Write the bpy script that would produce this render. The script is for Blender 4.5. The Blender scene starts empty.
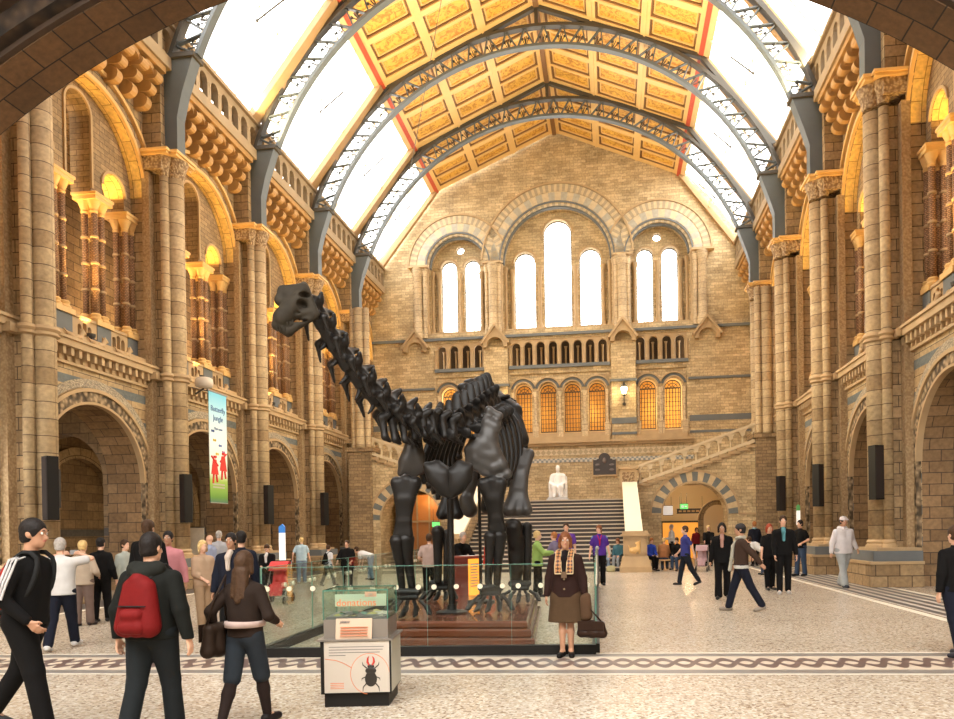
import bpy, bmesh, math, random
import numpy as np
from math import sin, cos, pi, radians, hypot, atan2, sqrt
from mathutils import Vector, Matrix
from mathutils.geometry import tessellate_polygon
random.seed(7)
SC = bpy.context.scene
COL = SC.collection

# ------------------------------------------------------------------ camera
EYE = Vector((0, 0, 1.65))
FPX, CXP, CYP, YAW, PIT, ROL = 728.4, 528.2, 535.3, .1139, -.0046, -.0161
fwv = Vector((-sin(YAW) * cos(PIT), cos(YAW) * cos(PIT), sin(PIT)))
rt0 = Vector((cos(YAW), sin(YAW), 0)); up0 = rt0.cross(fwv)
RT = rt0 * cos(ROL) + up0 * sin(ROL); UP = -rt0 * sin(ROL) + up0 * cos(ROL)
cd = bpy.data.cameras.new('camera'); cam = bpy.data.objects.new('camera', cd); COL.objects.link(cam)
cd.sensor_fit = 'HORIZONTAL'; cd.sensor_width = 36; cd.lens = 36 * FPX / 954
cd.shift_x = (477 - CXP) / 954; cd.shift_y = (CYP - 359.5) / 954
cd.clip_start = .05; cd.clip_end = 300
m4 = Matrix.Identity(4)
for i in range(3):
    m4[i][0] = RT[i]; m4[i][1] = UP[i]; m4[i][2] = -fwv[i]; m4[i][3] = EYE[i]
cam.matrix_world = m4
SC.camera = cam

# ------------------------------------------------------------------ world, light, exposure
SC.view_settings.view_transform = 'Standard'; SC.view_settings.look = 'None'
SC.view_settings.exposure = 0.0; SC.view_settings.gamma = 1.0; SC.view_settings.use_curve_mapping = False
W = bpy.data.worlds.new('overcast_sky'); SC.world = W; W.use_nodes = True
bg = W.node_tree.nodes['Background']; bg.inputs[0].default_value = (1.0, .985, .95, 1); bg.inputs[1].default_value = SKY_STRENGTH = 11.2
SC.cycles.max_bounces = 7; SC.cycles.diffuse_bounces = 4; SC.cycles.transparent_max_bounces = 16
SC.cycles.use_denoising = True
SC.cycles.sample_clamp_indirect = 6
SC.cycles.caustics_reflective = False; SC.cycles.caustics_refractive = False

def light(name, kind, loc, energy, color, size=.2, aim=None, size_y=None, spot=None, portal=False, spread=None):
    d = bpy.data.lights.new(name, kind); o = bpy.data.objects.new(name, d); COL.objects.link(o)
    d.energy = energy; d.color = color; o.location = loc
    if kind == 'AREA':
        d.size = size
        if size_y: d.shape = 'RECTANGLE'; d.size_y = size_y
        if portal: d.cycles.is_portal = True
        if spread: d.spread = spread
    else: d.shadow_soft_size = size
    if spot: d.spot_size = radians(spot); d.spot_blend = .6
    if aim is not None:
        o.rotation_euler = (Vector(aim) - Vector(loc)).to_track_quat('-Z', 'Y').to_euler()
    return o
# daylight portals just outside the two skylight slopes and the far windows
for sx in (-1, 1):
    for k in range(5):
        y = 14 + k * 6.3
        cx_ = -12.4 if sx < 0 else 6.1
        light('skylight_portal', 'AREA', (cx_ + sx * .35, y, 20.75), 1, (1, 1, 1), 5.9, (cx_ - sx * 3, y, 17.9), 6.2, portal=True)
light('window_portal', 'AREA', (-3.0, 45.6, 16.9), 1, (1, 1, 1), 15, (-3, 30, 16.9), 6.5, portal=True)

# ------------------------------------------------------------------ mesh helpers
class MB:
    def __init__(s): s.v = []; s.f = []; s.uv = {}; s.mi = {}; s.cur = 0
    def add(s, vs, fs, uvs=None):
        b = len(s.v); s.v += [tuple(p) for p in vs]
        for i, f in enumerate(fs):
            if uvs: s.uv[len(s.f)] = uvs[i]
            if s.cur: s.mi[len(s.f)] = s.cur
            s.f.append(tuple(b + k for k in f))
        return s
    def box(s, c, h, M=None):
        vs = [Vector((c[0] + sx * h[0], c[1] + sy * h[1], c[2] + sz * h[2])) for sz in (-1, 1) for sy in (-1, 1) for sx in (-1, 1)]
        if M: vs = [M @ v for v in vs]
        return s.add(vs, [(0, 1, 3, 2), (4, 6, 7, 5), (0, 4, 5, 1), (2, 3, 7, 6), (0, 2, 6, 4), (1, 5, 7, 3)])
    def bx(s, x0, x1, y0, y1, z0, z1): return s.box(((x0 + x1) / 2, (y0 + y1) / 2, (z0 + z1) / 2), ((x1 - x0) / 2, (y1 - y0) / 2, (z1 - z0) / 2))
    def fbox(s, F, s0, s1, d0, d1, z0, z1):
        vs = [F(a, d, z) for z in (z0, z1) for d in (d0, d1) for a in (s0, s1)]
        return s.add(vs, [(0, 1, 3, 2), (4, 6, 7, 5), (0, 4, 5, 1), (2, 3, 7, 6), (0, 2, 6, 4), (1, 5, 7, 3)])
    def loft(s, rings, closed=True, cap=True, uvf=None):
        n = len(rings[0]); vs = [p for r in rings for p in r]; fs = []
        for i in range(len(rings) - 1):
            for j in range(n if closed else n - 1):
                k = (j + 1) % n; fs.append((i * n + j, i * n + k, (i + 1) * n + k, (i + 1) * n + j))
        if cap and closed: fs.append(tuple(range(n))[::-1]); fs.append(tuple((len(rings) - 1) * n + j for j in range(n)))
        return s.add(vs, fs)
    def lathe(s, prof, c=(0, 0, 0), n=16, a0=0, a1=2 * pi, M=None):
        full = abs(a1 - a0 - 2 * pi) < 1e-6; m = n if full else n + 1
        rings = []
        for r, z in prof:
            ring = [Vector((c[0] + r * cos(a0 + (a1 - a0) * j / n), c[1] + r * sin(a0 + (a1 - a0) * j / n), c[2] + z)) for j in range(m)]
            rings.append([M @ p for p in ring] if M else ring)
        vs = [p for r in rings for p in r]; fs = []; uvs = []
        for i in range(len(rings) - 1):
            for j in range(n):
                k = (j + 1) % m
                fs.append((i * m + j, i * m + k, (i + 1) * m + k, (i + 1) * m + j))
                R_ = max(prof[i][0], prof[i + 1][0]); a = (a1 - a0) / n * R_
                uvs.append(((j * a, c[2] + prof[i][1]), ((j + 1) * a, c[2] + prof[i][1]), ((j + 1) * a, c[2] + prof[i + 1][1]), (j * a, c[2] + prof[i + 1][1])))
        if full:
            for q in (0, len(rings) - 1):
                if prof[q][0] > 1e-4: fs.append(tuple(q * m + j for j in range(m))); uvs.append(tuple((rings[q][j].x, rings[q][j].y) for j in range(m)))
        return s.add(vs, fs, uvs)
    def tube(s, path, r, n=6, cap=True):
        P = [Vector(p) for p in path]; rr = r if isinstance(r, (list, tuple)) else [r] * len(P)
        rings = []; up = None
        for i, p in enumerate(P):
            t = (P[min(i + 1, len(P) - 1)] - P[max(i - 1, 0)])
            if t.length < 1e-9: t = Vector((0, 0, 1))
            t.normalize()
            if up is None: up = Vector((0, 0, 1)) if abs(t.z) < .9 else Vector((1, 0, 0))
            a = up - t * up.dot(t)
            if a.length < 1e-4: a = t.orthogonal()
            a.normalize(); b = t.cross(a); up = a
            rings.append([p + (a * cos(2 * pi * j / n) + b * sin(2 * pi * j / n)) * rr[i] for j in range(n)])
        return s.loft(rings, True, cap)
    def bar(s, a, b, w, h=None):
        a = Vector(a); b = Vector(b); t = b - a; L = t.length; h = h or w
        Mx = Matrix.Translation((a + b) / 2) @ t.to_track_quat('Y', 'Z').to_matrix().to_4x4()
        return s.box((0, 0, 0), (w / 2, L / 2, h / 2), Mx)
    def sphere(s, c, r, n=10, m=6, M=None):
        r = r if hasattr(r, '__len__') else (r, r, r)
        rings = []
        for i in range(m + 1):
            t = pi * i / m - pi / 2
            ring = [Vector((c[0] + r[0] * max(cos(t), 1e-3) * cos(2 * pi * j / n), c[1] + r[1] * max(cos(t), 1e-3) * sin(2 * pi * j / n), c[2] + r[2] * sin(t))) for j in range(n)]
            rings.append([M @ p for p in ring] if M else ring)
        return s.loft(rings)
    def poly(s, F, loops, d0, d1):
        """solid slab: loops = [outer, hole, ...] of (s, z); between depths d0 < d1 of frame F"""
        flat = [p for L in loops for p in L]
        tris = tessellate_polygon([[Vector((p[0], p[1], 0)) for p in L] for L in loops])
        vs = [F(p[0], d1, p[1]) for p in flat] + [F(p[0], d0, p[1]) for p in flat]; N = len(flat)
        fs = []; uvs = []
        for t in tris:
            fs.append(tuple(t)); uvs.append(tuple(flat[k] for k in t))
            fs.append(tuple(N + k for k in t[::-1])); uvs.append(tuple(flat[k] for k in t[::-1]))
        b = 0
        for L in loops:
            n = len(L); acc = 0
            for j in range(n):
                k = (j + 1) % n; dl = hypot(L[k][0] - L[j][0], L[k][1] - L[j][1])
                fs.append((b + j, b + k, N + b + k, N + b + j))
                uvs.append(((d1, acc), (d1, acc + dl), (d0, acc + dl), (d0, acc))); acc += dl
            b += n
        return s.add(vs, fs, uvs)
    def ring(s, F, c, z, r0, r1, d0, d1, a0=0., a1=180., n=28, clip=None):
        """arch band with voussoir uvs"""
        vs = []; A = [radians(a0 + (a1 - a0) * j / n) for j in range(n + 1)]
        for a in A:
            for r, d in ((r0, d0), (r1, d0), (r1, d1), (r0, d1)):
                S = c + r * cos(a)
                if clip: S = min(max(S, clip[0]), clip[1])
                vs.append(F(S, d, z + r * sin(a)))
        fs = []; uvs = []
        for j in range(n):
            u0, u1 = A[j] * r1, A[j + 1] * r1
            for q, (w0, w1) in enumerate(((r0, r1), (d0, d1), (r1, r0), (d1, d0))):
                k = (q + 1) % 4
                fs.append((j * 4 + q, j * 4 + k, j * 4 + 4 + k, j * 4 + 4 + q))
                uvs.append(((u0, w0), (u0, w1), (u1, w1), (u1, w0)))
        fs += [(0, 1, 2, 3), (n * 4, n * 4 + 1, n * 4 + 2, n * 4 + 3)]; uvs += [((0, r0), (0, r1), (.1, r1), (.1, r0))] * 2
        return s.add(vs, fs, uvs)
    def mesh(s, name, mats, smooth=False, recalc=True):
        me = bpy.data.meshes.new(name); me.from_pydata(s.v, [], s.f)
        uvl = me.uv_layers.new(name='UVMap')
        co = s.v; data = np.zeros(len(me.loops) * 2, dtype=np.float32); li = 0
        for fi, f in enumerate(s.f):
            if fi in s.uv:
                for q in s.uv[fi]: data[li * 2] = q[0]; data[li * 2 + 1] = q[1]; li += 1
            else:
                a, b, c = Vector(co[f[0]]), Vector(co[f[1]]), Vector(co[f[2]]); nn = (b - a).cross(c - b)
                ax, ay, az = abs(nn.x), abs(nn.y), abs(nn.z)
                i, j = (0, 1) if az > ax and az > ay else ((1, 2) if ax >= ay else (0, 2))
                for q in f: data[li * 2] = co[q][i]; data[li * 2 + 1] = co[q][j]; li += 1
        uvl.data.foreach_set('uv', data)
        for m in (mats if isinstance(mats, (list, tuple)) else [mats]): me.materials.append(m)
        if s.mi:
            for k, v in s.mi.items(): me.polygons[k].material_index = v
        if recalc:
            b = bmesh.new(); b.from_mesh(me); bmesh.ops.recalc_face_normals(b, faces=b.faces); b.to_mesh(me); b.free()
        if smooth is True: me.polygons.foreach_set('use_smooth', [True] * len(me.polygons))
        me.update()
        if smooth == 'auto':
            me.polygons.foreach_set('use_smooth', [True] * len(me.polygons)); me.set_sharp_from_angle(angle=radians(38))
        return me
    def build(s, name, mats, parent=None, smooth=False, **kw):
        o = bpy.data.objects.new(name, s.mesh(name, mats, smooth)); COL.objects.link(o)
        if parent: o.parent = parent
        for k, v in kw.items(): o[k] = v
        return o

def tag(o, label=None, cat=None, group=None, kind=None):
    if label: o['label'] = label
    if cat: o['category'] = cat
    if group: o['group'] = group
    if kind: o['kind'] = kind
    return o
def empty(name, loc=(0, 0, 0), rz=0, **kw):
    o = bpy.data.objects.new(name, None); COL.objects.link(o); o.location = loc; o.rotation_euler = (0, 0, rz)
    o.empty_display_size = .1
    return o
def copy_tree(o, parent=None, skip=()):
    c = o.copy(); COL.objects.link(c); c.parent = parent
    for ch in o.children: copy_tree(ch, c)
    return c
def frame(o, u, n):
    o, u, n = Vector(o), Vector(u), Vector(n)
    return lambda s_, d, z: (o.x + u.x * s_ + n.x * d, o.y + u.y * s_ + n.y * d, z)
def arcpts(c, z, r, n=16, a0=0, a1=180): return [(c + r * cos(radians(a0 + (a1 - a0) * j / n)), z + r * sin(radians(a0 + (a1 - a0) * j / n))) for j in range(n + 1)]
def archloop(c, zb, zs, r, n=20): return [(c - r, zb), (c + r, zb)] + arcpts(c, zs, r, n)[0:] if zs > zb else arcpts(c, zs, r, n)
def arcade(s0, s1, zb, zt, ops, n=14):
    """outline of a slab with arch openings (centre, radius, spring) cut up from its bottom edge"""
    P = [(s0, zt), (s0, zb)]
    for c, r, zs in ops: P += [(c - r, zb)] + ([] if zs <= zb else []) + arcpts(c, zs, r, n, 180, 0) + [(c + r, zb)]
    P += [(s1, zb), (s1, zt)]
    Q = []
    for p in P:
        if not Q or hypot(p[0] - Q[-1][0], p[1] - Q[-1][1]) > 1e-5: Q.append(p)
    return Q
def ray(x, y): return RT * ((x - CXP) / FPX) - UP * ((y - CYP) / FPX) + fwv
def at(x, y, D):
    """the point of the hall that lies D metres deep along the line of sight through (x, y)"""
    return EYE + ray(x, y) * D
def on_floor(x, y, z=0.):
    d = ray(x, y); return EYE + d * ((z - 1.65) / d.z)

# ------------------------------------------------------------------ materials
def nodes(name):
    m = bpy.data.materials.new(name); m.use_nodes = True; nt = m.node_tree; b = nt.nodes['Principled BSDF']
    return m, nt, b
def N(nt, t, **kw):
    n = nt.nodes.new(t)
    for k, v in kw.items():
        if k in n.inputs.keys() if hasattr(n.inputs, 'keys') else False: n.inputs[k].default_value = v
        else: setattr(n, k, v)
    return n
def plain(name, c, rough=.6, metal=0., noise=0., scale=20., emit=0., ecol=None, coat=0., spec=None, bump=0.):
    m, nt, b = nodes(name)
    b.inputs['Base Color'].default_value = (*c, 1); b.inputs['Roughness'].default_value = rough; b.inputs['Metallic'].default_value = metal
    if spec is not None: b.inputs['Specular IOR Level'].default_value = spec
    if coat: b.inputs['Coat Weight'].default_value = coat
    if emit: b.inputs['Emission Color'].default_value = (*(ecol or c), 1); b.inputs['Emission Strength'].default_value = emit
    if noise or bump:
        tc = N(nt, 'ShaderNodeTexCoord'); no = N(nt, 'ShaderNodeTexNoise'); no.inputs['Scale'].default_value = scale; no.inputs['Detail'].default_value = 4
        nt.links.new(tc.outputs['Object'], no.inputs['Vector'])
        if noise:
            mx = N(nt, 'ShaderNodeMix', data_type='RGBA')
            mx.inputs[6].default_value = (*[v * (1 - noise) for v in c], 1); mx.inputs[7].default_value = (*[min(1, v * (1 + noise)) for v in c], 1)
            nt.links.new(no.outputs['Fac'], mx.inputs[0]); nt.links.new(mx.outputs[2], b.inputs['Base Color'])
        if bump:
            bp = N(nt, 'ShaderNodeBump'); bp.inputs['Strength'].default_value = bump; bp.inputs['Distance'].default_value = .02
            nt.links.new(no.outputs['Fac'], bp.inputs['Height']); nt.links.new(bp.outputs[0], b.inputs['Normal'])
    return m
def stone(name, c1, c2, mortar, bw=.62, bh=.31, ms=.012, rough=.75, bands=None, bandc=(.2, .22, .23), off=.5, stain=.35):
    """coursed blocks on the uv map (metres); bands = (period, height, phase) of blue-grey courses"""
    m, nt, b = nodes(name); L = nt.links.new
    uv = N(nt, 'ShaderNodeUVMap'); br = N(nt, 'ShaderNodeTexBrick', offset=off)
    br.inputs['Scale'].default_value = 1; br.inputs['Brick Width'].default_value = bw; br.inputs['Row Height'].default_value = bh
    br.inputs['Mortar Size'].default_value = ms; br.inputs['Mortar Smooth'].default_value = .2; br.inputs['Bias'].default_value = -.1
    br.inputs['Color1'].default_value = (*c1, 1); br.inputs['Color2'].default_value = (*c2, 1); br.inputs['Mortar'].default_value = (*mortar, 1)
    L(uv.outputs[0], br.inputs['Vector'])
    no = N(nt, 'ShaderNodeTexNoise'); no.inputs['Scale'].default_value = .8; no.inputs['Detail'].default_value = 6; L(uv.outputs[0], no.inputs['Vector'])
    no2 = N(nt, 'ShaderNodeTexNoise'); no2.inputs['Scale'].default_value = 9; no2.inputs['Detail'].default_value = 3; L(uv.outputs[0], no2.inputs['Vector'])
    ad = N(nt, 'ShaderNodeMath', operation='ADD'); L(no.outputs['Fac'], ad.inputs[0]); L(no2.outputs['Fac'], ad.inputs[1])
    mr = N(nt, 'ShaderNodeMapRange'); mr.inputs['From Min'].default_value = .7; mr.inputs['From Max'].default_value = 1.3
    mr.inputs['To Min'].default_value = 1 - stain; mr.inputs['To Max'].default_value = 1 + stain * .6; L(ad.outputs[0], mr.inputs['Value'])
    col = br.outputs['Color']
    if bands:
        per, hh, ph = bands
        sp = N(nt, 'ShaderNodeSeparateXYZ'); L(uv.outputs[0], sp.inputs[0])
        a1 = N(nt, 'ShaderNodeMath', operation='ADD'); L(sp.outputs['Y'], a1.inputs[0]); a1.inputs[1].default_value = ph
        a2 = N(nt, 'ShaderNodeMath', operation='MODULO'); L(a1.outputs[0], a2.inputs[0]); a2.inputs[1].default_value = per
        a3 = N(nt, 'ShaderNodeMath', operation='LESS_THAN'); L(a2.outputs[0], a3.inputs[0]); a3.inputs[1].default_value = hh
        mx = N(nt, 'ShaderNodeMix', data_type='RGBA'); L(a3.outputs[0], mx.inputs[0]); L(col, mx.inputs[6]); mx.inputs[7].default_value = (*bandc, 1); col = mx.outputs[2]
    vm = N(nt, 'ShaderNodeVectorMath', operation='SCALE'); L(col, vm.inputs[0]); L(mr.outputs[0], vm.inputs['Scale'])
    L(vm.outputs[0], b.inputs['Base Color']); b.inputs['Roughness'].default_value = rough
    bp = N(nt, 'ShaderNodeBump'); bp.inputs['Strength'].default_value = .5; bp.inputs['Distance'].default_value = .015
    iv = N(nt, 'ShaderNodeMath', operation='SUBTRACT'); iv.inputs[0].default_value = 1; L(br.outputs['Fac'], iv.inputs[1]); L(iv.outputs[0], bp.inputs['Height']); L(bp.outputs[0], b.inputs['Normal'])
    return m
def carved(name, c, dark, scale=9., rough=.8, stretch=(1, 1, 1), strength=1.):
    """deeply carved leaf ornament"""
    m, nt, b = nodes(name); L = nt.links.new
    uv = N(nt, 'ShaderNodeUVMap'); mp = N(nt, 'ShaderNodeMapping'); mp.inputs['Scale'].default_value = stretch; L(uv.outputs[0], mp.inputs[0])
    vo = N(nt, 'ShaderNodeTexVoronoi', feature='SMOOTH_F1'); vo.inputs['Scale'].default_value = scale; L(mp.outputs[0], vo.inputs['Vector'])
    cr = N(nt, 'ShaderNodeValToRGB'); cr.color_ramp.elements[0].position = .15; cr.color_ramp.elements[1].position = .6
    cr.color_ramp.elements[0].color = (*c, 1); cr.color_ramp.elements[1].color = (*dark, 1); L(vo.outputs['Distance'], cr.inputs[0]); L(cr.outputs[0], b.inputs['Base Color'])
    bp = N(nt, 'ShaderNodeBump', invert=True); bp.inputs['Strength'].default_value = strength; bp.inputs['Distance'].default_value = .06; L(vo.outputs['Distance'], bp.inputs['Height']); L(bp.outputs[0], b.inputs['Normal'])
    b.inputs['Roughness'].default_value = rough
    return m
MAT = {}
S1, S2, MO = (.39, .265, .135), (.22, .14, .065), (.06, .035, .018)
MAT['stone'] = stone('terracotta_blocks', S1, S2, MO)
MAT['stone_small'] = stone('terracotta_courses', (.36, .245, .125), (.23, .15, .075), (.10, .06, .03), .42, .16, .008)
MAT['far'] = stone('far_wall_blocks', (.62, .475, .27), (.40, .285, .145), (.22, .15, .08), .48, .17, .007, stain=.38)
MAT['banded'] = stone('banded_blocks', (.48, .345, .18), (.33, .22, .105), MO, .7, .3, .010, bands=(.86, .26, .12), bandc=(.13, .145, .14))
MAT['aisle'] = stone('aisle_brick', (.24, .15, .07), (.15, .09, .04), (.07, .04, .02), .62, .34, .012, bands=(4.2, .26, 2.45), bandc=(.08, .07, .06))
MAT['voussoir'] = stone('voussoirs', (.55, .42, .25), (.25, .25, .23), (.2, .15, .1), .42, .9, .01, off=0)
MAT['hoodzig'] = carved('chevron_hood', (.50, .42, .29), (.26, .22, .16), 15, stretch=(1, 2.2, 1), strength=.6)
MAT['shaft'] = stone('shaft_drums', (.47, .345, .19), (.31, .205, .10), (.10, .06, .032), 3.1, .42, .011, off=0)
MAT['redshaft'] = stone('red_shaft', (.42, .24, .12), (.29, .155, .075), (.14, .07, .035), .09, .05, .010)
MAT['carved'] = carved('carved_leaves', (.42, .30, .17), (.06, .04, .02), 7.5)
MAT['carvedcap'] = carved('carved_capital', (.48, .35, .20), (.20, .12, .06), 15, strength=.7)
MAT['diaper'] = carved('diaper_pilaster', (.42, .295, .155), (.29, .19, .095), 17, strength=.3)
MAT['trim'] = plain('buff_moulding', (.44, .305, .16), .7, noise=.22, scale=2.5)
MAT['gold'] = plain('gilded_moulding', (.66, .42, .16), .5, noise=.2, scale=3)
MAT['greystone'] = plain('blue_grey_stone', (.135, .145, .145), .7, noise=.2, scale=2)
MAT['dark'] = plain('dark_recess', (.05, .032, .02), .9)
MAT['iron'] = plain('grey_painted_iron', (.095, .11, .115), .45, noise=.12, scale=3)
MAT['irondark'] = plain('dark_iron', (.06, .052, .04), .5)
MAT['cream'] = plain('cream_painted_timber', (.72, .52, .27), .6, noise=.1, scale=3)
MAT['black'] = plain('black_satin', (.009, .008, .007), .5, spec=.25)

def striped_voussoirs(name, c1, c2, per=.6, mortar=(.2, .14, .08)):
    m, nt, b = nodes(name); L = nt.links.new; uv = N(nt, 'ShaderNodeUVMap'); sp = N(nt, 'ShaderNodeSeparateXYZ'); L(uv.outputs[0], sp.inputs[0])
    md = N(nt, 'ShaderNodeMath', operation='MODULO'); L(sp.outputs[0], md.inputs[0]); md.inputs[1].default_value = per
    lt = N(nt, 'ShaderNodeMath', operation='LESS_THAN'); L(md.outputs[0], lt.inputs[0]); lt.inputs[1].default_value = per / 2
    no = N(nt, 'ShaderNodeTexNoise'); no.inputs['Scale'].default_value = 5; L(uv.outputs[0], no.inputs['Vector'])
    mr = N(nt, 'ShaderNodeMapRange'); mr.inputs['To Min'].default_value = .75; mr.inputs['To Max'].default_value = 1.25; L(no.outputs['Fac'], mr.inputs['Value'])
    mx = N(nt, 'ShaderNodeMix', data_type='RGBA'); L(lt.outputs[0], mx.inputs[0]); mx.inputs[6].default_value = (*c1, 1); mx.inputs[7].default_value = (*c2, 1)
    vm = N(nt, 'ShaderNodeVectorMath', operation='SCALE'); L(mx.outputs[2], vm.inputs[0]); L(mr.outputs[0], vm.inputs['Scale']); L(vm.outputs[0], b.inputs['Base Color']); b.inputs['Roughness'].default_value = .7
    return m
MAT['voussoir_bold'] = striped_voussoirs('bold_striped_voussoirs', (.56, .42, .24), (.15, .16, .15), .62)
# ------------------------------------------------------------------ smooth solids: unions of round cones turned into one skin
def surface_nets(V, o, h):
    nx, ny, nz = V.shape; S = V < 0
    c = [S[i:nx - 1 + i, j:ny - 1 + j, k:nz - 1 + k] for i in (0, 1) for j in (0, 1) for k in (0, 1)]
    cnt = sum(x.astype(np.int8) for x in c); act = (cnt > 0) & (cnt < 8)
    I, J, K = np.nonzero(act)
    if len(I) == 0: return np.zeros((0, 3)), []
    acc = np.zeros((len(I), 3)); num = np.zeros(len(I))
    cor = [(i, j, k) for i in (0, 1) for j in (0, 1) for k in (0, 1)]
    for a in range(8):
        for b in range(a + 1, 8):
            A, B = cor[a], cor[b]
            if sum(abs(A[q] - B[q]) for q in range(3)) != 1: continue
            va = V[I + A[0], J + A[1], K + A[2]]; vb = V[I + B[0], J + B[1], K + B[2]]
            m = (va < 0) != (vb < 0); t = np.where(m, va / np.where(m, va - vb, 1), 0)
            for q in range(3): acc[:, q] += np.where(m, A[q] + t * (B[q] - A[q]), 0)
            num += m
    P = (np.stack([I, J, K], 1) + acc / num[:, None]) * h + o
    idx = -np.ones(act.shape, dtype=np.int64); idx[I, J, K] = np.arange(len(I)); F_ = []
    for ax in range(3):
        s0 = [slice(None)] * 3; s1 = [slice(None)] * 3; s0[ax] = slice(0, -1); s1[ax] = slice(1, None)
        A, B = S[tuple(s0)], S[tuple(s1)]; e = A != B; X = np.array(np.nonzero(e)).T; u, v = [q for q in range(3) if q != ax]
        X = X[(X[:, u] > 0) & (X[:, v] > 0) & (X[:, u] < act.shape[u]) & (X[:, v] < act.shape[v])]
        q = []
        for du, dv in ((1, 1), (0, 1), (0, 0), (1, 0)):
            Y = X.copy(); Y[:, u] -= du; Y[:, v] -= dv; q.append(idx[Y[:, 0], Y[:, 1], Y[:, 2]])
        q = np.stack(q, 1); fl = A[X[:, 0], X[:, 1], X[:, 2]]
        if ax == 1: fl = ~fl
        q[~fl] = q[~fl][:, ::-1]; F_.append(q)
    F_ = np.concatenate(F_); return P, F_[(F_ >= 0).all(1)]

def sdf_eval(prims, h, k, cuts=()):
    """prims: (a, b, ra, rb[, sub]) round cones or ('e', centre, radii[, R3][, sub]) ellipsoids"""
    lo = np.full(3, 1e9); hi = -lo
    for p in prims:
        if p[0] == 'e':
            if len(p) > 4 and p[4]: continue
            R_ = max(p[2]); lo = np.minimum(lo, np.array(p[1]) - R_); hi = np.maximum(hi, np.array(p[1]) + R_)
        else:
            if len(p) > 4: continue
            for q, r in ((p[0], p[2]), (p[1], p[3])): lo = np.minimum(lo, np.array(q) - r); hi = np.maximum(hi, np.array(q) + r)
    lo -= 3 * h; hi += 3 * h; n = np.ceil((hi - lo) / h).astype(int) + 1
    V = np.full(n, 1e3, dtype=np.float32); ax = [lo[i] + h * np.arange(n[i]) for i in range(3)]
    for p in prims:
        sub = (len(p) > 4 and bool(p[4]))
        if p[0] == 'e':
            c = np.array(p[1], float); rad = np.array(p[2], float); R_ = max(rad); a_, b_ = c - R_, c + R_
        else:
            A, B = np.array(p[0], float), np.array(p[1], float); a_ = np.minimum(A - p[2], B - p[3]); b_ = np.maximum(A + p[2], B + p[3])
        mg = k + 3 * h; i0 = np.maximum(((a_ - mg - lo) / h).astype(int), 0); i1 = np.minimum(((b_ + mg - lo) / h).astype(int) + 2, n)
        if (i1 <= i0).any(): continue
        sl = tuple(slice(i0[q], i1[q]) for q in range(3))
        X, Y, Z = np.meshgrid(ax[0][sl[0]], ax[1][sl[1]], ax[2][sl[2]], indexing='ij')
        if p[0] == 'e':
            x, y, z = X - c[0], Y - c[1], Z - c[2]
            if len(p) > 3 and p[3] is not None:
                R3 = p[3]; x, y, z = R3[0][0] * x + R3[1][0] * y + R3[2][0] * z, R3[0][1] * x + R3[1][1] * y + R3[2][1] * z, R3[0][2] * x + R3[1][2] * y + R3[2][2] * z
            q = np.sqrt((x / rad[0]) ** 2 + (y / rad[1]) ** 2 + (z / rad[2]) ** 2); d = (q - 1) * min(rad) * (1 if True else 1)
            g = np.sqrt((x / rad[0] ** 2) ** 2 + (y / rad[1] ** 2) ** 2 + (z / rad[2] ** 2) ** 2) + 1e-9; d = q * (q - 1) / g
        else:
            D = B - A; L2 = max(float(D @ D), 1e-12); t = np.clip(((X - A[0]) * D[0] + (Y - A[1]) * D[1] + (Z - A[2]) * D[2]) / L2, 0, 1)
            d = np.sqrt((X - A[0] - t * D[0]) ** 2 + (Y - A[1] - t * D[1]) ** 2 + (Z - A[2] - t * D[2]) ** 2) - (p[2] + t * (p[3] - p[2]))
        O = V[sl]
        if sub: V[sl] = np.maximum(O, -d)
        else:
            kk = p[5] if len(p) > 5 else k
            hh = np.clip(.5 + .5 * (O - d) / max(kk, 1e-6), 0, 1); V[sl] = np.where(O > 100, d, O * (1 - hh) + d * hh - kk * hh * (1 - hh))
    for c in cuts:  # (point, normal): removes what lies on the normal's side
        p0, nn = np.array(c[0], float), np.array(c[1], float); nn /= np.linalg.norm(nn)
        X, Y, Z = np.meshgrid(*ax, indexing='ij'); V = np.maximum(V, (X - p0[0]) * nn[0] + (Y - p0[1]) * nn[1] + (Z - p0[2]) * nn[2])
    return V, lo
def solid_mesh(name, prims, h, k, mats, cuts=(), mi=None):
    V, lo = sdf_eval(prims, h, k, cuts); P, F_ = surface_nets(V, lo, h)
    me = bpy.data.meshes.new(name); me.vertices.add(len(P)); me.vertices.foreach_set('co', P.astype(np.float32).ravel())
    if len(F_):
        me.loops.add(len(F_) * 4); me.loops.foreach_set('vertex_index', F_.ravel().astype(np.int32)); me.polygons.add(len(F_))
        me.polygons.foreach_set('loop_start', np.arange(0, len(F_) * 4, 4, dtype=np.int32)); me.polygons.foreach_set('loop_total', np.full(len(F_), 4, dtype=np.int32))
        me.polygons.foreach_set('use_smooth', np.ones(len(F_), dtype=bool))
    for m in (mats if isinstance(mats, (list, tuple)) else [mats]): me.materials.append(m)
    if mi is not None and len(F_): me.polygons.foreach_set('material_index', mi(P[F_].mean(1)).astype(np.int32))
    me.update(calc_edges=True); me.validate(); return me
def solid(name, prims, h, k, mats, parent=None, cuts=(), mi=None):
    o = bpy.data.objects.new(name, solid_mesh(name, prims, h, k, mats, cuts, mi)); COL.objects.link(o)
    if parent: o.parent = parent
    return o
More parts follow.
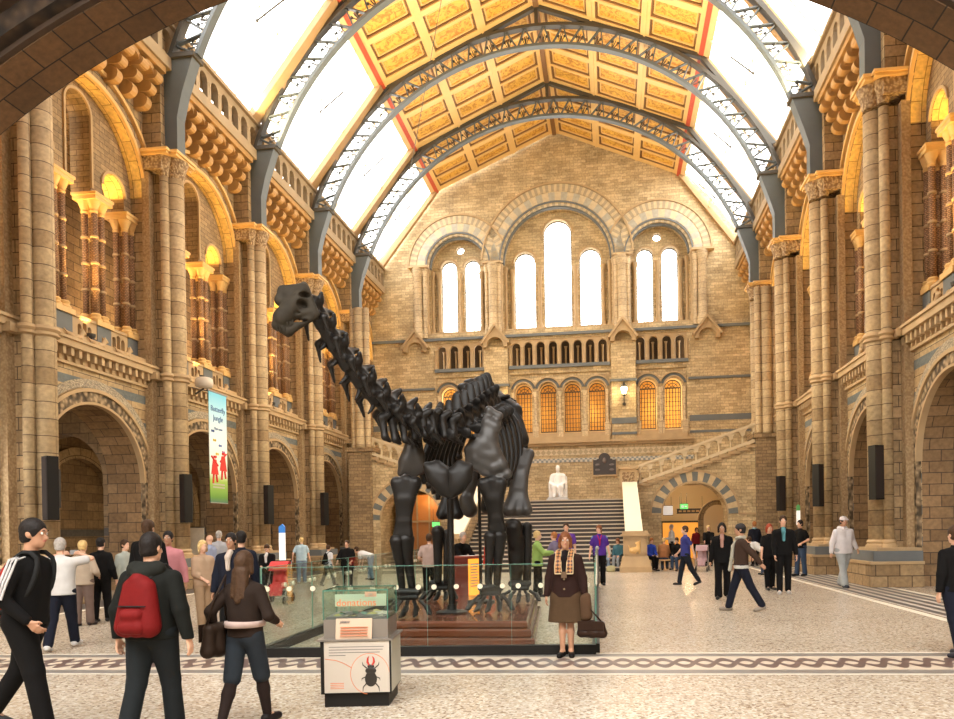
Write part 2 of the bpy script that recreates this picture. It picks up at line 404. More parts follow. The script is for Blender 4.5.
# ------------------------------------------------------------------ the hall's shell
XWL, XWR, BAY, YFAR, CX0 = -14.68, 8.29, 5.644, 43.96, -3.1
FL = frame((XWL, 0, 0), (0, 1, 0), (1, 0, 0)); FR = frame((XWR, 0, 0), (0, 1, 0), (-1, 0, 0))
FF = frame((0, YFAR, 0), (1, -.0171, 0), (0.0171, -1, 0))
PL = [10.96 + BAY * k for k in range(6)]; PR = [10.30 + BAY * k for k in range(6)]
EYL, EYR = 44.25, 43.8
R_LOW, Z_LOW, R_UP, Z_UP = 2.14, 3.40, 2.34, 12.5

def floor_mat():
    m, nt, b = nodes('terrazzo_mosaic'); L = nt.links.new
    tc = N(nt, 'ShaderNodeTexCoord')
    vo = N(nt, 'ShaderNodeTexVoronoi'); vo.inputs['Scale'].default_value = 38; L(tc.outputs['Object'], vo.inputs['Vector'])
    cr = N(nt, 'ShaderNodeValToRGB'); e = cr.color_ramp.elements; e[0].color = (.22, .145, .09, 1); e[0].position = .0; e[1].color = (.68, .62, .52, 1); e[1].position = .42
    e.new(.8).color = (.47, .38, .28, 1)
    sp = N(nt, 'ShaderNodeSeparateColor'); L(vo.outputs['Color'], sp.inputs[0]); L(sp.outputs[0], cr.inputs[0])
    no = N(nt, 'ShaderNodeTexNoise'); no.inputs['Scale'].default_value = .35; no.inputs['Detail'].default_value = 5; L(tc.outputs['Object'], no.inputs['Vector'])
    mr = N(nt, 'ShaderNodeMapRange'); mr.inputs['From Min'].default_value = .3; mr.inputs['From Max'].default_value = .7; mr.inputs['To Min'].default_value = .88; mr.inputs['To Max'].default_value = 1.08; L(no.outputs['Fac'], mr.inputs['Value'])
    vm = N(nt, 'ShaderNodeVectorMath', operation='SCALE'); L(cr.outputs[0], vm.inputs[0]); L(mr.outputs[0], vm.inputs['Scale'])
    L(vm.outputs[0], b.inputs['Base Color']); b.inputs['Roughness'].default_value = .26; b.inputs['Specular IOR Level'].default_value = .5
    return m
def guilloche_mat():
    """interlaced mosaic border: uv x along, y across 0..1"""
    m, nt, b = nodes('guilloche_mosaic'); L = nt.links.new
    uv = N(nt, 'ShaderNodeUVMap'); sp = N(nt, 'ShaderNodeSeparateXYZ'); L(uv.outputs[0], sp.inputs[0])
    def math_(op, a, c=None, c2=None):
        n = N(nt, 'ShaderNodeMath', operation=op)
        for i, q in enumerate((a, c, c2)):
            if q is None: continue
            if isinstance(q, (int, float)): n.inputs[i].default_value = q
            else: L(q, n.inputs[i])
        return n.outputs[0]
    x, y = sp.outputs[0], sp.outputs[1]
    out = None
    yc = math_('SUBTRACT', y, .5)
    for ph in (0, pi):
        s_ = math_('SINE', math_('MULTIPLY_ADD', x, 2 * pi / .5, ph)); d = math_('ABSOLUTE', math_('SUBTRACT', yc, math_('MULTIPLY', s_, .15)))
        k = math_('LESS_THAN', d, .075)
        out = k if out is None else math_('MAXIMUM', out, k)
    edge = math_('GREATER_THAN', math_('ABSOLUTE', yc), .30)
    white = math_('GREATER_THAN', math_('ABSOLUTE', yc), .455)
    mx = N(nt, 'ShaderNodeMix', data_type='RGBA'); mx.inputs[6].default_value = (.62, .53, .42, 1); mx.inputs[7].default_value = (.13, .085, .075, 1); L(out, mx.inputs[0])
    m2 = N(nt, 'ShaderNodeMix', data_type='RGBA'); L(edge, m2.inputs[0]); L(mx.outputs[2], m2.inputs[6]); m2.inputs[7].default_value = (.22, .20, .18, 1)
    m3 = N(nt, 'ShaderNodeMix', data_type='RGBA'); L(white, m3.inputs[0]); L(m2.outputs[2], m3.inputs[6]); m3.inputs[7].default_value = (.78, .72, .6, 1)
    L(m3.outputs[2], b.inputs['Base Color']); b.inputs['Roughness'].default_value = .35
    return m
def stripe_mat():
    m, nt, b = nodes('striped_floor_grating'); L = nt.links.new
    uv = N(nt, 'ShaderNodeUVMap'); sp = N(nt, 'ShaderNodeSeparateXYZ'); L(uv.outputs[0], sp.inputs[0])
    md = N(nt, 'ShaderNodeMath', operation='MODULO'); L(sp.outputs[0], md.inputs[0]); md.inputs[1].default_value = .30
    lt = N(nt, 'ShaderNodeMath', operation='LESS_THAN'); L(md.outputs[0], lt.inputs[0]); lt.inputs[1].default_value = .17
    mx = N(nt, 'ShaderNodeMix', data_type='RGBA'); L(lt.outputs[0], mx.inputs[0]); mx.inputs[6].default_value = (.55, .50, .43, 1); mx.inputs[7].default_value = (.09, .08, .075, 1)
    L(mx.outputs[2], b.inputs['Base Color']); b.inputs['Roughness'].default_value = .4
    return m
mb = MB(); mb.add([(-24, -8, 0), (18, -8, 0), (18, 52, 0), (-24, 52, 0)], [(0, 1, 2, 3)])
floor = mb.build('floor', floor_mat(), kind='structure')
mb = MB()
a, b_ = Vector((-14, 8.02 - .019 * 14, .003)), Vector((8.6, 8.02 + .019 * 20, .003))
def band(mb, x0, y0, x1, y1, w, z=.004):
    L_ = hypot(x1 - x0, y1 - y0); mb.add([(x0, y0, z), (x1, y1, z), (x1, y1 + w, z), (x0, y0 + w, z)], [(0, 1, 2, 3)], [((0, 0), (L_, 0), (L_, 1), (0, 1))])
band(mb, -14, 7.95, 8.3, 8.62, 1.5)
gb = mb.build('mosaic_border', guilloche_mat(), floor); gb['label'] = 'interlaced brown and white mosaic border'
mb = MB()
mb.add([(5.92, 9.8, .004), (7.35, 9.8, .004), (7.35, 43.5, .004), (5.92, 43.5, .004)], [(0, 1, 2, 3)])
mb.add([(-12.35, 9.8, .004), (-13.6, 9.8, .004), (-13.6, 43.5, .004), (-12.35, 43.5, .004)], [(0, 1, 2, 3)])
mb.build('striped_border', stripe_mat(), floor)
mb = MB(); mb.bx(5.68, 5.84, 9.8, 43.5, 0, .006); mb.bx(-12.25, -12.1, 9.8, 43.5, 0, .006); mb.bx(7.35, 7.5, 9.8, 43.5, 0, .006)
mb.build('white_marble_strip', plain('white_marble', (.78, .72, .6), .35), floor)

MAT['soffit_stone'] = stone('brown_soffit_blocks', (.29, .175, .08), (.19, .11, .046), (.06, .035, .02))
def side(F, P, yend, nm, dz, sgn):
    S0, S1 = P[0], yend
    edges = P + [yend]
    bays = [(P[i], edges[i + 1]) for i in range(len(P))]
    cen = [(a + b) / 2 if b - a > 4 else None for a, b in bays]
    cen = [P[i] + BAY / 2 for i in range(len(P))]
    rr = [min(R_LOW, (b - a) / 2 - .3) for a, b in bays]; cen = [(a + b) / 2 for a, b in bays]
    ru = [min(R_UP, (b - a) / 2 - .3) for a, b in bays]
    # lower wall with the aisle arches
    loops = [arcade(S0, S1, 0, 6.55, [(c, r, Z_LOW) for c, r in zip(cen, rr)], 26)]
    mb = MB(); mb.poly(F, loops, -.12, 0); wl = mb.build(nm, MAT['banded'], kind='structure')
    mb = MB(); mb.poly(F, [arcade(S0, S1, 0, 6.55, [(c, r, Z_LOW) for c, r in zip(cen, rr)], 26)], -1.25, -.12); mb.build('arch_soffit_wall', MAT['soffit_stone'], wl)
    for c, r in zip(cen, rr):
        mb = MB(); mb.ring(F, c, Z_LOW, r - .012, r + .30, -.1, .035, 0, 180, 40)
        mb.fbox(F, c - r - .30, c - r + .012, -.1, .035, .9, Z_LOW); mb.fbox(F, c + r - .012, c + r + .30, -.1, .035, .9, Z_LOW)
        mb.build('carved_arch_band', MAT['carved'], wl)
        mb = MB(); mb.ring(F, c, Z_LOW, r + .30, r + .40, -.05, .09, 0, 180, 40)
        mb.fbox(F, c - r - .40, c - r - .30, -.05, .09, .9, Z_LOW); mb.fbox(F, c + r + .3, c + r + .4, -.05, .09, .9, Z_LOW)
        mb.ring(F, c, Z_LOW, r - .05, r + .02, -.12, .05, 0, 180, 40)
        mb.build('arch_moulding', MAT['trim'], wl, smooth='auto')
        mb = MB(); mb.ring(F, c, Z_LOW, r + .42, r + .66, -.02, .03, -2, 182, 44, clip=(c - 2.5, c + 2.5)); mb.build('hood_band', MAT['hoodzig'], wl)
    # aisle behind: back wall, cross walls, vault
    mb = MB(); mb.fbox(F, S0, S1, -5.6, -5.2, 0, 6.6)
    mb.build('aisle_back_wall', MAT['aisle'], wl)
    for c, r in zip(cen, rr):
        mb = MB(); mb.ring(F, c, 2.9, 1.75, 2.15, -5.3, -4.9, 0, 180, 24); mb.fbox(F, c - 2.15, c - 1.75, -5.3, -4.9, 0, 2.9); mb.fbox(F, c + 1.75, c + 2.15, -5.3, -4.9, 0, 2.9); mb.build('aisle_wall_arch', MAT['stone'], wl)
    for y in P[1:]:
        mb = MB(); o = P3 = None
        G = (lambda y_: (lambda s_, d, z: F(y_ + d, -s_, z)))(y)
        mb.poly(G, [arcade(1.25, 5.2, 0, 6.5, [(3.2, 1.5, 3.6)], 18)], -.3, .3); mb.build('aisle_cross_arch', MAT['aisle'], wl)
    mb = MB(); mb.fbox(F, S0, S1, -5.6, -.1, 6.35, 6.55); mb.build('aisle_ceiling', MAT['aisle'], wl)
    # plinth course
    # cornice with its row of little corbels, gallery parapet
    for (a, b), c in zip(bays, cen):
        mb = MB()
        mb.fbox(F, a, b, -.1, .34, 6.84, 7.02); mb.fbox(F, a, b, -.1, .40, 7.02, 7.1); mb.fbox(F, a, b, -.1, .10, 6.42, 6.5)
        n = 19; st = (b - a) / n
        for k in range(n):
            s_ = a + st * (k + .5)
            mb.fbox(F, s_ - .055, s_ + .055, 0, .26, 6.62, 6.84); mb.fbox(F, s_ - .045, s_ + .045, 0, .13, 6.5, 6.62)
        mb.fbox(F, a, b, -.1, .05, 6.5, 6.84)
        mb.build('corbelled_cornice', MAT['trim'], wl)
        mb = MB(); ops = []
        for q in (-1.45, 0, 1.45):
            ops += [(c + q - .2, .08, 7.72), (c + q, .08, 7.8), (c + q + .2, .08, 7.72)]
        ops = [o for o in ops if a + .5 < o[0] < b - .5]
        mb.poly(F, [arcade(a + .3, b - .3, 7.32, 8.0, ops, 8)], -.5, -.3); mb.fbox(F, a + .3, b - .3, -.5, .05, 7.1, 7.34); mb.fbox(F, a + .3, b - .3, -.54, -.26, 7.95, 8.03)
        mb.fbox(F, a + .3, b - .3, -.9, -.05, 6.9, 7.1)
        mb.build('gallery_parapet', MAT['trim'], wl)
    # upper wall: great arches
    z0 = 6.55
    loops = [[(S0, z0), (S1, z0), (S1, 18.0), (S0, 18.0)]] + [archloop(c, 7.1, Z_UP + dz, r, 30) for c, r in zip(cen, ru)]
    mb = MB(); mb.poly(F, loops, -.42, 0); wu = mb.build(nm, MAT['stone'], kind='structure')
    for (a, b), c, r in zip(bays, cen, ru):
        zu = Z_UP + dz
        mb = MB(); mb.ring(F, c, zu, r, r + .12, -.02, .10, 0, 180, 40); mb.ring(F, c, zu, r + .45, r + .56, -.02, .12, 10, 170, 40, clip=(c - 2.4, c + 2.4)); mb.build('great_arch_moulding', MAT['gold'], wu, smooth='auto')
        mb = MB(); mb.ring(F, c, zu, r - .03, r + .0, -.42, -.02, 0, 180, 40); mb.build('lamp_gold_soffit', MAT['gold_soffit'], wu)
        # tympanum with tall middle opening and low side openings
        w = r + .1; ops = [(c - 1.5 * r / R_UP, .50 * r / R_UP, 12.35 + dz), (c, .50 * r / R_UP, 14.05 + dz), (c + 1.5 * r / R_UP, .50 * r / R_UP, 12.35 + dz)]
        mb = MB(); mb.poly(F, [arcade(c - w, c + w, 11.85, 15.35 + dz, ops, 16)], -1.05, -.42); mb.build('arch_tympanum', MAT['stone_small'], wu)
        mb = MB()
        for q in (ops[0], ops[2]): mb.ring(F, q[0], q[2], q[1], q[1] + .07, -.44, -.36, 0, 180, 20)
        mb.ring(F, c, 14.05 + dz, ops[1][1], ops[1][1] + .07, -.44, -.36, 0, 180, 20); mb.fbox(F, c - ops[1][1] - .07, c - ops[1][1], -.44, -.36, 12, 14.05 + dz); mb.fbox(F, c + ops[1][1], c + ops[1][1] + .07, -.44, -.36, 12, 14.05 + dz)
        mb.build('opening_moulding', MAT['trim'], wu)
        mb = MB()
        for q in (ops[0], ops[2]): mb.ring(F, q[0], q[2], q[1] - .015, q[1] + .002, -1.06, -.44, 0, 180, 20)
        mb.build('lamp_gold_soffit', MAT['gold_soffit'], wu)  # thin gold skin puts the lamp glow under the side arches
    # gallery room
    mb = MB(); mb.fbox(F, S0, S1, -4.4, -4.1, 6.6, 16); mb.fbox(F, S0, S1, -4.4, -.5, 15.4, 15.6); mb.fbox(F, S0, S1, -5, -1.2, 6.55, 6.9); mb.build('gallery_back_wall', MAT['stone'], wu)
    # upper corbels and attic arcade
    for (a, b), c in zip(bays, cen):
        mb = MB(); n = 7; s0, s1 = a + .42, b - .42; st = (s1 - s0) / n
        for k in range(n):
            s_ = s0 + st * (k + .5)
            for d0, d1, za, zb, hw in ((0, .34, 15.15, 15.6, .12), (0, .56, 15.62, 15.96, .14), (0, .78, 15.98, 16.3, .16)):
                mb.fbox(F, s_ - hw, s_ + hw, d0, d1 - .08, za + dz, zb + dz)
                G = lambda r_, t, z_, s__=s_, d_=d1: F(s__ + t, d_ - .08 + r_, z_)
                mb.ring(lambda u_, d_2, z_, s__=s_, d__=d1: F(s__ + d_2, u_, z_), d1 - .1, (za + zb) / 2 + dz, 0.001, (zb - za) / 2, -hw, hw, -90, 90, 6)
        for k in range(n - 1):
            s_ = s0 + st * (k + 1); mb.ring(F, s_, 16.12 + dz, .16, .30, .3, .72, 0, 180, 8)
        mb.fbox(F, s0, s1, 0, .82, 16.42 + dz, 16.62 + dz)
        mb.build('machicolated_corbels', MAT['goldstone'], wu)
        mb = MB(); mb.fbox(F, s0 - .4, s1 + .4, 0, .9, 16.62 + dz, 16.74 + dz)
        m_ = 8; st = (b - a) / m_; ops = [(a + st * (k + .5), .24, 17.62 + dz) for k in range(m_)]
        mb.poly(F, [arcade(a, b, 17.0 + dz, 18.05 + dz, ops, 8)], .62, .82)
        mb.fbox(F, a, b, 0, .9, 16.74 + dz, 17.0 + dz); mb.fbox(F, a, b, .0, .95, 18.05 + dz, 18.2 + dz)
        for k in range(m_ + 1):
            mb.lathe([(.1, 17), (.07, 17.1), (.07, 17.45), (.12, 17.6), (.12, 17.66)], (*F(a + st * k, .74, 0)[:2], dz), 8)
        mb.build('attic_arcade', MAT['atticstone'], wu)
    return wl, wu, cen
MAT['gold_soffit'] = stone('lamp_gold_soffit_bricks', (.78, .54, .18), (.68, .44, .14), (.34, .2, .06), .55, .30, .012)  # brick coloured gold to imitate lamplight on the arch undersides
MAT['goldstone'] = plain('golden_terracotta', (.42, .24, .085), .6, noise=.2, scale=3)
MAT['atticstone'] = plain('attic_stone', (.33, .24, .14), .75, noise=.2, scale=2)
wlL, wuL, cenL = side(FL, PL, EYL, 'wall_left', 0.0, -1)
wlR, wuR, cenR = side(FR, PR, EYR, 'wall_right', 0.18, 1)

# ------------------------------------------------------------------ piers: half-round shafts from floor to truss bracket
def make_pier(F, y, label, group, dz):
    # built with its origin on the wall foot at y
    o = F(y, 0, 0); e = empty('stone_pier', o); tag(e, label, 'pier', group)
    e['side'] = 'wall'
    G = lambda s_, d, z: tuple(Vector(F(s_ + y, d, z)) - Vector(o))
    mb = MB()
    mb.fbox(G, -1.05, 1.05, 0, 1.35, 0, .62); mb.build('plinth', MAT['stone'], e)
    mb = MB(); mb.fbox(G, -1.1, 1.1, 0, 1.4, .62, .70); mb.build('plinth_moulding', MAT['trim'], e)
    mb = MB(); mb.fbox(G, -1.0, 1.0, 0, 1.28, .70, .98); mb.build('grey_course', MAT['greystone'], e)['label'] = 'blue-grey stone course'
    mb = MB(); mb.fbox(G, -.92, .92, 0, 1.15, .98, 1.06)
    for s_, d, r in ((0, .80, .33), (-.34, .62, .2), (.34, .62, .2)):
        c = G(s_, d, 0); mb.lathe([(r, 1.0), (r, 1.12), (r * .86, 1.16), (r * .95, 1.22), (r * .8, 1.28)], (c[0], c[1], 0), 20)
    mb.build('shaft_bases', MAT['trim'], e, smooth='auto')
    mb = MB(); mb.fbox(G, -.56, .56, 0, .24, 1.0, 13.3); mb.build('pilaster', MAT['diaper'], e)
    mb = MB(); mb.fbox(G, -.30, .30, 0, .60, 1.0, 13.3); mb.build('pier_core', MAT['stone'], e)
    c = G(0, .80, 0)
    mb = MB(); mb.lathe([(.255, 1.25), (.255, 13.25)], (c[0], c[1], 0), 24); mb.build('large_shaft', MAT['shaft'], e, smooth=True)
    for s_ in (-.33, .33):
        c2 = G(s_, .62, 0); mb = MB(); mb.lathe([(.135, 1.25), (.135, 13.25)], (c2[0], c2[1], 0), 16); mb.build('small_shaft', MAT['shaft'], e, smooth=True)
    mb = MB(); zr = 6.78 + dz
    for s_, d, r in ((0, .80, .255), (-.33, .62, .135), (.33, .62, .135)):
        c2 = G(s_, d, 0); mb.lathe([(r, zr - .14), (r + .08, zr - .1), (r + .04, zr - .02), (r + .1, zr + .04), (r + .06, zr + .12), (r, zr + .14)], (c2[0], c2[1], 0), 20)
    mb.fbox(G, -.66, .66, 0, .46, zr - .1, zr + .12); mb.build('shaft_ring', MAT['trim'], e, smooth='auto')
    mb = MB()
    for s_, d, r in ((0, .80, .255), (-.33, .62, .135), (.33, .62, .135)):
        c2 = G(s_, d, 0); mb.lathe([(r, 13.2 + dz), (r + .03, 13.3 + dz), (r + .02, 13.38 + dz), (r + .16, 13.78 + dz)], (c2[0], c2[1], 0), 20)
    mb.fbox(G, -.6, .6, 0, .7, 13.35 + dz, 13.78 + dz); mb.build('capital', MAT['carvedcap'], e)
    mb = MB(); mb.fbox(G, -.70, .70, 0, .95, 13.78 + dz, 13.86 + dz); mb.fbox(G, -.52, .52, .9, 1.16, 13.78 + dz, 13.86 + dz); mb.fbox(G, -.76, .76, 0, 1.0, 13.86 + dz, 13.94 + dz); mb.fbox(G, -.56, .56, .9, 1.22, 13.86 + dz, 13.94 + dz)
    mb.build('abacus', MAT['gold'], e)
    mb = MB(); mb.fbox(G, -.45, .45, 0, .62, 13.94 + dz, 17.9 + dz); mb.build('upper_pier', MAT['stone'], e)
    mb = MB(); mb.fbox(G, -.5, .5, 0, .7, 16.6 + dz, 16.76 + dz); mb.fbox(G, -.5, .5, 0, .7, 17.9 + dz, 18.1 + dz); mb.build('upper_pier_string', MAT['trim'], e)
    return e
ordn = ['nearest the camera', 'second from the camera', 'third from the camera', 'fourth from the camera', 'farthest, beside the stair wall']
for F, P, sd, dz in ((FL, PL, 'left', 0.), (FR, PR, 'right', .16)):
    vis = P[1:] if sd == 'left' else P[2:]
    protos = None
    names = ['%s long wall' % sd]
    for k, y in enumerate(vis):
        lab = ('buff stone pier with half-round shafts on the %s wall, ' % sd) + (['nearest the camera', 'second from the camera', 'third from the camera', 'farthest, beside the stair wall'][k] if sd == 'right' else ordn[k])
        if k == 0:
            pr0 = make_pier(F, y, lab, 'piers along the %s wall' % sd, dz)
        else:
            c = copy_tree(pr0); c.location = F(y, 0, 0); c['label'] = lab
    if 'side' in pr0: pass
for o in list(bpy.data.objects):
    if 'side' in o: del o['side']

# ------------------------------------------------------------------ clustered gallery columns
def make_cluster(rz, dz):
    e = empty('clustered_column', (0, 0, 0))
    mb = MB(); mb.bx(-.36, .36, -.36, .36, 6.95, 7.25); mb.build('pedestal', MAT['trim'], e)
    mb = MB(); mb.bx(-.30, .30, -.30, .30, 7.25, 7.95); mb.build('grey_die', MAT['greystone'], e)['label'] = 'blue-grey pedestal die'
    mb = MB(); mb.bx(-.36, .36, -.36, .36, 7.95, 8.1)
    for sx in (-1, 1):
        for sy in (-1, 1): mb.lathe([(.17, 8.1), (.18, 8.16), (.13, 8.22), (.15, 8.28), (.115, 8.33)], (sx * .165, sy * .165, 0), 12)
    mb.build('column_base', MAT['gold'], e, smooth='auto')
    for sx in (-1, 1):
        for sy in (-1, 1):
            mb = MB(); mb.lathe([(.088, 8.3), (.088, 11.35)], (sx * .15, sy * .15, 0), 12)
            o = mb.build('column_shaft', MAT['redshaft'], e, smooth=True)
            mb = MB()
            for z in (9.05, 9.82, 10.6): mb.lathe([(.088, z - .045), (.118, z - .025), (.118, z + .025), (.088, z + .045)], (sx * .15, sy * .15, 0), 12)
            mb.build('shaft_collar', MAT['trim'], o, smooth='auto')
    mb = MB()
    for sx in (-1, 1):
        for sy in (-1, 1): mb.lathe([(.088, 11.3), (.112, 11.36), (.094, 11.4), (.2, 11.68)], (sx * .15, sy * .15, 0), 12)
    mb.build('leaf_capital', MAT['gold'], e, smooth='auto')
    mb = MB(); mb.bx(-.37, .37, -.37, .37, 11.66, 11.78); mb.bx(-.4, .4, -.4, .4, 11.78, 11.86); mb.build('abacus', MAT['gold'], e)
    return e
proto = make_cluster(0, 0); used = False
bayname = ['first', 'second', 'third', 'fourth', 'fifth', 'sixth']
for F, cen, P, sd in ((FL, cenL, PL, 'left'), (FR, cenR, PR, 'right')):
    for i, c in enumerate(cen):
        for q, off in enumerate((-2.18, -.80, .80, 2.18)):
            if (i == 0 and sd == 'right'): continue
            if i == 5: off *= .85
            o = proto if not used else copy_tree(proto); used = True
            o.location = F(c + off, -.58, 0)
            tag(o, 'red-brown clustered column with gilded capital, %s of four in the %s gallery bay on the %s' % (['nearest', 'second', 'third', 'farthest'][q], bayname[i], sd), 'column', 'clustered columns of the galleries')

# ------------------------------------------------------------------ end walls, near arch
def far_wall():
    C = CX0; hi = 18.2
    gable = [(XWL, 0), (XWR + .05, 0), (XWR + .05, 18.5), (4.5, 22.9), (-3.05, 26.1), (-10.5, 22.9), (XWL, 18.2)]
    LW = [(C - 6.05, 1.95), (C + .05, 3.42), (C + 6.12, 1.95)]
    holes = [archloop(c, 13.95, 18.1, r, 34) for c, r in LW]
    gal = [(C - 6.0, 4, 1.52), (C + .12, 8, 3.0), (C + 6.15, 4, 1.55)]
    holes += [[(c - w, 11.75), (c + w, 11.75), (c + w, 13.35), (c - w, 13.35)] for c, n, w in gal]
    lows = [(C - 6.0, 2, 1.5), (C + .13, 4, 2.98), (C + 6.15, 2, 1.5)]
    holes += [[(c - w, 7.35), (c + w, 7.35), (c + w, 11.25), (c - w, 11.25)] for c, n, w in lows]
    mb = MB(); mb.poly(FF, [gable] + holes, -.5, 0); w = mb.build('wall_far', MAT['far'], kind='structure')
    # recessed tympana with lancets
    wn = [0]
    def window(c, z0, zs, r, sill=None, lit=False, name=None):
        wn[0] += 1; wd = -.8 if lit else -1.25; e = empty('window_%d' % wn[0], FF(c, wd, z0)); tag(e, kind='structure')
        o = Vector(FF(c, wd, z0)); G = lambda s_, d, z: tuple(Vector(FF(c + s_, wd + d, z0 + z)) - o)
        mb = MB()
        if zs > z0: mb.poly(G, [archloop(0, 0, zs - z0, r, 20)], -.01, .01)
        else: mb.poly(G, [arcpts(0, 0, r, 20, 0, 342)], -.01, .01)
        mb.build('pane', MAT['litglass'] if lit else MAT['glass'], e)
        mb = MB()
        if zs > z0:
            mb.ring(G, 0, zs - z0, r - .05, r, -.03, .04, 0, 180, 20); mb.fbox(G, -r, -r + .05, -.03, .04, 0, zs - z0); mb.fbox(G, r - .05, r, -.03, .04, 0, zs - z0); mb.fbox(G, -r, r, -.03, .04, 0, .06)
            if lit:
                mb.fbox(G, -r, r, -.02, .03, zs - z0 - .03, zs - z0 + .05)
                for k in (-.72, -.36, 0, .36, .72): mb.fbox(G, k * r - .02, k * r + .02, -.02, .03, 0, zs - z0)
                for k in range(1, 9): mb.fbox(G, -r, r, -.02, .03, (zs - z0) * k / 9 - .012, (zs - z0) * k / 9 + .012)
                mb.ring(G, 0, zs - z0, r * .55, r * .62, -.02, .03, 0, 180, 12); mb.ring(G, 0, zs - z0, r * .2, r * .28, -.02, .03, 0, 180, 12)
                for a in (45, 90, 135): mb.bar(G(r * .25 * cos(radians(a)), .01, zs - z0 + r * .25 * sin(radians(a))), G(r * .95 * cos(radians(a)), .01, zs - z0 + r * .95 * sin(radians(a))), .03)
            elif r > .8: mb.fbox(G, -r, r, -.02, .03, zs - z0 - .6, zs - z0 - .55)
        else: mb.ring(G, 0, 0, r - .03, r, -.03, .04, 0, 359, 20)
        mb.build('window_bars' if lit else 'window_frame', MAT['irondark'], e)
    for i, (c, r) in enumerate(LW):
        if i == 1: ls = [(c - 2.02, .66, 18.35), (c + .02, .86, 20.02), (c + 2.02, .66, 18.35)]
        else: ls = [(c - .74, .5, 18.28), (c + .74, .5, 18.28)]
        outl = archloop(c, 13.9, 18.1, r + .05, 34)
        hs = [archloop(x, 14.3, zs, rr_, 18) for x, rr_, zs in ls]
        if i != 1: hs.append(arcpts(c, 19.42, .25, 18, 0, 342))
        mb = MB(); mb.poly(FF, [outl] + hs, -1.45, -1.0); mb.build('window_tympanum', MAT['far'], w)
        mb = MB(); mb.poly(FF, [archloop(c, 13.9, 18.1, r + .3, 40), archloop(c, 14.0, 18.1, r - .14, 36)], -1.0, -.5); mb.build('inner_order', MAT['far'], w)
        for x, rr_, zs in ls: window(x, 14.3, zs, rr_)
        if i != 1: window(c, 19.42, 19.42, .25)
        mb = MB()
        for x, rr_, zs in ls:
            mb.ring(FF, x, zs, rr_ + .02, rr_ + .14, -1.05, -.92, 0, 180, 20)
        nsh = ls
        xs = [ls[0][0] - ls[0][1] - .12] + [(ls[k][0] + ls[k][1] + ls[k + 1][0] - ls[k + 1][1]) / 2 for k in range(len(ls) - 1)] + [ls[-1][0] + ls[-1][1] + .12]
        for x in xs:
            c2 = FF(x, -.92, 0); mb.lathe([(.18, 14.0), (.18, 14.45), (.12, 14.55), (.12, 17.5), (.14, 17.55), (.2, 17.85), (.2, 17.92)], (c2[0], c2[1], 0), 10)
        mb.fbox(FF, c - r, c + r, -1.0, -.2, 13.9, 14.1)
        for x in (c - r - .02, c + r + .02, c - r + .22, c + r - .22):
            c2 = FF(x, -.22 if abs(x - c) > r else -.72, 0); mb.lathe([(.15, 13.95), (.15, 14.35), (.1, 14.45), (.1, 17.6), (.16, 17.95), (.16, 18.05)], (c2[0], c2[1], 0), 10)
        mb.build('window_shafts', MAT['trim'], w, smooth='auto')
        mb = MB(); gm = MB(); gm.ring(FF, c, 18.1, r, r + .09, -.05, .07, 0, 180, 44); gm.ring(FF, c, 18.1, r - .2, r - .12, -.5, -.2, 0, 180, 44); gm.build('grey_shade_moulding', MAT['greystone'], w, smooth='auto')  # grey moulding whose dark rings also paint the shadow lines round the arches
        mb.ring(FF, c, 18.1, r + 1.12, r + 1.22, -.05, .09, *((3, 177) if i == 1 else ((0, 155) if i == 2 else (25, 180))), 44); mb.build('window_arch_moulding', MAT['trim'], w, smooth='auto')
        mb = MB(); mb.ring(FF, c, 18.1, r - .12, r, -.3, -.02, 0, 180, 60); mb.build('dentil_band', MAT['voussoir'], w)
        mb = MB(); mb.ring(FF, c, 18.1, r + .14, r + .62, -.05, .02, 0, 180, 44); mb.build('banded_voussoirs', MAT['voussoir2'], w)
        mb = MB(); mb.ring(FF, c, 18.1, r + .66, r + 1.1, -.05, .03, *((3, 177) if i == 1 else ((0, 158) if i == 2 else (22, 180))), 60); mb.build('striped_voussoirs', MAT['voussoir'], w)
    # shafts between and beside the great windows
    mb = MB()
    for x, r in ((C - 8.55, .26), (C - 8.12, .12), (C - 3.85, .28), (C - 3.5, .11), (C - 4.25, .11), (C + 3.95, .28), (C + 3.6, .11), (C + 4.3, .11), (C + 8.62, .26), (C + 8.22, .12)):
        c2 = FF(x, .08, 0); mb.lathe([(r * 1.3, 13.7), (r * 1.3, 14.1), (r, 14.25), (r, 17.5), (r * 1.1, 17.55), (r * 1.45, 17.9), (r * 1.45, 18.0)], (c2[0], c2[1], 0), 16)
    mb.build('jamb_shafts', MAT['far_shaft'], w, smooth='auto')
    mb = MB()
    for a, b in ((C - 9.1, C - 7.85), (C - 4.5, C - 3.3), (C + 3.4, C + 4.6), (C + 7.95, C + 9.3)): mb.fbox(FF, a, b, -.05, .42, 18.0, 18.12)
    mb.build('impost_band', MAT['trim'], w)
    # strings
    mb = MB()
    mb.fbox(FF, XWL, XWR, -.05, .16, 13.5, 13.66)
    mb.fbox(FF, XWL, C - 7.6, 0, .12, 10.5, 10.64); mb.fbox(FF, C + 7.75, XWR, 0, .12, 10.5, 10.64)
    for x in (C - 3.72, C + 3.95): mb.fbox(FF, x - .8, x + .8, 0, .42, 10.5, 10.64)
    for c, n, w_ in gal: mb.fbox(FF, c - w_ - .05, c + w_ + .05, -.2, .16, 11.55, 11.75)
    mb.build('string_course', MAT['greystone'], w)
    mb = MB(); mb.fbox(FF, C - 7.8, C + 8.0, -.1, .35, 6.95, 7.1); mb.fbox(FF, C - 7.8, C + 8.0, -.1, .22, 6.8, 6.95)
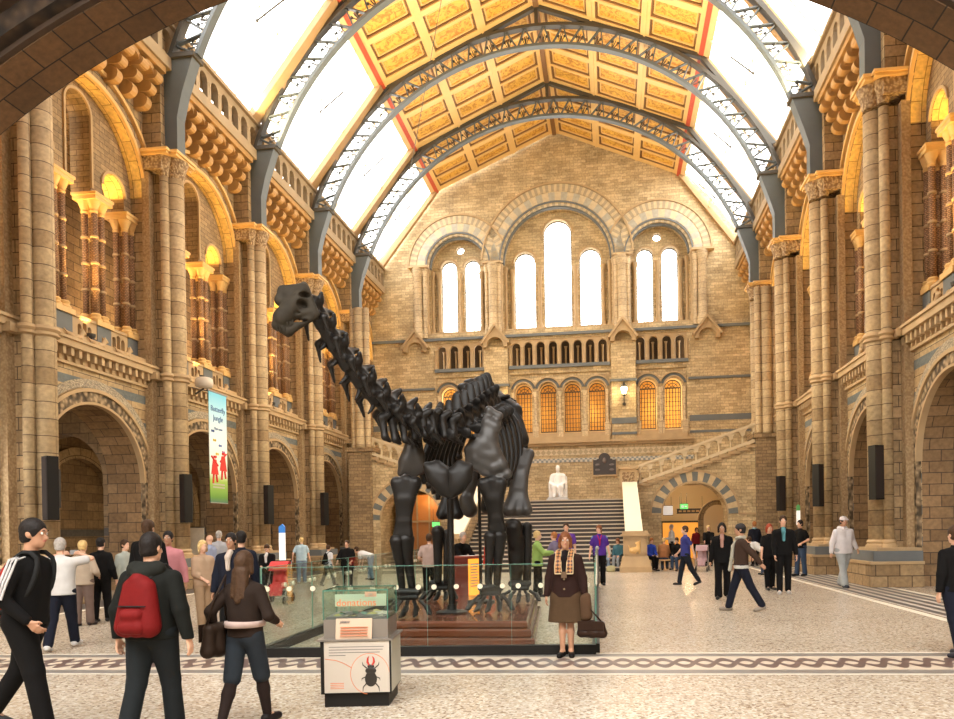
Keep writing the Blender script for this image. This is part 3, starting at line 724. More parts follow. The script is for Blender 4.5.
    for c, n, w_ in lows: mb.fbox(FF, c - w_, c + w_, -.3, .22, 7.1, 7.35); mb.fbox(FF, c - w_, c + w_, -.4, .05, 7.35, 7.6)
    mb.build('window_ledge', MAT['trim'], w)
    mb = MB(); mb.fbox(FF, C - 7.8, C + 8.0, 0, .03, 6.25, 6.62); mb.build('diamond_tile_band', MAT['diamond'], w)
    mb = MB(); mb.fbox(FF, C - 7.8, C + 8.0, 0, .03, 5.82, 6.05); mb.build('chequer_tile_band', MAT['chequer'], w)
    mb = MB(); mb.fbox(FF, C + 7.8, XWR, 0, .02, 8.05, 8.4); mb.fbox(FF, C + 7.8, XWR, 0, .02, 7.35, 7.5); mb.fbox(FF, XWL, C - 7.8, 0, .02, 8.05, 8.4)
    for x in (C - 3.72, C + 3.95): mb.fbox(FF, x - .74, x + .74, .28, .32, 8.0, 8.35); mb.fbox(FF, x - .74, x + .74, .28, .32, 7.35, 7.5)
    mb.build('blue_grey_course', MAT['greystone'], w)
    # dwarf galleries
    for c, n, w_ in gal:
        st = 2 * w_ / n; ops = [(c - w_ + st * (k + .5), st * .33, 12.95) for k in range(n)]
        mb = MB(); mb.poly(FF, [arcade(c - w_, c + w_, 11.75, 13.35, ops, 10)], -.3, -.05)
        for k in range(n + 1):
            c2 = FF(c - w_ + st * k, .0, 0); mb.lathe([(.12, 11.75), (.12, 11.95), (.07, 12.0), (.07, 12.75), (.12, 12.9)], (c2[0], c2[1], 0), 8)
        mb.build('dwarf_arcade', MAT['trim'], w, smooth='auto')
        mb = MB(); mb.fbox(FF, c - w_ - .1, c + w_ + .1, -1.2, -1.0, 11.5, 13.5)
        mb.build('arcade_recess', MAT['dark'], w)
        mb = MB()
        for k in range(n):
            c2 = FF(c - w_ + st * (k + .5), -.75, 0); mb.lathe([(.11, 11.75), (.06, 11.95), (.06, 12.85), (.1, 13.0)], (c2[0], c2[1], 0), 8)
        mb.build('rear_colonnettes', MAT['trim'], w, smooth='auto')
    for c, n, w_ in lows:
        st = 2 * w_ / n; ops = [(c - w_ + st * (k + .5), .52, 10.18) for k in range(n)]
        mb = MB(); mb.poly(FF, [arcade(c - w_, c + w_, 7.35, 11.25, ops, 18)], -.45, -.12); mb.build('window_screen', MAT['far'], w)
        for k in range(n): window(c - w_ + st * (k + .5), 7.75, 10.18, .5, lit=True)
        mb = MB()
        for k in range(n):
            x = c - w_ + st * (k + .5)
            mb.ring(FF, x, 10.18, .55, .62, -.15, -.02, 0, 180, 20); mb.ring(FF, x, 10.18, .78, .84, -.15, .06, 22, 158, 20)
        mb.build('window_hood', MAT['trim'], w)
        mb = MB()
        for k in range(n): mb.ring(FF, c - w_ + st * (k + .5), 10.18, .62, .78, -.15, -.06, 16, 164, 20)
        mb.build('grey_hood_band', MAT['greystone'], w)
        mb = MB()
        for k in range(n + 1):
            x = min(max(c - w_ + st * k, c - w_ + .12), c + w_ - .12); c2 = FF(x, -.05, 0)
            mb.fbox(FF, x - .18, x + .18, -.25, .12, 7.35, 8.15)
            mb.lathe([(.12, 8.15), (.085, 8.25), (.085, 9.85), (.15, 10.08), (.15, 10.15)], (c2[0], c2[1], 0), 10)
        mb.build('window_colonnettes', MAT['far_shaft'], w, smooth='auto')
    # flat buttresses with gabled niches
    for x in (C - 3.72, C + 3.95):
        mb = MB(); mb.fbox(FF, x - .72, x + .72, -.05, .28, 6.9, 12.9); mb.build('flat_buttress', MAT['far'], w)
        mb = MB(); mb.poly(FF, [[(x - .75, 12.85), (x - .52, 12.85)] + arcpts(x, 12.95, .5, 12, 180, 0) + [(x + .52, 12.85), (x + .75, 12.85), (x + .75, 13.15), (x, 14.05), (x - .75, 13.15)]], .1, .6)
        mb.bar(FF(x - .86, .36, 13.06), FF(x, .36, 14.18), .72, .13); mb.bar(FF(x + .86, .36, 13.06), FF(x, .36, 14.18), .72, .13)
        mb.build('gabled_niche', MAT['trim'], w)
    for x in (C - 8.75, C + 8.85):
        mb = MB(); mb.poly(FF, [[(x - .72, 12.85), (x - .5, 12.85)] + arcpts(x, 12.95, .48, 12, 180, 0) + [(x + .5, 12.85), (x + .72, 12.85), (x + .72, 13.15), (x, 14.1), (x - .72, 13.15)]], 0, .35)
        mb.bar(FF(x - .83, .22, 13.06), FF(x, .22, 14.14), .52, .13); mb.bar(FF(x + .83, .22, 13.06), FF(x, .22, 14.14), .52, .13)
        mb.build('gabled_niche', MAT['trim'], w)
    # lit room behind the lower windows
    mb = MB(); mb.fbox(FF, C - 8.2, C + 8.4, -3.4, -3.2, 6.8, 11.5); mb.fbox(FF, C - 8.2, C + 8.4, -3.4, -.5, 6.8, 7.0); mb.fbox(FF, C - 8.2, C + 8.4, -3.4, -1.0, 11.3, 11.5)
    mb.build('lit_room', MAT['cream'], w)
    return w, wn[0]
def glass_mat(name, tint=(1, 1, 1), gloss=.06, rough=.02):
    m = bpy.data.materials.new(name); m.use_nodes = True; nt = m.node_tree; nt.nodes.remove(nt.nodes['Principled BSDF']); L = nt.links.new
    tr = N(nt, 'ShaderNodeBsdfTransparent'); tr.inputs[0].default_value = (*tint, 1); gl = N(nt, 'ShaderNodeBsdfGlossy'); gl.inputs['Roughness'].default_value = rough
    fr = N(nt, 'ShaderNodeFresnel'); fr.inputs[0].default_value = 1.45; mu = N(nt, 'ShaderNodeMath', operation='MULTIPLY_ADD'); L(fr.outputs[0], mu.inputs[0]); mu.inputs[1].default_value = .38; mu.inputs[2].default_value = gloss * .12
    mx = N(nt, 'ShaderNodeMixShader'); L(mu.outputs[0], mx.inputs[0]); L(tr.outputs[0], mx.inputs[1]); L(gl.outputs[0], mx.inputs[2]); L(mx.outputs[0], nt.nodes['Material Output'].inputs[0])
    return m
def pattern(name, kind, c1, c2, sc):
    m, nt, b = nodes(name); L = nt.links.new
    uv = N(nt, 'ShaderNodeUVMap'); mp = N(nt, 'ShaderNodeMapping'); L(uv.outputs[0], mp.inputs[0]); ck = N(nt, 'ShaderNodeTexChecker'); ck.inputs['Scale'].default_value = sc
    if kind == 'diamond': mp.inputs['Rotation'].default_value = (0, 0, radians(45))
    mp.inputs['Location'].default_value = (0, .015, 0)
    L(mp.outputs[0], ck.inputs[0]); ck.inputs[1].default_value = (*c1, 1); ck.inputs[2].default_value = (*c2, 1); L(ck.outputs[0], b.inputs['Base Color']); b.inputs['Roughness'].default_value = .6
    return m
MAT['glass'] = glass_mat('clear_glazing')
MAT['litglass'] = glass_mat('amber_glazing', (.95, .82, .58), .05)
MAT['voussoir2'] = striped_voussoirs('grey_and_buff_voussoirs', (.54, .43, .27), (.38, .35, .28), .8)
MAT['voussoir'] = striped_voussoirs('striped_far_voussoirs', (.54, .42, .25), (.36, .29, .19), .36)
MAT['far_shaft'] = stone('far_shaft_drums', (.58, .44, .26), (.48, .35, .20), (.25, .17, .1), 3.1, .35, .012, off=0)
MAT['diamond'] = pattern('diamond_tiles', 'diamond', (.62, .50, .32), (.42, .33, .20), 4.4)
MAT['chequer'] = pattern('chequer_tiles', 'chequer', (.55, .5, .4), (.22, .24, .24), 7.2)
wfar, nwin = far_wall()

# the wide segmental arch the camera stands before
def near_arch():
    C, ZC, R0, Y0 = -2.91, -2.72, 14.1, 12.0
    G = frame((0, Y0, 0), (1, 0, 0), (0, -1, 0))
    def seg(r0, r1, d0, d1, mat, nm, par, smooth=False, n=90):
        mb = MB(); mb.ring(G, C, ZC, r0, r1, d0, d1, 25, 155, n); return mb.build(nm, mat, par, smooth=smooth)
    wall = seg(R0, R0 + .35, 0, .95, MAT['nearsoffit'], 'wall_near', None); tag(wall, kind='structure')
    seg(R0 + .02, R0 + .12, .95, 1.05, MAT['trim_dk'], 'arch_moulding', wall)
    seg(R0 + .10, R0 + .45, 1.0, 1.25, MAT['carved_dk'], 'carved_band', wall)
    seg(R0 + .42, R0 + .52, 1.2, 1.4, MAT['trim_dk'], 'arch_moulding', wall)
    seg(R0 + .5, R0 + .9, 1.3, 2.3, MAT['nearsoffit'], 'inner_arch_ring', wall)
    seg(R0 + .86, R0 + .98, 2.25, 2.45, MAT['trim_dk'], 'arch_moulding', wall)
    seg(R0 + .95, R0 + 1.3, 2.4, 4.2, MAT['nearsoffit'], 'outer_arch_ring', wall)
    # wall above the arch, up to the roof
    P = [(XWL, 6.0)] + [(C + (R0 + .1) * cos(radians(a)), ZC + (R0 + .1) * sin(radians(a))) for a in range(146, 33, -2)] + [(XWR, 6.0), (XWR, 18.2), (-3.05, 25.9), (XWL, 18.2)]
    P = [p for p in P if XWL <= p[0] <= XWR]
    mb = MB(); mb.poly(G, [P], .3, 1.0); mb.build('wall_over_arch', MAT['stone'], wall)
    mb = MB(); mb.bx(-16, 10, 1.5, 10.0, 12.6, 12.8); mb.build('bridge_soffit', MAT['stone'], wall)
MAT['nearsoffit'] = stone('shade_dark_soffit_blocks', (.155, .08, .032), (.09, .045, .017), (.015, .009, .004), .62, .48, .014)  # stone colour darkened to stand for the shade on the near arch
MAT['trim_dk'] = plain('shade_dark_moulding', (.05, .028, .015), .75, noise=.2, scale=3)  # moulding and carving carry the same shade in their dark colour
MAT['carved_dk'] = carved('shade_dark_carving', (.06, .035, .018), (.012, .008, .005), 5)
near_arch()
# walls beyond the arch, at the camera's side
for F, nm, y1 in ((FL, 'wall_left', 10.9), (FR, 'wall_right', 10.25)):
    mb = MB(); mb.fbox(F, -6, y1, -1.2, -.4, 0, 12.8); mb.build(nm, MAT['stone'], kind='structure')
mb = MB(); mb.bx(-16, 10, -6.4, -6.0, 0, 9); mb.build('wall_back', MAT['stone'], kind='structure')

# ------------------------------------------------------------------ roof: painted ceiling, skylights, trusses
def ceil_mat():
    m, nt, b = nodes('painted_gilded_panel'); L = nt.links.new
    tc = N(nt, 'ShaderNodeTexCoord'); mp = N(nt, 'ShaderNodeMapping'); mp.inputs['Scale'].default_value = (1, 1, 1); L(tc.outputs['Object'], mp.inputs[0])
    no = N(nt, 'ShaderNodeTexNoise'); no.inputs['Scale'].default_value = 3.2; no.inputs['Detail'].default_value = 8; no.inputs['Roughness'].default_value = .75; no.inputs['Distortion'].default_value = 1.5; L(mp.outputs[0], no.inputs['Vector'])
    cr = N(nt, 'ShaderNodeValToRGB'); e = cr.color_ramp.elements; e[0].position = .44; e[0].color = (.48, .21, .035, 1); e[1].position = .52; e[1].color = (.78, .47, .09, 1)
    L(no.outputs['Fac'], cr.inputs[0]); L(cr.outputs[0], b.inputs['Base Color']); b.inputs['Roughness'].default_value = .55
    return m
MAT['panel'] = ceil_mat()
MAT['rib'] = plain('gilded_rib', (.80, .54, .22), .5, noise=.08, scale=4)
MAT['ribdark'] = plain('panel_shadow_line', (.22, .11, .04), .6)  # dark brown painted as the shade beside the ribs; the ridge shares it
MAT['rafter_tan'] = plain('tan_glazing_timber', (.36, .22, .10), .6, noise=.15, scale=3)
MAT['red'] = plain('red_painted_purlin', (.50, .075, .03), .55, noise=.35, scale=9)
RX, RZ = -3.05, 25.7; PXL, PZ, PXR = -10.35, 22.62, 4.3; GXL, GXR, GZ = -13.85, 7.5, 18.2
YT_L = PL[1:]; YT = [(a + b) / 2 for a, b in zip(PL, PR)]
YT[0] = 11.4
YE = YT + [43.9]
def slope_frame(x0, z0, x1, z1):
    v = Vector((x1 - x0, 0, z1 - z0)); L_ = v.length; v.normalize(); n = Vector((v.z, 0, -v.x))
    if n.z > 0: n = -n
    # F(s = along Y, d = below the surface, z = distance up the slope)
    return (lambda s_, d, t: (x0 + v.x * t + n.x * d, s_, z0 + v.z * t + n.z * d)), L_
ceil = None
for (x0, z0) in ((PXL, PZ), (PXR, PZ)):
    G, L_ = slope_frame(x0, z0, RX, RZ)
    for i in range(len(YE) - 1):
        a, b = YE[i], YE[i + 1]
        mb = MB(); mb.fbox(G, a, b, -.25, -.12, 0, L_); o = mb.build('ceiling', MAT['panel'], ceil)
        if ceil is None: ceil = o; tag(o, kind='structure')
        mb = MB(); md = MB()
        nc = 3; cw = (L_ - .3) / nc; m = (a + b) / 2
        for s0, s1 in ((a, a + .32), (b - .32, b), (m - .16, m + .16), ((a + .16 + m) / 2 - .06, (a + .16 + m) / 2 + .06), ((b - .16 + m) / 2 - .06, (b - .16 + m) / 2 + .06)):
            mb.fbox(G, s0, s1, -.12, .02, 0, L_); md.fbox(G, s0 - .07, s1 + .07, -.12, -.03, 0, L_)
        for k in range(nc + 1):
            t = .15 + cw * k; mb.fbox(G, a, b, -.12, .03, max(0, t - .2), min(L_, t + .2)); md.fbox(G, a, b, -.12, -.02, max(0, t - .27), min(L_, t + .27))
            mb.fbox(G, a, b, -.12, .07, t - .05, t + .05)
        for k in range(nc):
            h1, h2 = (a + .32 + m - .16) / 2, (m + .16 + b - .32) / 2
            for s0, s1 in ((a + .32, h1 - .06), (h1 + .06, m - .16), (m + .16, h2 - .06), (h2 + .06, b - .32)):
                t0, t1 = .15 + cw * k + .2, .15 + cw * (k + 1) - .2
                q = .12
                for u0, u1, v0, v1 in ((s0 + q, s1 - q, t0 + q, t0 + q + .05), (s0 + q, s1 - q, t1 - q - .05, t1 - q), (s0 + q, s0 + q + .05, t0 + q, t1 - q), (s1 - q - .05, s1 - q, t0 + q, t1 - q)): mb.fbox(G, u0, u1, -.12, -.06, v0, v1)
        mb.build('ceiling_ribs', MAT['rib'], ceil); md.build('panel_shade_border', MAT['ribdark'], ceil)
    mb = MB(); mb.fbox(G, YE[0], YE[-1], -.1, .12, -.09, .13); pu = mb.build('trim_1', MAT['red'], kind='structure')
    mb = MB(); mb.fbox(G, YE[0], YE[-1], -.1, .10, -.36, -.09); mb.build('trim_2', MAT['cream'], kind='structure')
mb = MB(); mb.bx(RX - .12, RX + .12, YE[0], YE[-1], RZ - .2, RZ + .05); mb.build('trim_3', MAT['ribdark'], kind='structure')
wi = nwin
for (x0, z0, x1, z1, sd) in ((GXL, GZ, PXL, PZ, 'l'), (GXR, GZ + .1, PXR, PZ, 'r')):
    G, L_ = slope_frame(x0, z0, x1, z1)
    for i in range(len(YE) - 1):
        a, b = YE[i], YE[i + 1]; wi += 1
        e = empty('window_%d' % wi, G(a, 0, 0)); tag(e, kind='structure'); e.location = (0, 0, 0)
        mb = MB(); mb.fbox(G, a, b, -.08, -.06, 0, L_ - .2); mb.build('glazing', MAT['glass'], e)
        mb = MB()
        for k in range(1, 4):
            s_ = a + (b - a) * k / 4; mb.fbox(G, s_ - .008, s_ + .008, -.1, -.03, 0, L_ - .2)
        mb.fbox(G, a, b, -.1, -.02, L_ * .5 - .015, L_ * .5 + .015)
        mb.build('glazing_bars', MAT['iron_lt'] if 'iron_lt' in MAT else MAT['cream'], e)
        mb = MB(); mb.fbox(G, a, a + .3, -.12, .14, 0, L_ - .1); mb.fbox(G, b - .3, b, -.12, .14, 0, L_ - .1); mb.build('window_frame', MAT['rafter_tan'], e)
        mb = MB()
        for s_ in ((a + b) / 2 - .1,):
            P0, P1 = Vector(G(s_, .25, L_ * .42)), Vector(G(s_ + .5, .25, L_ * .66)); mb.tube([P0, P1], .035, 6); mb.sphere(P0, .07, 6, 4); mb.sphere(P1, .05, 6, 4)
        mb.build('opening_gear', MAT['irondark'], e)

def make_truss(yL, yR, label):
    Y = (yL + yR) / 2; e = empty('roof_truss', (CX0, Y, 0)); tag(e, label, 'roof truss', 'arched iron roof trusses')
    C = -3.15; X_ = lambda x: x - CX0
    sk = lambda x: (yL + (yR - yL) * (x - XWL) / (XWR - XWL)) - Y
    G = lambda s_, d, z: (X_(s_), sk(s_) - d, z)
    ri, zi, ro, zo = 10.58, 13.22, 11.46, 13.24
    ai = math.degrees(math.asin((17.15 - zi) / ri)); ao = math.degrees(math.asin((17.15 - zo) / ro))
    mb = MB(); mb.ring(G, C, zi, ri - .06, ri + .06, -.15, .15, ai, 180 - ai, 60); mb.build('inner_chord', MAT['iron'], e)
    mb = MB(); mb.ring(G, C, zo, ro - .08, ro + .06, -.15, .15, ao, 180 - ao, 60); mb.build('outer_chord', MAT['irondark'], e)
    mb = MB(); n = 32
    A = [ai + (180 - 2 * ai) * k / n for k in range(n + 1)]
    pin = lambda a: (C + ri * cos(radians(a)), zi + ri * sin(radians(a)))
    def pout(a):
        aa = ao + (180 - 2 * ao) * (a - ai) / (180 - 2 * ai); return (C + ro * cos(radians(aa)), zo + ro * sin(radians(aa)))
    orn = MB()
    for k in range(n):
        a0, a1 = A[k], A[k + 1]; am = (a0 + a1) / 2
        i0, o_, i1 = pin(a0), pout(am), pin(a1)
        mb.bar(G(i0[0], 0, i0[1]), G(o_[0], 0, o_[1]), .14, .05); mb.bar(G(o_[0], 0, o_[1]), G(i1[0], 0, i1[1]), .14, .05)
        if k % 2 == 0 or 1:
            m_ = pin(am); cx_, cz_ = (m_[0] * .55 + o_[0] * .45), (m_[1] * .55 + o_[1] * .45)
            for q, (ux, uz) in enumerate(((i0[0] - m_[0], i0[1] - m_[1]), (i1[0] - m_[0], i1[1] - m_[1]))):
                orn.bar(G(m_[0], 0, m_[1]), G(cx_ + ux * .35, 0, cz_ + uz * .35), .03, .03); orn.bar(G(m_[0], 0, m_[1]), G(cx_ + ux * .12, 0, cz_ + uz * .12 + .1), .03, .03)
                orn.sphere(G(cx_ + ux * .36, 0, cz_ + uz * .36), .06, 6, 4)
            orn.bar(G(m_[0], 0, m_[1]), G(cx_, 0, cz_), .03, .03)
    mb.cur = 1; mb.add(orn.v, orn.f); mb.build('leaf_lattice', [MAT['iron'], MAT['irondark']], e)
    mb = MB(); mb.bar(G(PXL, 0, PZ - .12), G(RX, 0, RZ - .12), .22, .16); mb.bar(G(PXR, 0, PZ - .12), G(RX, 0, RZ - .12), .22, .16)
    mb.bar(G(GXL + .2, 0, GZ + .2), G(PXL, 0, PZ - .15), .22, .18); mb.bar(G(GXR - .2, 0, GZ + .2), G(PXR, 0, PZ - .15), .22, .18)
    mb.bar(G(RX, 0, RZ - .1), G(RX, 0, zo + ro), .16, .16); mb.build('rafter', MAT['irondark'], e)
    for sgn, xw in ((-1, XWL), (1, XWR)):
        w0, w1 = (xw + .62, xw + 1.05); t0, t1 = xw + .72, xw + 1.62
        if sgn > 0: w0, w1 = xw - .62, xw - 1.05; t0, t1 = xw - .72, xw - 1.62
        mb = MB(); z0 = 13.94 + (.16 if sgn > 0 else 0)
        prof = [(w0, w1, z0), (w0, w1 + sgn * -.0, z0 + 1.2), (w0, w1 - sgn * .18, 15.9), (w0, t1, 17.0)]
        rings = []
        for xa, xb, z in prof: rings.append([Vector(G(xa, -.22, z)), Vector(G(xb, -.22, z)), Vector(G(xb, .22, z)), Vector(G(xa, .22, z))])
        mb.loft(rings)
        for xa, xb, z in prof: pass
        mb.build('bracket', MAT['iron'], e)
        mb = MB(); xs = sorted((w0 + sgn * .1, t1 - sgn * .08)); mb.add([G(x, d, z) for z in (17.0, 17.14) for d in (-.3, .3) for x in xs], [(0, 1, 3, 2), (4, 6, 7, 5), (0, 4, 5, 1), (2, 3, 7, 6), (0, 2, 6, 4), (1, 5, 7, 3)])
        mb.build('bracket_plate', MAT['irondark'], e)
    return e
tl = ['nearest the camera, half hidden by the near arch', 'second from the camera', 'third from the camera, crossing the middle of the ceiling', 'farthest, closest to the gable wall']
for k in range(1, 6):
    lab = 'grey iron arched roof truss, ' + (['cut off above the frame', tl[0], tl[1], tl[2], tl[3]][k - 1])
    make_truss(PL[k], PR[k], lab)
# ------------------------------------------------------------------ warm lamps of the building, plus an added ceiling fill
MAT['lampbody'] = plain('lamp_housing', (.05, .045, .04), .5)
def floodlight(loc, aim, energy, color, label, spot=110, size=.25):
    e = empty('floodlight', loc); tag(e, label, 'lamp', 'floodlights along the galleries')
    mb = MB(); mb.bx(-.12, .12, -.12, .12, 0, .05); mb.lathe([(.06, .05), (.11, .12), (.13, .2)], n=10); mb.build('lamp_housing', MAT['lampbody'], e)
    l = light('gallery_spot', 'SPOT', (loc[0], loc[1], loc[2] + .45), energy, color, size, aim, spot=spot); return e
for F, cen, sd, dz in ((FL, cenL, 'left', 0), (FR, cenR, 'right', .16)):
    for i, c in enumerate(cen):
        p = F(c, -.1, 7.34)
        floodlight(p, F(c, -.2, 15.5), 1500, (1, .60, .17), 'small black floodlight on the gallery parapet, %s bay on the %s' % (bayname[i], sd), 58)
        light('corbel_spot', 'SPOT', F(c, .34, 7.4), 420, (1, .56, .16), .2, F(c, .5, 16), spot=44)
        light('gallery_arch_lamp', 'POINT', F(c, -1.35, 11.3), 60, (1, .60, .18), .2)
        for q in (-1.5, 1.5): light('side_arch_lamp', 'SPOT', F(c + q, -.75, 11.95), 85, (1, .60, .17), .08, F(c + q, -.72, 14), spot=120)
        light('gallery_room_lamp', 'POINT', F(c, -2.6, 9.6), 130, (1, .58, .2), .3)
        light('aisle_lamp', 'POINT', F(c, -3.0, 5.4), 16, (1, .66, .3), .25)
for x in (-9, -4.8, -1.2, 3): light('lit_room_lamp', 'POINT', (x, 46.2, 9.3), 70, (1, .74, .40), .3)
for F in (FL, FR):
    light('ceiling_fill', 'AREA', F(27, 1.0, 18.4), 4200, (1, .80, .46), .4, (-3.1, 27, 25.5), 32)  # added area strips without fixtures, put in to brighten the ceiling

# small carved beasts crouching along the cornice ledges
BM = solid_mesh('beast', [((0, 0, .08), (.28, 0, .1), .075, .06), ((.28, 0, .1), (.36, 0, .22), .05, .055), ((.36, 0, .24), (.44, 0, .22), .045, .03), ((.02, .07, .02), (.1, .08, .08), .035, .04), ((.02, -.07, .02), (.1, -.08, .08), .035, .04), ((.27, .06, .02), (.27, .05, .08), .03, .035), ((.27, -.06, .02), (.27, -.05, .08), .03, .035), ((-.04, 0, .1), (-.14, .03, .2), .025, .015), ((.34, .03, .28), (.33, .04, .33), .015, .008), ((.34, -.03, .28), (.33, -.04, .33), .015, .008)], .018, .03, MAT['trim'])
for F, cen, par in ((FL, cenL, wuL), (FR, cenR, wuR)):
    for i, c in enumerate(cen):
        for q in (-1.1, -.2, .9):
            o = bpy.data.objects.new('carved_beast', BM); COL.objects.link(o); o.parent = par; o.location = F(c + q, .12, 7.1); o.rotation_euler = (0, 0, pi / 2 if F is FL else -pi / 2); o.scale = (1.3, 1.3, 1.3)
# ------------------------------------------------------------------ great staircase, its side walls and upper flights
MAT['tread'] = plain('pale_tread', (.50, .42, .32), .5, noise=.1, scale=3)
MAT['riser'] = plain('dark_riser', (.035, .028, .024), .6)
st = empty('staircase', (-2.9, 29.7, 0)); tag(st, 'wide main staircase with dark risers and pale treads below the gable wall', 'staircase')
NS, RISE, TR = 18, .179, .38
X0s, X1s = -6.3, .62
for k in range(NS):
    mb = MB(); y = .0 + TR * k; mb.bx(X0s + 2.9, X1s + 2.9, y, y + TR + .04, RISE * k, RISE * (k + 1) - .05); mb.cur = 1; mb.bx(X0s + 2.9, X1s + 2.9, y - .03, y + TR + .04, RISE * (k + 1) - .05, RISE * (k + 1)); mb.build('step', [MAT['riser'], MAT['tread']], st)
YT0 = 29.7 + TR * NS; ZT = RISE * NS
mb = MB(); mb.bx(-7.0, 1.3, YT0, 43.7, 0, ZT); mb.build('floor', MAT['stone_small'], kind='structure')
MAT['pale_trim'] = plain('pale_balustrade_stone', (.62, .50, .32), .6, noise=.12, scale=3)
def balustrade(P0, P1, label, mat=MAT['pale_trim'], thick=.3, h=.95, n=8):
    """coping, plinth rail and one baluster arcade between two points (a raking or level balustrade)"""
    P0, P1 = Vector(P0), Vector(P1); e = empty('balustrade', P0); tag(e, label, 'balustrade')
    u = (P1 - P0); L = sqrt(u.x ** 2 + u.y ** 2); ux, uy = u.x / L, u.y / L; sl = u.z / L
    G = lambda s_, d, z: (ux * s_ - uy * d, uy * s_ + ux * d, z + sl * s_)
    mb = MB(); mb.fbox(G, 0, L, -thick / 2 - .05, thick / 2 + .05, h - .12, h); mb.build('coping', mat, e)
    mb = MB(); mb.fbox(G, 0, L, -thick / 2 - .03, thick / 2 + .03, 0, .16); mb.build('base_rail', mat, e)
    st_ = L / n
    mb = MB(); mb.poly(G, [arcade(0, L, .52, h - .1, [(st_ * (k + .5), st_ * .33, .6) for k in range(n)], 10)], -thick / 2, thick / 2); mb.build('pierced_arcade', mat, e)
    for k in range(n + 1):
        mb = MB(); g = G(min(max(st_ * k, .07), L - .07), 0, 0); mb.lathe([(.075, .14), (.06, .22), (.055, .45), (.09, .53)], g, 8); mb.build('baluster', mat, e, smooth='auto')
    return e
# side parapets of the main flight
for x, sd in ((.92, 'right'), (-6.62, 'left')):
    w = empty('stair_parapet', (x, 29.66, 0)); tag(w, 'sloping stone parapet with pale coping on the %s of the main stairs' % sd, 'parapet')
    mb = MB(); Ly = YT0 - 29.66 - .3; zt0, zt1 = 1.25, 3.9
    mb.loft([[(-.28, 0, 0), (.28, 0, 0), (.28, 0, zt0), (-.28, 0, zt0)], [(-.28, Ly, 0), (.28, Ly, 0), (.28, Ly, zt1), (-.28, Ly, zt1)]]); mb.build('parapet_wall', MAT['stone_small'], w)
    mb = MB(); mb.loft([[(-.36, 0, zt0), (.36, 0, zt0), (.36, 0, zt0 + .14), (-.36, 0, zt0 + .14)], [(-.36, Ly, zt1), (.36, Ly, zt1), (.36, Ly, zt1 + .14), (-.36, Ly, zt1 + .14)]]); mb.build('coping', MAT['white_coping'] if 'white_coping' in MAT else plain('pale_coping', (.80, .70, .52), .45), w)
    # newel pedestal with a relief panel of a seated beast
    p = empty('newel_pedestal', (x, 29.28, 0)); tag(p, 'carved stone newel pedestal with animal relief at the %s foot of the stairs' % sd, 'pedestal')
    mb = MB(); mb.bx(-.62, .62, -.55, .35, 0, .22); mb.loft([[(-.6, -.53, .22), (.6, -.53, .22), (.6, .33, .22), (-.6, .33, .22)], [(-.5, -.42, .62), (.5, -.42, .62), (.5, .3, .62), (-.5, .3, .62)]]); mb.build('flared_base', MAT['trim'], p)
    mb = MB(); mb.bx(-.46, .46, -.38, .3, .62, 1.42); mb.build('die', MAT['trim'], p)
    mb = MB(); mb.bx(-.56, .56, -.48, .34, 1.42, 1.5); mb.bx(-.5, .5, -.42, .32, 1.5, 1.62); mb.build('cap', MAT['trim'], p)
    mb = MB()
    for a in ((-.40, .40, .68, .74), (-.40, .40, 1.30, 1.36)): mb.bx(a[0], a[1], -.42, -.37, a[2], a[3])
    for a in (-.40, .34): mb.bx(a, a + .06, -.42, -.37, .68, 1.36)
    mb.build('panel_frame', MAT['trim'], p)
    solid('beast_relief', [((-.12, -.4, .86), (.1, -.4, .9), .12, .1), ((.1, -.4, .9), (.13, -.41, 1.12), .09, .07), ((.13, -.42, 1.15), (.04, -.44, 1.14), .07, .05), ((.17, -.4, 1.2), (.2, -.4, 1.27), .03, .015), ((.14, -.4, .9), (.16, -.42, .76), .05, .04), ((-.16, -.4, .82), (0, -.42, .76), .07, .04), ((-.2, -.4, .85), (-.26, -.4, 1.05), .03, .02)], .02, .03, MAT['gold'], p)
    # top newel
    q = empty('stair_newel', (x - .05, YT0 + .12, ZT)); tag(q, 'square stone newel with sunk panel at the %s head of the main stairs' % sd, 'newel')
    mb = MB(); mb.bx(-.42, .42, -.35, .35, 0, 1.45); mb.build('newel_die', MAT['trim'], q)
    mb = MB(); mb.bx(-.5, .5, -.43, .43, 1.45, 1.6); mb.bx(-.47, .47, -.4, .4, .55, .65); mb.build('newel_cap', MAT['trim'], q)
    mb = MB(); mb.bx(-.3, .3, -.36, -.34, .8, 1.3); mb.build('sunk_panel', MAT['carvedcap'], q)
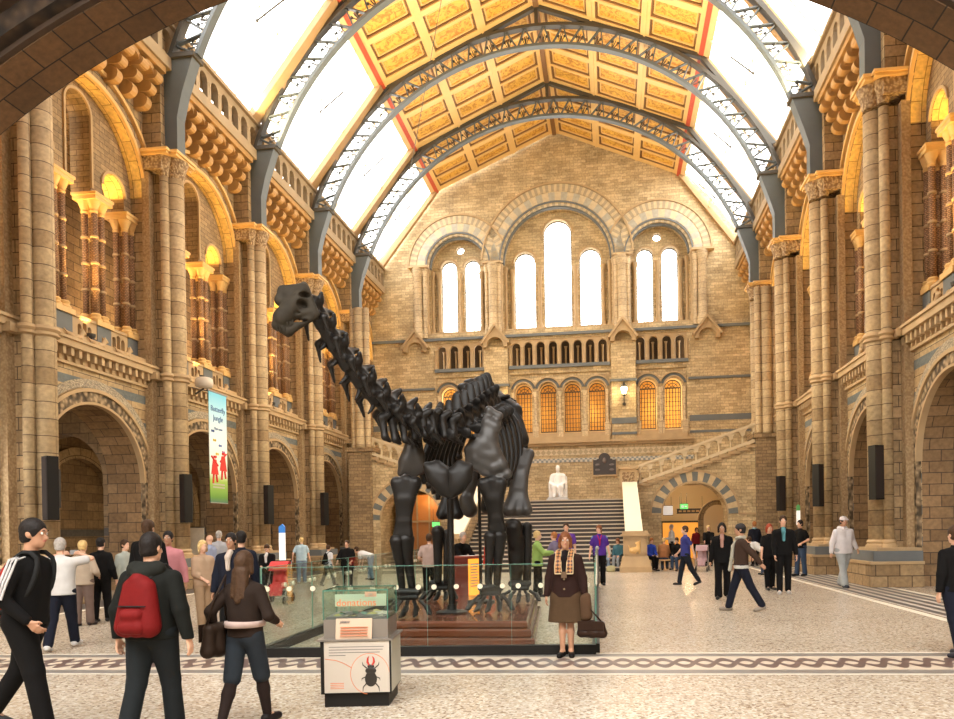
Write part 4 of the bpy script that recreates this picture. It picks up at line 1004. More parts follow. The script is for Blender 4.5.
# upper flights rising outward along the stair wall
YW = 36.75
for sgn, x0, x1, sd in ((1, 1.35, 7.05, 'right'), (-1, -7.1, -12.3, 'left')):
    L = abs(x1 - x0)
    G = frame((x0, YW, 0), (sgn, 0, 0), (0, -1, 0))
    z0, z1 = ZT + .62, 5.75 if sgn > 0 else 5.65
    c = 2.75 if sgn > 0 else 3.2
    ro = 1.62
    nst = 13; prof = []
    top = [(0, z0)]
    for k in range(nst): top += [(L * (k + 1) / nst, z0 + (z1 - z0) * k / nst), (L * (k + 1) / nst, z0 + (z1 - z0) * (k + 1) / nst)]
    out = [(0, 0), (c - ro, 0)] + arcpts(c, 2.4, ro, 24, 180, 0) + [(c + ro, 0), (L + 1.0, 0), (L + 1.0, z1)] + top[::-1]
    mb = MB(); mb.poly(G, [out], -1.6, 0); ws = mb.build('wall_stair_%s' % sd, MAT['far'], kind='structure')
    mb = MB(); mb.ring(G, c, 2.4, ro, ro + .48, -.1, .03, 0, 180, 36); mb.build('banded_voussoirs', MAT['voussoir_bold'] if 'voussoir_bold' in MAT else MAT['voussoir2'], ws)
    mb = MB(); mb.ring(G, c, 2.4, ro + .48, ro + .58, -.1, .08, 0, 180, 36); mb.ring(G, c, 2.4, ro - .06, ro + .02, -.1, .05, 0, 180, 36)
    for a, b in ((0, c - ro - .5), (c + ro + .5, L)): mb.fbox(G, a, b, -.1, .07, 2.33, 2.43)
    mb.build('arch_moulding', MAT['trim'], ws, smooth='auto')
    mb = MB()
    for k in range(nst): s0, z = L * k / nst, z0 + (z1 - z0) * k / nst; mb.fbox(G, s0, s0 + L / nst + .12, -.1, .13, z - .0, z + .14)
    mb.build('string_steps', MAT['trim'], ws)
    mb = MB(); mb.fbox(G, L - .0, L + 1.2, -1.2, .22, 0, z1 + .3); mb.fbox(G, L - .15, L + 1.3, -1.2, .32, z1 + .3, z1 + .5); mb.build('corner_pier', MAT['stone_small'], ws)
    mb = MB()
    for s_, r in ((L + .2, .16), (L + .6, .26), (L + .95, .12)):
        g = G(s_, 0.05, 0); mb.lathe([(r + .05, z1 + .5), (r, z1 + .65), (r, 13.4)], (g[0], g[1], 0), 14)
    mb.build('corner_shafts', MAT['shaft'], ws, smooth=True)
    balustrade(G(0.05, -.12, z0 + .12), G(L, -.12, z1 + .12), 'raking stone balustrade with little round arches climbing to the %s gallery' % sd, n=10 if sgn > 0 else 11)
    # passage behind the arch
    mb = MB(); mb.fbox(G, c - 2.6, c + 2.6, -6.4, -6.2, 0, 4.4); mb.build('passage_end_wall', MAT['plaster'] if 'plaster' in MAT else plain('cream_plaster', (.70, .56, .36), .7), ws)
    mb = MB(); mb.fbox(G, c - 2.6, c - 2.4, -6.4, -1.6, 0, 4.4); mb.fbox(G, c + 2.4, c + 2.6, -6.4, -1.6, 0, 4.4); mb.fbox(G, c - 2.6, c + 2.6, -6.4, -1.6, 4.2, 4.4); mb.build('passage_side_wall', MAT['far'], ws)
    if sgn > 0:
        mb = MB(); mb.ring(G, c + 1.55, 2.2, .75, 1.0, -3.4, -3.0, 0, 180, 20); mb.fbox(G, c + .55, c + .8, -3.4, -3.0, 0, 2.2); mb.build('inner_arch', MAT['stone'], ws)
    light('passage_lamp', 'POINT', G(c, -3.6, 3.6), 110 if sgn > 0 else 70, (1, .70, .38), .2)
# shop opening, signs inside the right passage
MAT['shopglow'] = plain('lit_shop_interior', (.5, .22, .04), .6, emit=.75, ecol=(1, .40, .05))
G = frame((1.35, YW, 0), (1, 0, 0), (0, -1, 0))
mb = MB(); mb.fbox(G, 1.6, 3.8, -6.18, -6.1, 0, 2.05); o = mb.build('door_1', MAT['shopglow'], kind='structure')
mb = MB(); mb.fbox(G, 1.5, 3.9, -6.2, -6.05, 2.05, 2.15); mb.fbox(G, 1.5, 1.6, -6.2, -6.05, 0, 2.15); mb.fbox(G, 3.8, 3.9, -6.2, -6.05, 0, 2.15); mb.build('door_frame', MAT['irondark'], o)
def sign_box(name, loc, w, h, d, mat, label, cat, hang=None):
    e = empty(name, loc); tag(e, label, cat); mb = MB(); mb.bx(-w / 2, w / 2, -d / 2, d / 2, -h / 2, h / 2); mb.build('sign_panel', mat, e)
    mb = MB(); t = .025
    mb.bx(-w / 2 - t, w / 2 + t, -d / 2 - .01, d / 2 + .01, h / 2, h / 2 + t); mb.bx(-w / 2 - t, w / 2 + t, -d / 2 - .01, d / 2 + .01, -h / 2 - t, -h / 2); mb.build('sign_frame', MAT['irondark'], e)
    if hang:
        mb = MB()
        for sx in (-1, 1): mb.tube([(sx * w * .35, 0, h / 2), (sx * w * .35, 0, h / 2 + hang)], .012, 5)
        mb.build('hanger', MAT['irondark'], e)
    return e
MAT['exitgreen'] = plain('exit_green', (.10, .55, .12), .5, emit=.9, ecol=(.25, 1, .25))
MAT['white_sign'] = plain('lit_white_sign', (.85, .85, .82), .5, emit=.5)
def text(s, size, mat, parent, loc, rot=(pi / 2, 0, 0), name='lettering', ext=.004, align='CENTER', shear=0, space=1.0):
    cu = bpy.data.curves.new(name, 'FONT'); cu.body = s; cu.size = size; cu.extrude = ext; cu.align_x = align; cu.align_y = 'CENTER'; cu.shear = shear; cu.space_character = space
    o = bpy.data.objects.new(name, cu); COL.objects.link(o); dg = bpy.context.evaluated_depsgraph_get(); me = bpy.data.meshes.new_from_object(o.evaluated_get(dg)); bpy.data.objects.remove(o)
    me.materials.clear(); me.materials.append(mat); o = bpy.data.objects.new(name, me); COL.objects.link(o); o.location = loc; o.rotation_euler = rot; o.parent = parent; return o
e = sign_box('exit_sign', at(684, 506.5, 39.6), .42, .28, .06, MAT['exitgreen'], 'small lit green sign hanging in the right stair arch', 'sign', .6)
mb = MB(); mb.bx(-.14, -.02, -.04, -.03, -.06, .06); mb.bx(.03, .15, -.04, -.03, -.025, .025); mb.build('pictogram', MAT['white_sign'], e)
e = sign_box('direction_sign', at(691, 511, 39.6), 1.5, .22, .06, MAT['irondark'], 'long dark direction sign below the green sign in the right arch', 'sign')
mb = MB()
for k in range(6): mb.bx(-.66 + k * .23, -.5 + k * .23, -.045, -.03, -.05, .04)
mb.build('sign_lettering', MAT['gold'], e)
mb = MB(); mb.tube([(-.6, 0, .1), (-.6, 0, .8)], .01, 5); mb.tube([(.6, 0, .1), (.6, 0, .8)], .01, 5); mb.build('hanger', MAT['irondark'], e)
sign_box('wall_screen', at(668, 510.5, 39.8), .5, .5, .08, MAT['white_sign'], 'small bright white screen inside the right stair arch', 'screen', .5)
G2 = frame((-7.1, YW, 0), (-1, 0, 0), (0, -1, 0))
e = sign_box('exit_sign', at(436, 524.5, 39.3), .42, .26, .06, MAT['exitgreen'], 'small lit green sign in the left stair arch behind the skeleton', 'sign', .7)
mb = MB()
for k in range(5): mb.fbox(G2, 1.2 + k * .72, 1.88 + k * .72, -4.6, -4.5, 0, 3.9)
o = mb.build('door_2', plain('orange_timber_door', (.50, .20, .05), .5, noise=.3), kind='structure')
mb = MB()
for k in range(6): mb.fbox(G2, 1.14 + k * .72, 1.22 + k * .72, -4.55, -4.38, 0, 3.9)
mb.fbox(G2, 1.1, 4.9, -4.55, -4.4, 2.3, 2.42); mb.build('door_frame', MAT['trim'], o)

# ------------------------------------------------------------------ statue and plaque on the landing
MAT['marble'] = plain('white_marble_statue', (.86, .84, .80), .4)
e = empty('seated_statue', (-3.0, 41.6, ZT)); tag(e, 'white marble statue of a seated robed man at the head of the stairs', 'statue')
mb = MB(); mb.bx(-.62, .62, -.6, .6, 0, .28); mb.bx(-.55, .55, -.55, .55, .28, .36); mb.build('pedestal', plain('grey_marble', (.55, .55, .55), .4), e)
solid('figure', [((0, .1, .95), (0, .12, 1.55), .27, .24), ((-.24, .12, 1.62), (.24, .12, 1.62), .15, .15), ((0, .1, 1.7), (0, .08, 1.95), .09, .08), ('e', (0, .06, 2.07), (.12, .14, .17)), ('e', (0, -.04, 1.93), (.09, .07, .13)),
    ((-.33, .1, 1.6), (-.42, 0, 1.2), .12, .10), ((-.42, 0, 1.2), (-.25, -.34, 1.05), .10, .07), ((.33, .1, 1.6), (.42, 0, 1.2), .12, .10), ((.42, 0, 1.2), (.22, -.36, 1.08), .10, .07),
    ((-.16, .1, .92), (-.2, -.38, .92), .2, .16), ((.16, .1, .92), (.2, -.38, .92), .2, .16), ((-.2, -.38, .9), (-.2, -.44, .42), .15, .12), ((.2, -.38, .9), (.22, -.36, .42), .15, .12),
    ((-.2, -.44, .42), (-.2, -.58, .40), .08, .06), ((.22, -.36, .42), (.24, -.52, .40), .08, .06), ((-.3, .1, .45), (-.32, .1, 1.1), .2, .16), ((.3, .1, .45), (.32, .1, 1.1), .2, .16), ((0, .0, .5), (0, -.2, .7), .25, .2),
    ((-.23, -.36, 1.05), (-.2, -.47, 1.0), .055, .035), ((.2, -.38, 1.07), (.17, -.49, 1.02), .055, .035)], .035, .07, MAT['marble'], e)
mb = MB(); mb.bx(-.52, .52, -.1, .5, .36, .85); mb.bx(-.52, -.42, -.2, .5, .85, 1.12); mb.bx(.42, .52, -.2, .5, .85, 1.12); mb.bx(-.5, .5, .38, .5, .85, 1.6); mb.build('stone_chair', MAT['marble'], e)
MAT['bronze'] = plain('dark_bronze', (.045, .035, .03), .4, metal=.6)
e = empty('bronze_plaque', FF(-.35, .04, 5.55)); tag(e, 'dark bronze memorial plaque with arched top on the wall above the stairs', 'plaque')
mb = MB(); mb.poly(frame((0, 0, 0), (1, 0, 0), (0, -1, 0)), [[(-.68, -.55), (.68, -.55), (.68, .35), (.45, .35), (.42, .42)] + arcpts(0, .4, .36, 12) + [(-.42, .42), (-.45, .35), (-.68, .35)]], 0, .07); mb.build('plaque_plate', MAT['bronze'], e)
mb = MB(); mb.bx(-.74, .74, -.1, 0, -.65, -.55); mb.bx(-.74, -.68, -.09, 0, -.55, .38); mb.bx(.68, .74, -.09, 0, -.55, .38); mb.build('plaque_frame', MAT['trim'], e)
mb = MB()
for sx in (-1, 1):
    for k in range(2): mb.sphere((sx * .42, -.09, .05 - k * .3), (.16, .03, .07), 8, 5)
mb.sphere((0, -.09, .3), (.12, .04, .18), 8, 6); mb.build('plaque_relief', plain('worn_bronze', (.16, .13, .12), .4, metal=.5), e)
# wall lamps on the flat buttresses
MAT['globe'] = plain('lit_lamp_globe', (1, .85, .55), .4, emit=9, ecol=(1, .80, .45))
for x, sd in ((CX0 - 3.72, 'left, above the skeleton'), (CX0 + 3.95, 'right, between the amber windows')):
    o = Vector(FF(x, .62, 9.6)); e = empty('wall_lantern', o); tag(e, 'lit glass lantern on a dark bracket on the gable wall, %s' % sd, 'lamp')
    mb = MB(); mb.tube([(0, .32, -.45), (0, .05, -.5), (0, -.02, -.3), (0, 0, 0)], .035, 6); mb.sphere((0, .3, -.45), .1, 8, 5); mb.lathe([(.02, -.05), (.14, .02), (.16, .06)], n=10); mb.build('lamp_bracket', MAT['irondark'], e)
    mb = MB(); mb.lathe([(.1, .06), (.2, .4), (.19, .48), (.08, .56)], n=10); mb.build('lamp_globe', MAT['globe'], e, smooth=True)
    mb = MB(); mb.lathe([(.22, .5), (.14, .62), (.06, .66), (.07, .74), (.01, .82)], n=10)
    for a in range(5): mb.tube([(.11 * cos(a * 1.257), .11 * sin(a * 1.257), .06), (.21 * cos(a * 1.257), .21 * sin(a * 1.257), .5)], .012, 4)
    mb.build('lamp_crown', MAT['irondark'], e)
    light('lantern_light', 'POINT', (o.x, o.y - .35, o.z + .3), 70, (1, .72, .32), .12)
# ------------------------------------------------------------------ the long-necked dinosaur skeleton on its plinth
MAT['bone'] = plain('black_bone_cast', (.011, .0095, .0085),    .46, noise=.4, scale=5, spec=.3, bump=.35)
MAT['bone_lt'] = plain('grey_bone_cast', (.045, .041, .038), .42, noise=.35, scale=4, bump=.12)
MAT['skullbone'] = plain('weathered_skull_cast', (.03, .024, .016), .7, noise=.9, scale=6, bump=.3, spec=.2)
MAT['wood'] = plain('polished_red_wood', (.15, .038, .016), .22, noise=.3, scale=2.5, coat=.4)
PZ_ = .36
D0 = at(460, 560, 12.5)
dino = empty('dinosaur_skeleton', (-3.2, 12.6, PZ_)); tag(dino, 'huge black long-necked dinosaur skeleton striding on a wooden plinth', 'skeleton')
DO = Vector((-3.2, 12.6, PZ_))
def B(x, y, D): return at(x, y, D) - DO
def bone(name, prims, k=.05, h=.02, mat=None, cuts=()): return solid(name, [(tuple(p[0]), tuple(p[1])) + tuple(p[2:]) if p[0] != 'e' else p for p in prims], h, k, mat or MAT['bone'], dino, cuts)
# spine path (pixels and metres deep): skull, neck, back, tail
SP = [(311, 302, 9.7), (322, 322, 9.85), (334, 343, 10.0), (348, 363, 10.2), (364, 383, 10.4), (382, 401, 10.65), (402, 415, 10.9), (424, 426, 11.15), (446, 428, 11.5), (462, 420, 12.0), (474, 411, 12.6), (484, 404, 13.3), (491, 402, 14.1), (497, 408, 15.0), (502, 418, 16.2), (506, 430, 17.6), (509, 444, 19.2)]
PTS = [B(*p) for p in SP]
def spline(P, n):
    out = []; m = len(P) - 1
    cum = [0]
    for i in range(m): cum.append(cum[-1] + (P[i + 1] - P[i]).length)
    for j in range(n + 1):
        d = cum[-1] * j / n; i = max(q for q in range(m) if cum[q] <= d + 1e-9); t = (d - cum[i]) / (cum[i + 1] - cum[i])
        p0, p1, p2, p3 = P[max(i - 1, 0)], P[i], P[i + 1], P[min(i + 2, m)]
        out.append(.5 * ((2 * p1) + (p2 - p0) * t + (2 * p0 - 5 * p1 + 4 * p2 - p3) * t * t + (3 * p1 - p0 - 3 * p2 + p3) * t ** 3))
    return out
def vert_mesh(kind):
    """vertebra along +Y (towards the head), spine +Z"""
    if kind == 'neck': pr = [((0, -.5, 0), (0, .5, .02), .26, .22), ((0, -.1, .1), (0, -.35, .50), .16, .10), ((0, .1, .12), (0, -.2, .42), .12, .08), ((-.1, 0, 0), (-.42, -.15, -.16), .13, .10), ((.1, 0, 0), (.42, -.15, -.16), .13, .10),
        ((-.40, -.1, -.2), (-.46, -.85, -.42), .09, .035), ((.40, -.1, -.2), (.46, -.85, -.42), .09, .035), ((-.15, .3, .2), (-.24, .62, .3), .11, .07), ((.15, .3, .2), (.24, .62, .3), .11, .07), ((0, .5, .02), (0, .58, .02), .23, .17),
        ('e', (-.3, .05, .02), (.13, .3, .10), None, 1), ('e', (.3, .05, .02), (.13, .3, .10), None, 1)]
    elif kind == 'back': pr = [((0, -.42, 0), (0, .42, 0), .34, .30), ((0, 0, .2), (-.12, -.1, 1.15), .17, .13), ((0, 0, .2), (.12, -.1, 1.15), .17, .13), ((-.1, 0, .2), (-.78, 0, .42), .17, .13), ((.1, 0, .2), (.78, 0, .42), .17, .13), ((-.2, .2, .3), (-.28, .5, .35), .12, .09), ((.2, .2, .3), (.28, .5, .35), .12, .09),
        ('e', (-.36, 0, 0), (.16, .22, .16), None, 1), ('e', (.36, 0, 0), (.16, .22, .16), None, 1)]
    else: pr = [((0, -.45, 0), (0, .45, 0), .36, .34), ((0, -.05, .2), (0, -.35, 1.0), .15, .09), ((-.2, 0, .05), (-.7, -.1, .05), .16, .07), ((.2, 0, .05), (.7, -.1, .05), .16, .07), ((0, -.3, -.3), (0, -.6, -1.0), .12, .07)]
    return solid_mesh(kind + '_vertebra', pr, .045, .10, MAT['bone'])
VM = {k: vert_mesh(k) for k in ('neck', 'back', 'tail')}
nv = 34; PP = spline(PTS, nv)
head_dir = None
for i in range(nv):
    a, b = PP[i], PP[i + 1]; c = (a + b) / 2; d = (a - b); L = d.length; f = i / nv
    kind = 'neck' if i < 17 else ('back' if i < 26 else 'tail')
    s = L * 1.02; w = L * (1.05 if kind == 'neck' else 1.1) * (1.35 + 1.45 * min(1, f * 2.1)) if kind == 'neck' else L * (1.35 if kind == 'back' else 1.2 - (i - 26) * .05)
    q = d.to_track_quat('Y', 'Z'); o = bpy.data.objects.new(kind + '_vertebra', VM[kind]); COL.objects.link(o); o.parent = dino; o.location = c; o.rotation_euler = q.to_euler()
    o.scale = (w, s, w * (1.0 if kind != 'back' else (.55 + .22 * max(0, 1 - abs(i - 24) / 5))))
# skull
def hp(x, y, d=0): return tuple(B(x, y, 9.6 + d))
sk = [(hp(283, 291), hp(303, 290), .07, .085), (hp(284, 292), hp(281, 300), .075, .085), (hp(303, 290), hp(307, 298), .085, .07), (hp(300, 300), hp(283, 318), .12, .13), (hp(290, 296), hp(288, 312), .09, .11), (hp(280, 318), hp(277, 325), .075, .06),
      (hp(277, 325), hp(288, 331), .065, .07), (hp(288, 331), hp(300, 324), .07, .05), (hp(296, 314), hp(313, 312), .07, .06), (hp(300, 324), hp(315, 316), .045, .05), (hp(310, 300), hp(315, 314), .05, .06), (hp(304, 286, .06), hp(309, 297, .1), .055, .05),
      ('e', hp(301, 303, -.12), (.065, .13, .055), None, 1), ('e', hp(304, 294, -.10), (.07, .12, .045), None, 1), ('e', hp(296, 311, -.14), (.06, .10, .025), None, 1), ('e', hp(299, 319, -.10), (.10, .2, .022), None, 1), ('e', hp(286, 324, -.14), (.10, .10, .012), None, 1)]
solid('skull', sk, .0125, .03, MAT['skullbone'], dino)
mb = MB()
for k in range(7):
    x, y = 277 + k * 2.6, 329.5 - (k * 1.1 if k > 3 else 0)
    mb.tube([hp(x, y - 3, -.08), hp(x + .4, y + 2, -.08)], [.012, .004], 5)
mb.build('teeth', MAT['skullbone'], dino)
# limb bones: left fore, right fore, right hind, left hind (as seen)
def long_bone(name, a, b, r0, r1, mid=.62, flat=1.0, mat=None, k=.05):
    a, b = Vector(a), Vector(b); side = Vector((1, .12, 0)).normalized(); pr = []
    for q in (-1, 0, 1):
        w0, wm, w1 = r0 * .62 * q, r0 * .62 * q * mid * .55, r1 * .6 * q
        A, M1, M2, E_ = a + side * w0 + Vector((0, 0, -.04 * abs(q))), a.lerp(b, .35) + side * wm, a.lerp(b, .75) + side * wm * .9, b + side * w1
        t0, t1 = r0 * .42, r1 * .42
        pr += [(A, M1, t0, t0 * .9), (M1, M2, t0 * .9, t1 * .9), (M2, E_, t1 * .9, t1 * 1.05)]
    return bone(name, pr, k, .022, mat)
def foot(cx, cy, D, w, hgt, nt=5, px=1):
    """ankle bones, metapodials and toes around a foot whose sole stands on the plinth"""
    c = on_floor(cx, cy, PZ_) - DO
    bone('ankle', [((c.x - .16, c.y, hgt), (c.x + .16, c.y, hgt), .06, .06), ((c.x - .13, c.y, hgt - .09), (c.x + .14, c.y - .02, hgt - .09), .04, .04)], .03, .016)
    for k in range(nt):
        f = (k - (nt - 1) / 2) / ((nt - 1) / 2); x0 = c.x + f * w * .32; x1 = c.x + f * w * .52; fy = -.16 * (1 - f * f) - .06
        bone('toe', [((x0, c.y, hgt - .14), (x1, c.y + fy * .5, .13), .032, .03), ((x1, c.y + fy * .5, .13), (x1 * 1 + f * .04, c.y + fy * 1.3, .06), .048, .04), ((x1 + f * .04, c.y + fy * 1.3, .06), (x1 + f * .08, c.y + fy * 2.2, .035), .045, .018)], .015, .014)
# left foreleg
long_bone('humerus', B(406, 480, 11.3), B(403, 535, 11.35), .235, .155, .85)
bone('radius', [(B(397, 541, 11.35), B(402, 587, 11.5), .085, .055), (B(397, 541, 11.35), B(398, 556, 11.4), .115, .06)], .05)
bone('ulna', [(B(405, 540, 11.4), B(412, 587, 11.55), .10, .06), (B(406, 540, 11.4), B(408, 554, 11.4), .135, .07)], .05)
foot(408, 616, 11.5, .62, .38)
# right foreleg
long_bone('humerus', B(492, 481, 11.6), B(497, 530, 11.7), .235, .15, .85)
bone('radius', [(B(490, 537, 11.7), B(488, 582, 11.7), .08, .055), (B(491, 537, 11.7), B(490, 550, 11.7), .115, .06)], .05)
bone('ulna', [(B(499, 537, 11.75), B(497, 583, 11.8), .095, .06), (B(499, 536, 11.75), B(499, 554, 11.75), .13, .07)], .05)
foot(491, 611, 11.8, .62, .38)
# shoulder blades and breastbones
def plate(name, px, D, t=.05, mat=None):
    """flat plate bone: pixel outline fan filled with overlapping capsules"""
    P = [B(x, y, D) for x, y in px]; c = sum(P, Vector()) / len(P); pr = []
    for i in range(len(P)):
        p, q = P[i], P[(i + 1) % len(P)]
        pr += [(p, q, t, t), (p.lerp(c, .35), q.lerp(c, .35), t * 1.7, t * 1.7), (p.lerp(c, .7), q.lerp(c, .7), t * 1.9, t * 1.9)]
    return bone(name, pr, .06, .02, mat)
plate('scapula', [(410, 440), (418, 436), (421, 455), (423, 470), (412, 476), (401, 473), (402, 462)], 11.6, .045, MAT['bone_lt'])
plate('scapula', [(489, 410), (499, 416), (491, 430), (495, 448), (508, 474), (498, 479), (484, 472), (469, 464), (468, 450), (474, 438), (483, 440)], 11.75, .055, MAT['bone_lt'])
plate('sternal_plate', [(427, 466), (437, 464), (447, 471), (449, 494), (443, 492), (433, 480)], 10.95)
plate('sternal_plate', [(451, 472), (460, 464), (469, 467), (467, 478), (460, 489), (451, 495)], 10.95)
# hind legs and pelvis
long_bone('femur', B(521, 452, 14.0), B(517, 510, 13.6), .25, .28, .95, mat=MAT['bone_lt'])
bone('tibia', [(B(514, 530, 13.6), B(516, 583, 13.6), .15, .11), (B(513, 528, 13.5), B(514, 545, 13.5), .18, .1), (B(518, 540, 13.6), B(517, 570, 13.6), .13, .12)], .06)
bone('fibula', [(B(527, 527, 13.7), B(527, 582, 13.7), .10, .08)], .05)
foot(520, 602, 13.4, .6, .34)
long_bone('femur', B(449, 452, 14.4), B(450, 514, 14.1), .25, .26, .7)
bone('tibia', [(B(438, 533, 14.0), B(438, 581, 14.0), .10, .075), (B(438, 532, 14), B(438, 545, 14), .13, .07)], .05)
bone('fibula', [(B(447, 533, 14.0), B(446, 581, 14.0), .075, .055)], .05)
foot(440, 600, 13.7, .55, .32)
bone('ilium', [(B(466, 398, 14.3), B(488, 396, 14.5), .22, .2), (B(488, 396, 14.5), B(512, 412, 14.4), .22, .2), (B(476, 388, 14.6), B(480, 384, 14.6), .2, .16), (B(512, 412, 14.4), B(520, 440, 14.2), .16, .18)], .1, .03)
bone('pubis', [(B(474, 470, 14.2), B(466, 505, 13.9), .14, .1), (B(466, 500, 13.9), B(470, 510, 13.9), .13, .15)], .07, .025, MAT['bone_lt'])
bone('ischium', [(B(492, 460, 14.8), B(487, 508, 14.8), .12, .13)], .06, .025)
# sacral spines
for k, (x, y, D) in enumerate(((466, 388, 13.9), (472, 384, 14.0), (479, 383, 14.2), (486, 384, 14.3))):
    p = B(x, y, D); q = B(x + 4, 412, D); bone('neural_spine', [(q, p, .10, .11), (p + Vector((-.1, 0, .02)), p + Vector((.1, 0, -.02)), .07, .07)], .05, .022)
# ribs
for k in range(9):
    t = k / 8
    x0, y0, D = 462 + 36 * t, 418 - 12 * t, 12.0 + 2.2 * t
    for sgn in (1, -1):
        if sgn > 0: P = [B(x0 + 4, y0, D), B(x0 + 18 + 3 * t, y0 + 12, D + .05), B(x0 + 27, y0 + 45, D), B(x0 + 25 - 2 * k * .3, y0 + 88 - 6 * abs(k - 3), D - .1)]
        else: P = [B(x0 - 6, y0, D), B(x0 - 26, y0 + 14, D + .1), B(x0 - 40, y0 + 48, D), B(x0 - 37, y0 + 86 - 7 * abs(k - 3), D - .1)]
        Q = spline(P, 14); mb = MB(); mb.tube(Q, [.045 + .02 * sin(pi * j / 14) for j in range(15)], 7); mb.build('rib', MAT['bone'], dino, smooth=True)
# hanging neck ribs
for (x, y, D, dx, dy) in ((326, 340, 10.0, -6, 10), (338, 356, 10.15, -8, 11), (348, 372, 10.3, -9, 12), (360, 386, 10.4, -5, 14), (374, 400, 10.6, -6, 14), (388, 412, 10.8, -8, 13)):
    mb = MB(); mb.tube(spline([B(x, y, D), B(x + dx * .2, y + dy * .5, D - .05), B(x + dx, y + dy, D - .1)], 6), [.05, .045, .04, .035, .03, .02, .01], 6); mb.build('neck_rib', MAT['bone'], dino, smooth=True)
# chevron-like cervical ribs under the neck base
for k in range(8):
    x, y, D = 384 + k * 10, 418 + 3 * sin(k), 10.75 + k * .1
    bone('cervical_rib', [(B(x - 2, y, D - .12), B(x + 1, y + 19, D - .14), .065, .05), (B(x + 1, y + 19, D - .14), B(x + 6, y + 23, D - .1), .05, .03), (B(x - 2, y, D - .12), B(x + 5, y - 4, D - .1), .07, .06)], .03, .02)
# steel supports
for (x, y0, y1, D) in ((452, 494, 613, 11.9), (481, 470, 602, 13.3)):
    a, b = on_floor(x, y1, PZ_) - DO, None; top = B(x, y0, D); mb = MB(); mb.tube([(a.x, a.y, 0), (a.x, a.y, max(top.z, 1))], .055 if x < 460 else .03, 10)
    mb.lathe([(.26, 0), (.26, .03), (.08, .06), (.07, .14)], (a.x, a.y, 0), 16); mb.build('steel_support', MAT['bone'], dino, smooth='auto')
# plinth: three stepped tiers
pl = empty('display_plinth', (-2.25, 12.5, 0)); tag(pl, 'low stepped plinth of polished red wood under the dinosaur skeleton', 'plinth')
for k, (z0, z1, ins) in enumerate(((0, .12, 0), (.12, .25, .06), (.25, .36, .12))):
    xl, xr, y0, y1 = -4.05 + ins, -1.12 - ins * .9, 10.40 + ins * .6, 14.95 - ins
    mb = MB(); q = .02; X = [(xl - 2.25 * -1), (xr + 2.25)]
    def sec(z, e): return [(xl + 2.25 + e, y0 - 12.5 + e, z), (xr + 2.25 - e, y0 - 12.5 + e, z), (xr + 2.25 - .35 * (1) - e, y1 - 12.5 - e, z), (xl + 2.25 + e, y1 - 12.5 - e, z)]
    mb.loft([sec(z0, q), sec(z0 + .025, 0), sec(z1 - .03, 0), sec(z1, q)]); mb.build('tier', MAT['wood'], pl)
# ------------------------------------------------------------------ visitors
_cm = {}
def cloth(c, rough=.85, sc=7, n=.22):
    k = (tuple(c), rough)
    if k not in _cm: _cm[k] = plain('cloth_%02d' % len(_cm), tuple(v * .8 for v in c), rough, noise=n, scale=sc, bump=.35, spec=.12)
    return _cm[k]
SKIN = {'fair': plain('fair_skin', (.62, .36, .24), .5), 'tan': plain('tan_skin', (.42, .22, .13), .5), 'dark': plain('brown_skin', (.20, .10, .06), .5)}
HAIR = {'black': (.012, .009, .008), 'brown': (.05, .025, .012), 'auburn': (.16, .055, .02), 'blond': (.55, .38, .16), 'red': (.30, .05, .02), 'grey': (.35, .32, .29), 'bald': (.5, .3, .2), 'ginger': (.34, .13, .04)}
EYEW = plain('eye_white', (.7, .68, .64), .3); EYED = plain('dark_iris', (.02, .012, .008), .3); LIP = plain('lips', (.42, .12, .10), .5)
def V3(*a): return np.array(a, float)
def ik(a, t, l1, l2, pole):
    d = t - a; L = min(np.linalg.norm(d), (l1 + l2) * .995); u = d / max(np.linalg.norm(d), 1e-6); t = a + u * L
    q = (l1 * l1 - l2 * l2 + L * L) / (2 * L); hgt = sqrt(max(l1 * l1 - q * q, 0)); p = pole - u * (pole @ u); p = p / max(np.linalg.norm(p), 1e-6)
    return a + u * q + p * hgt, t
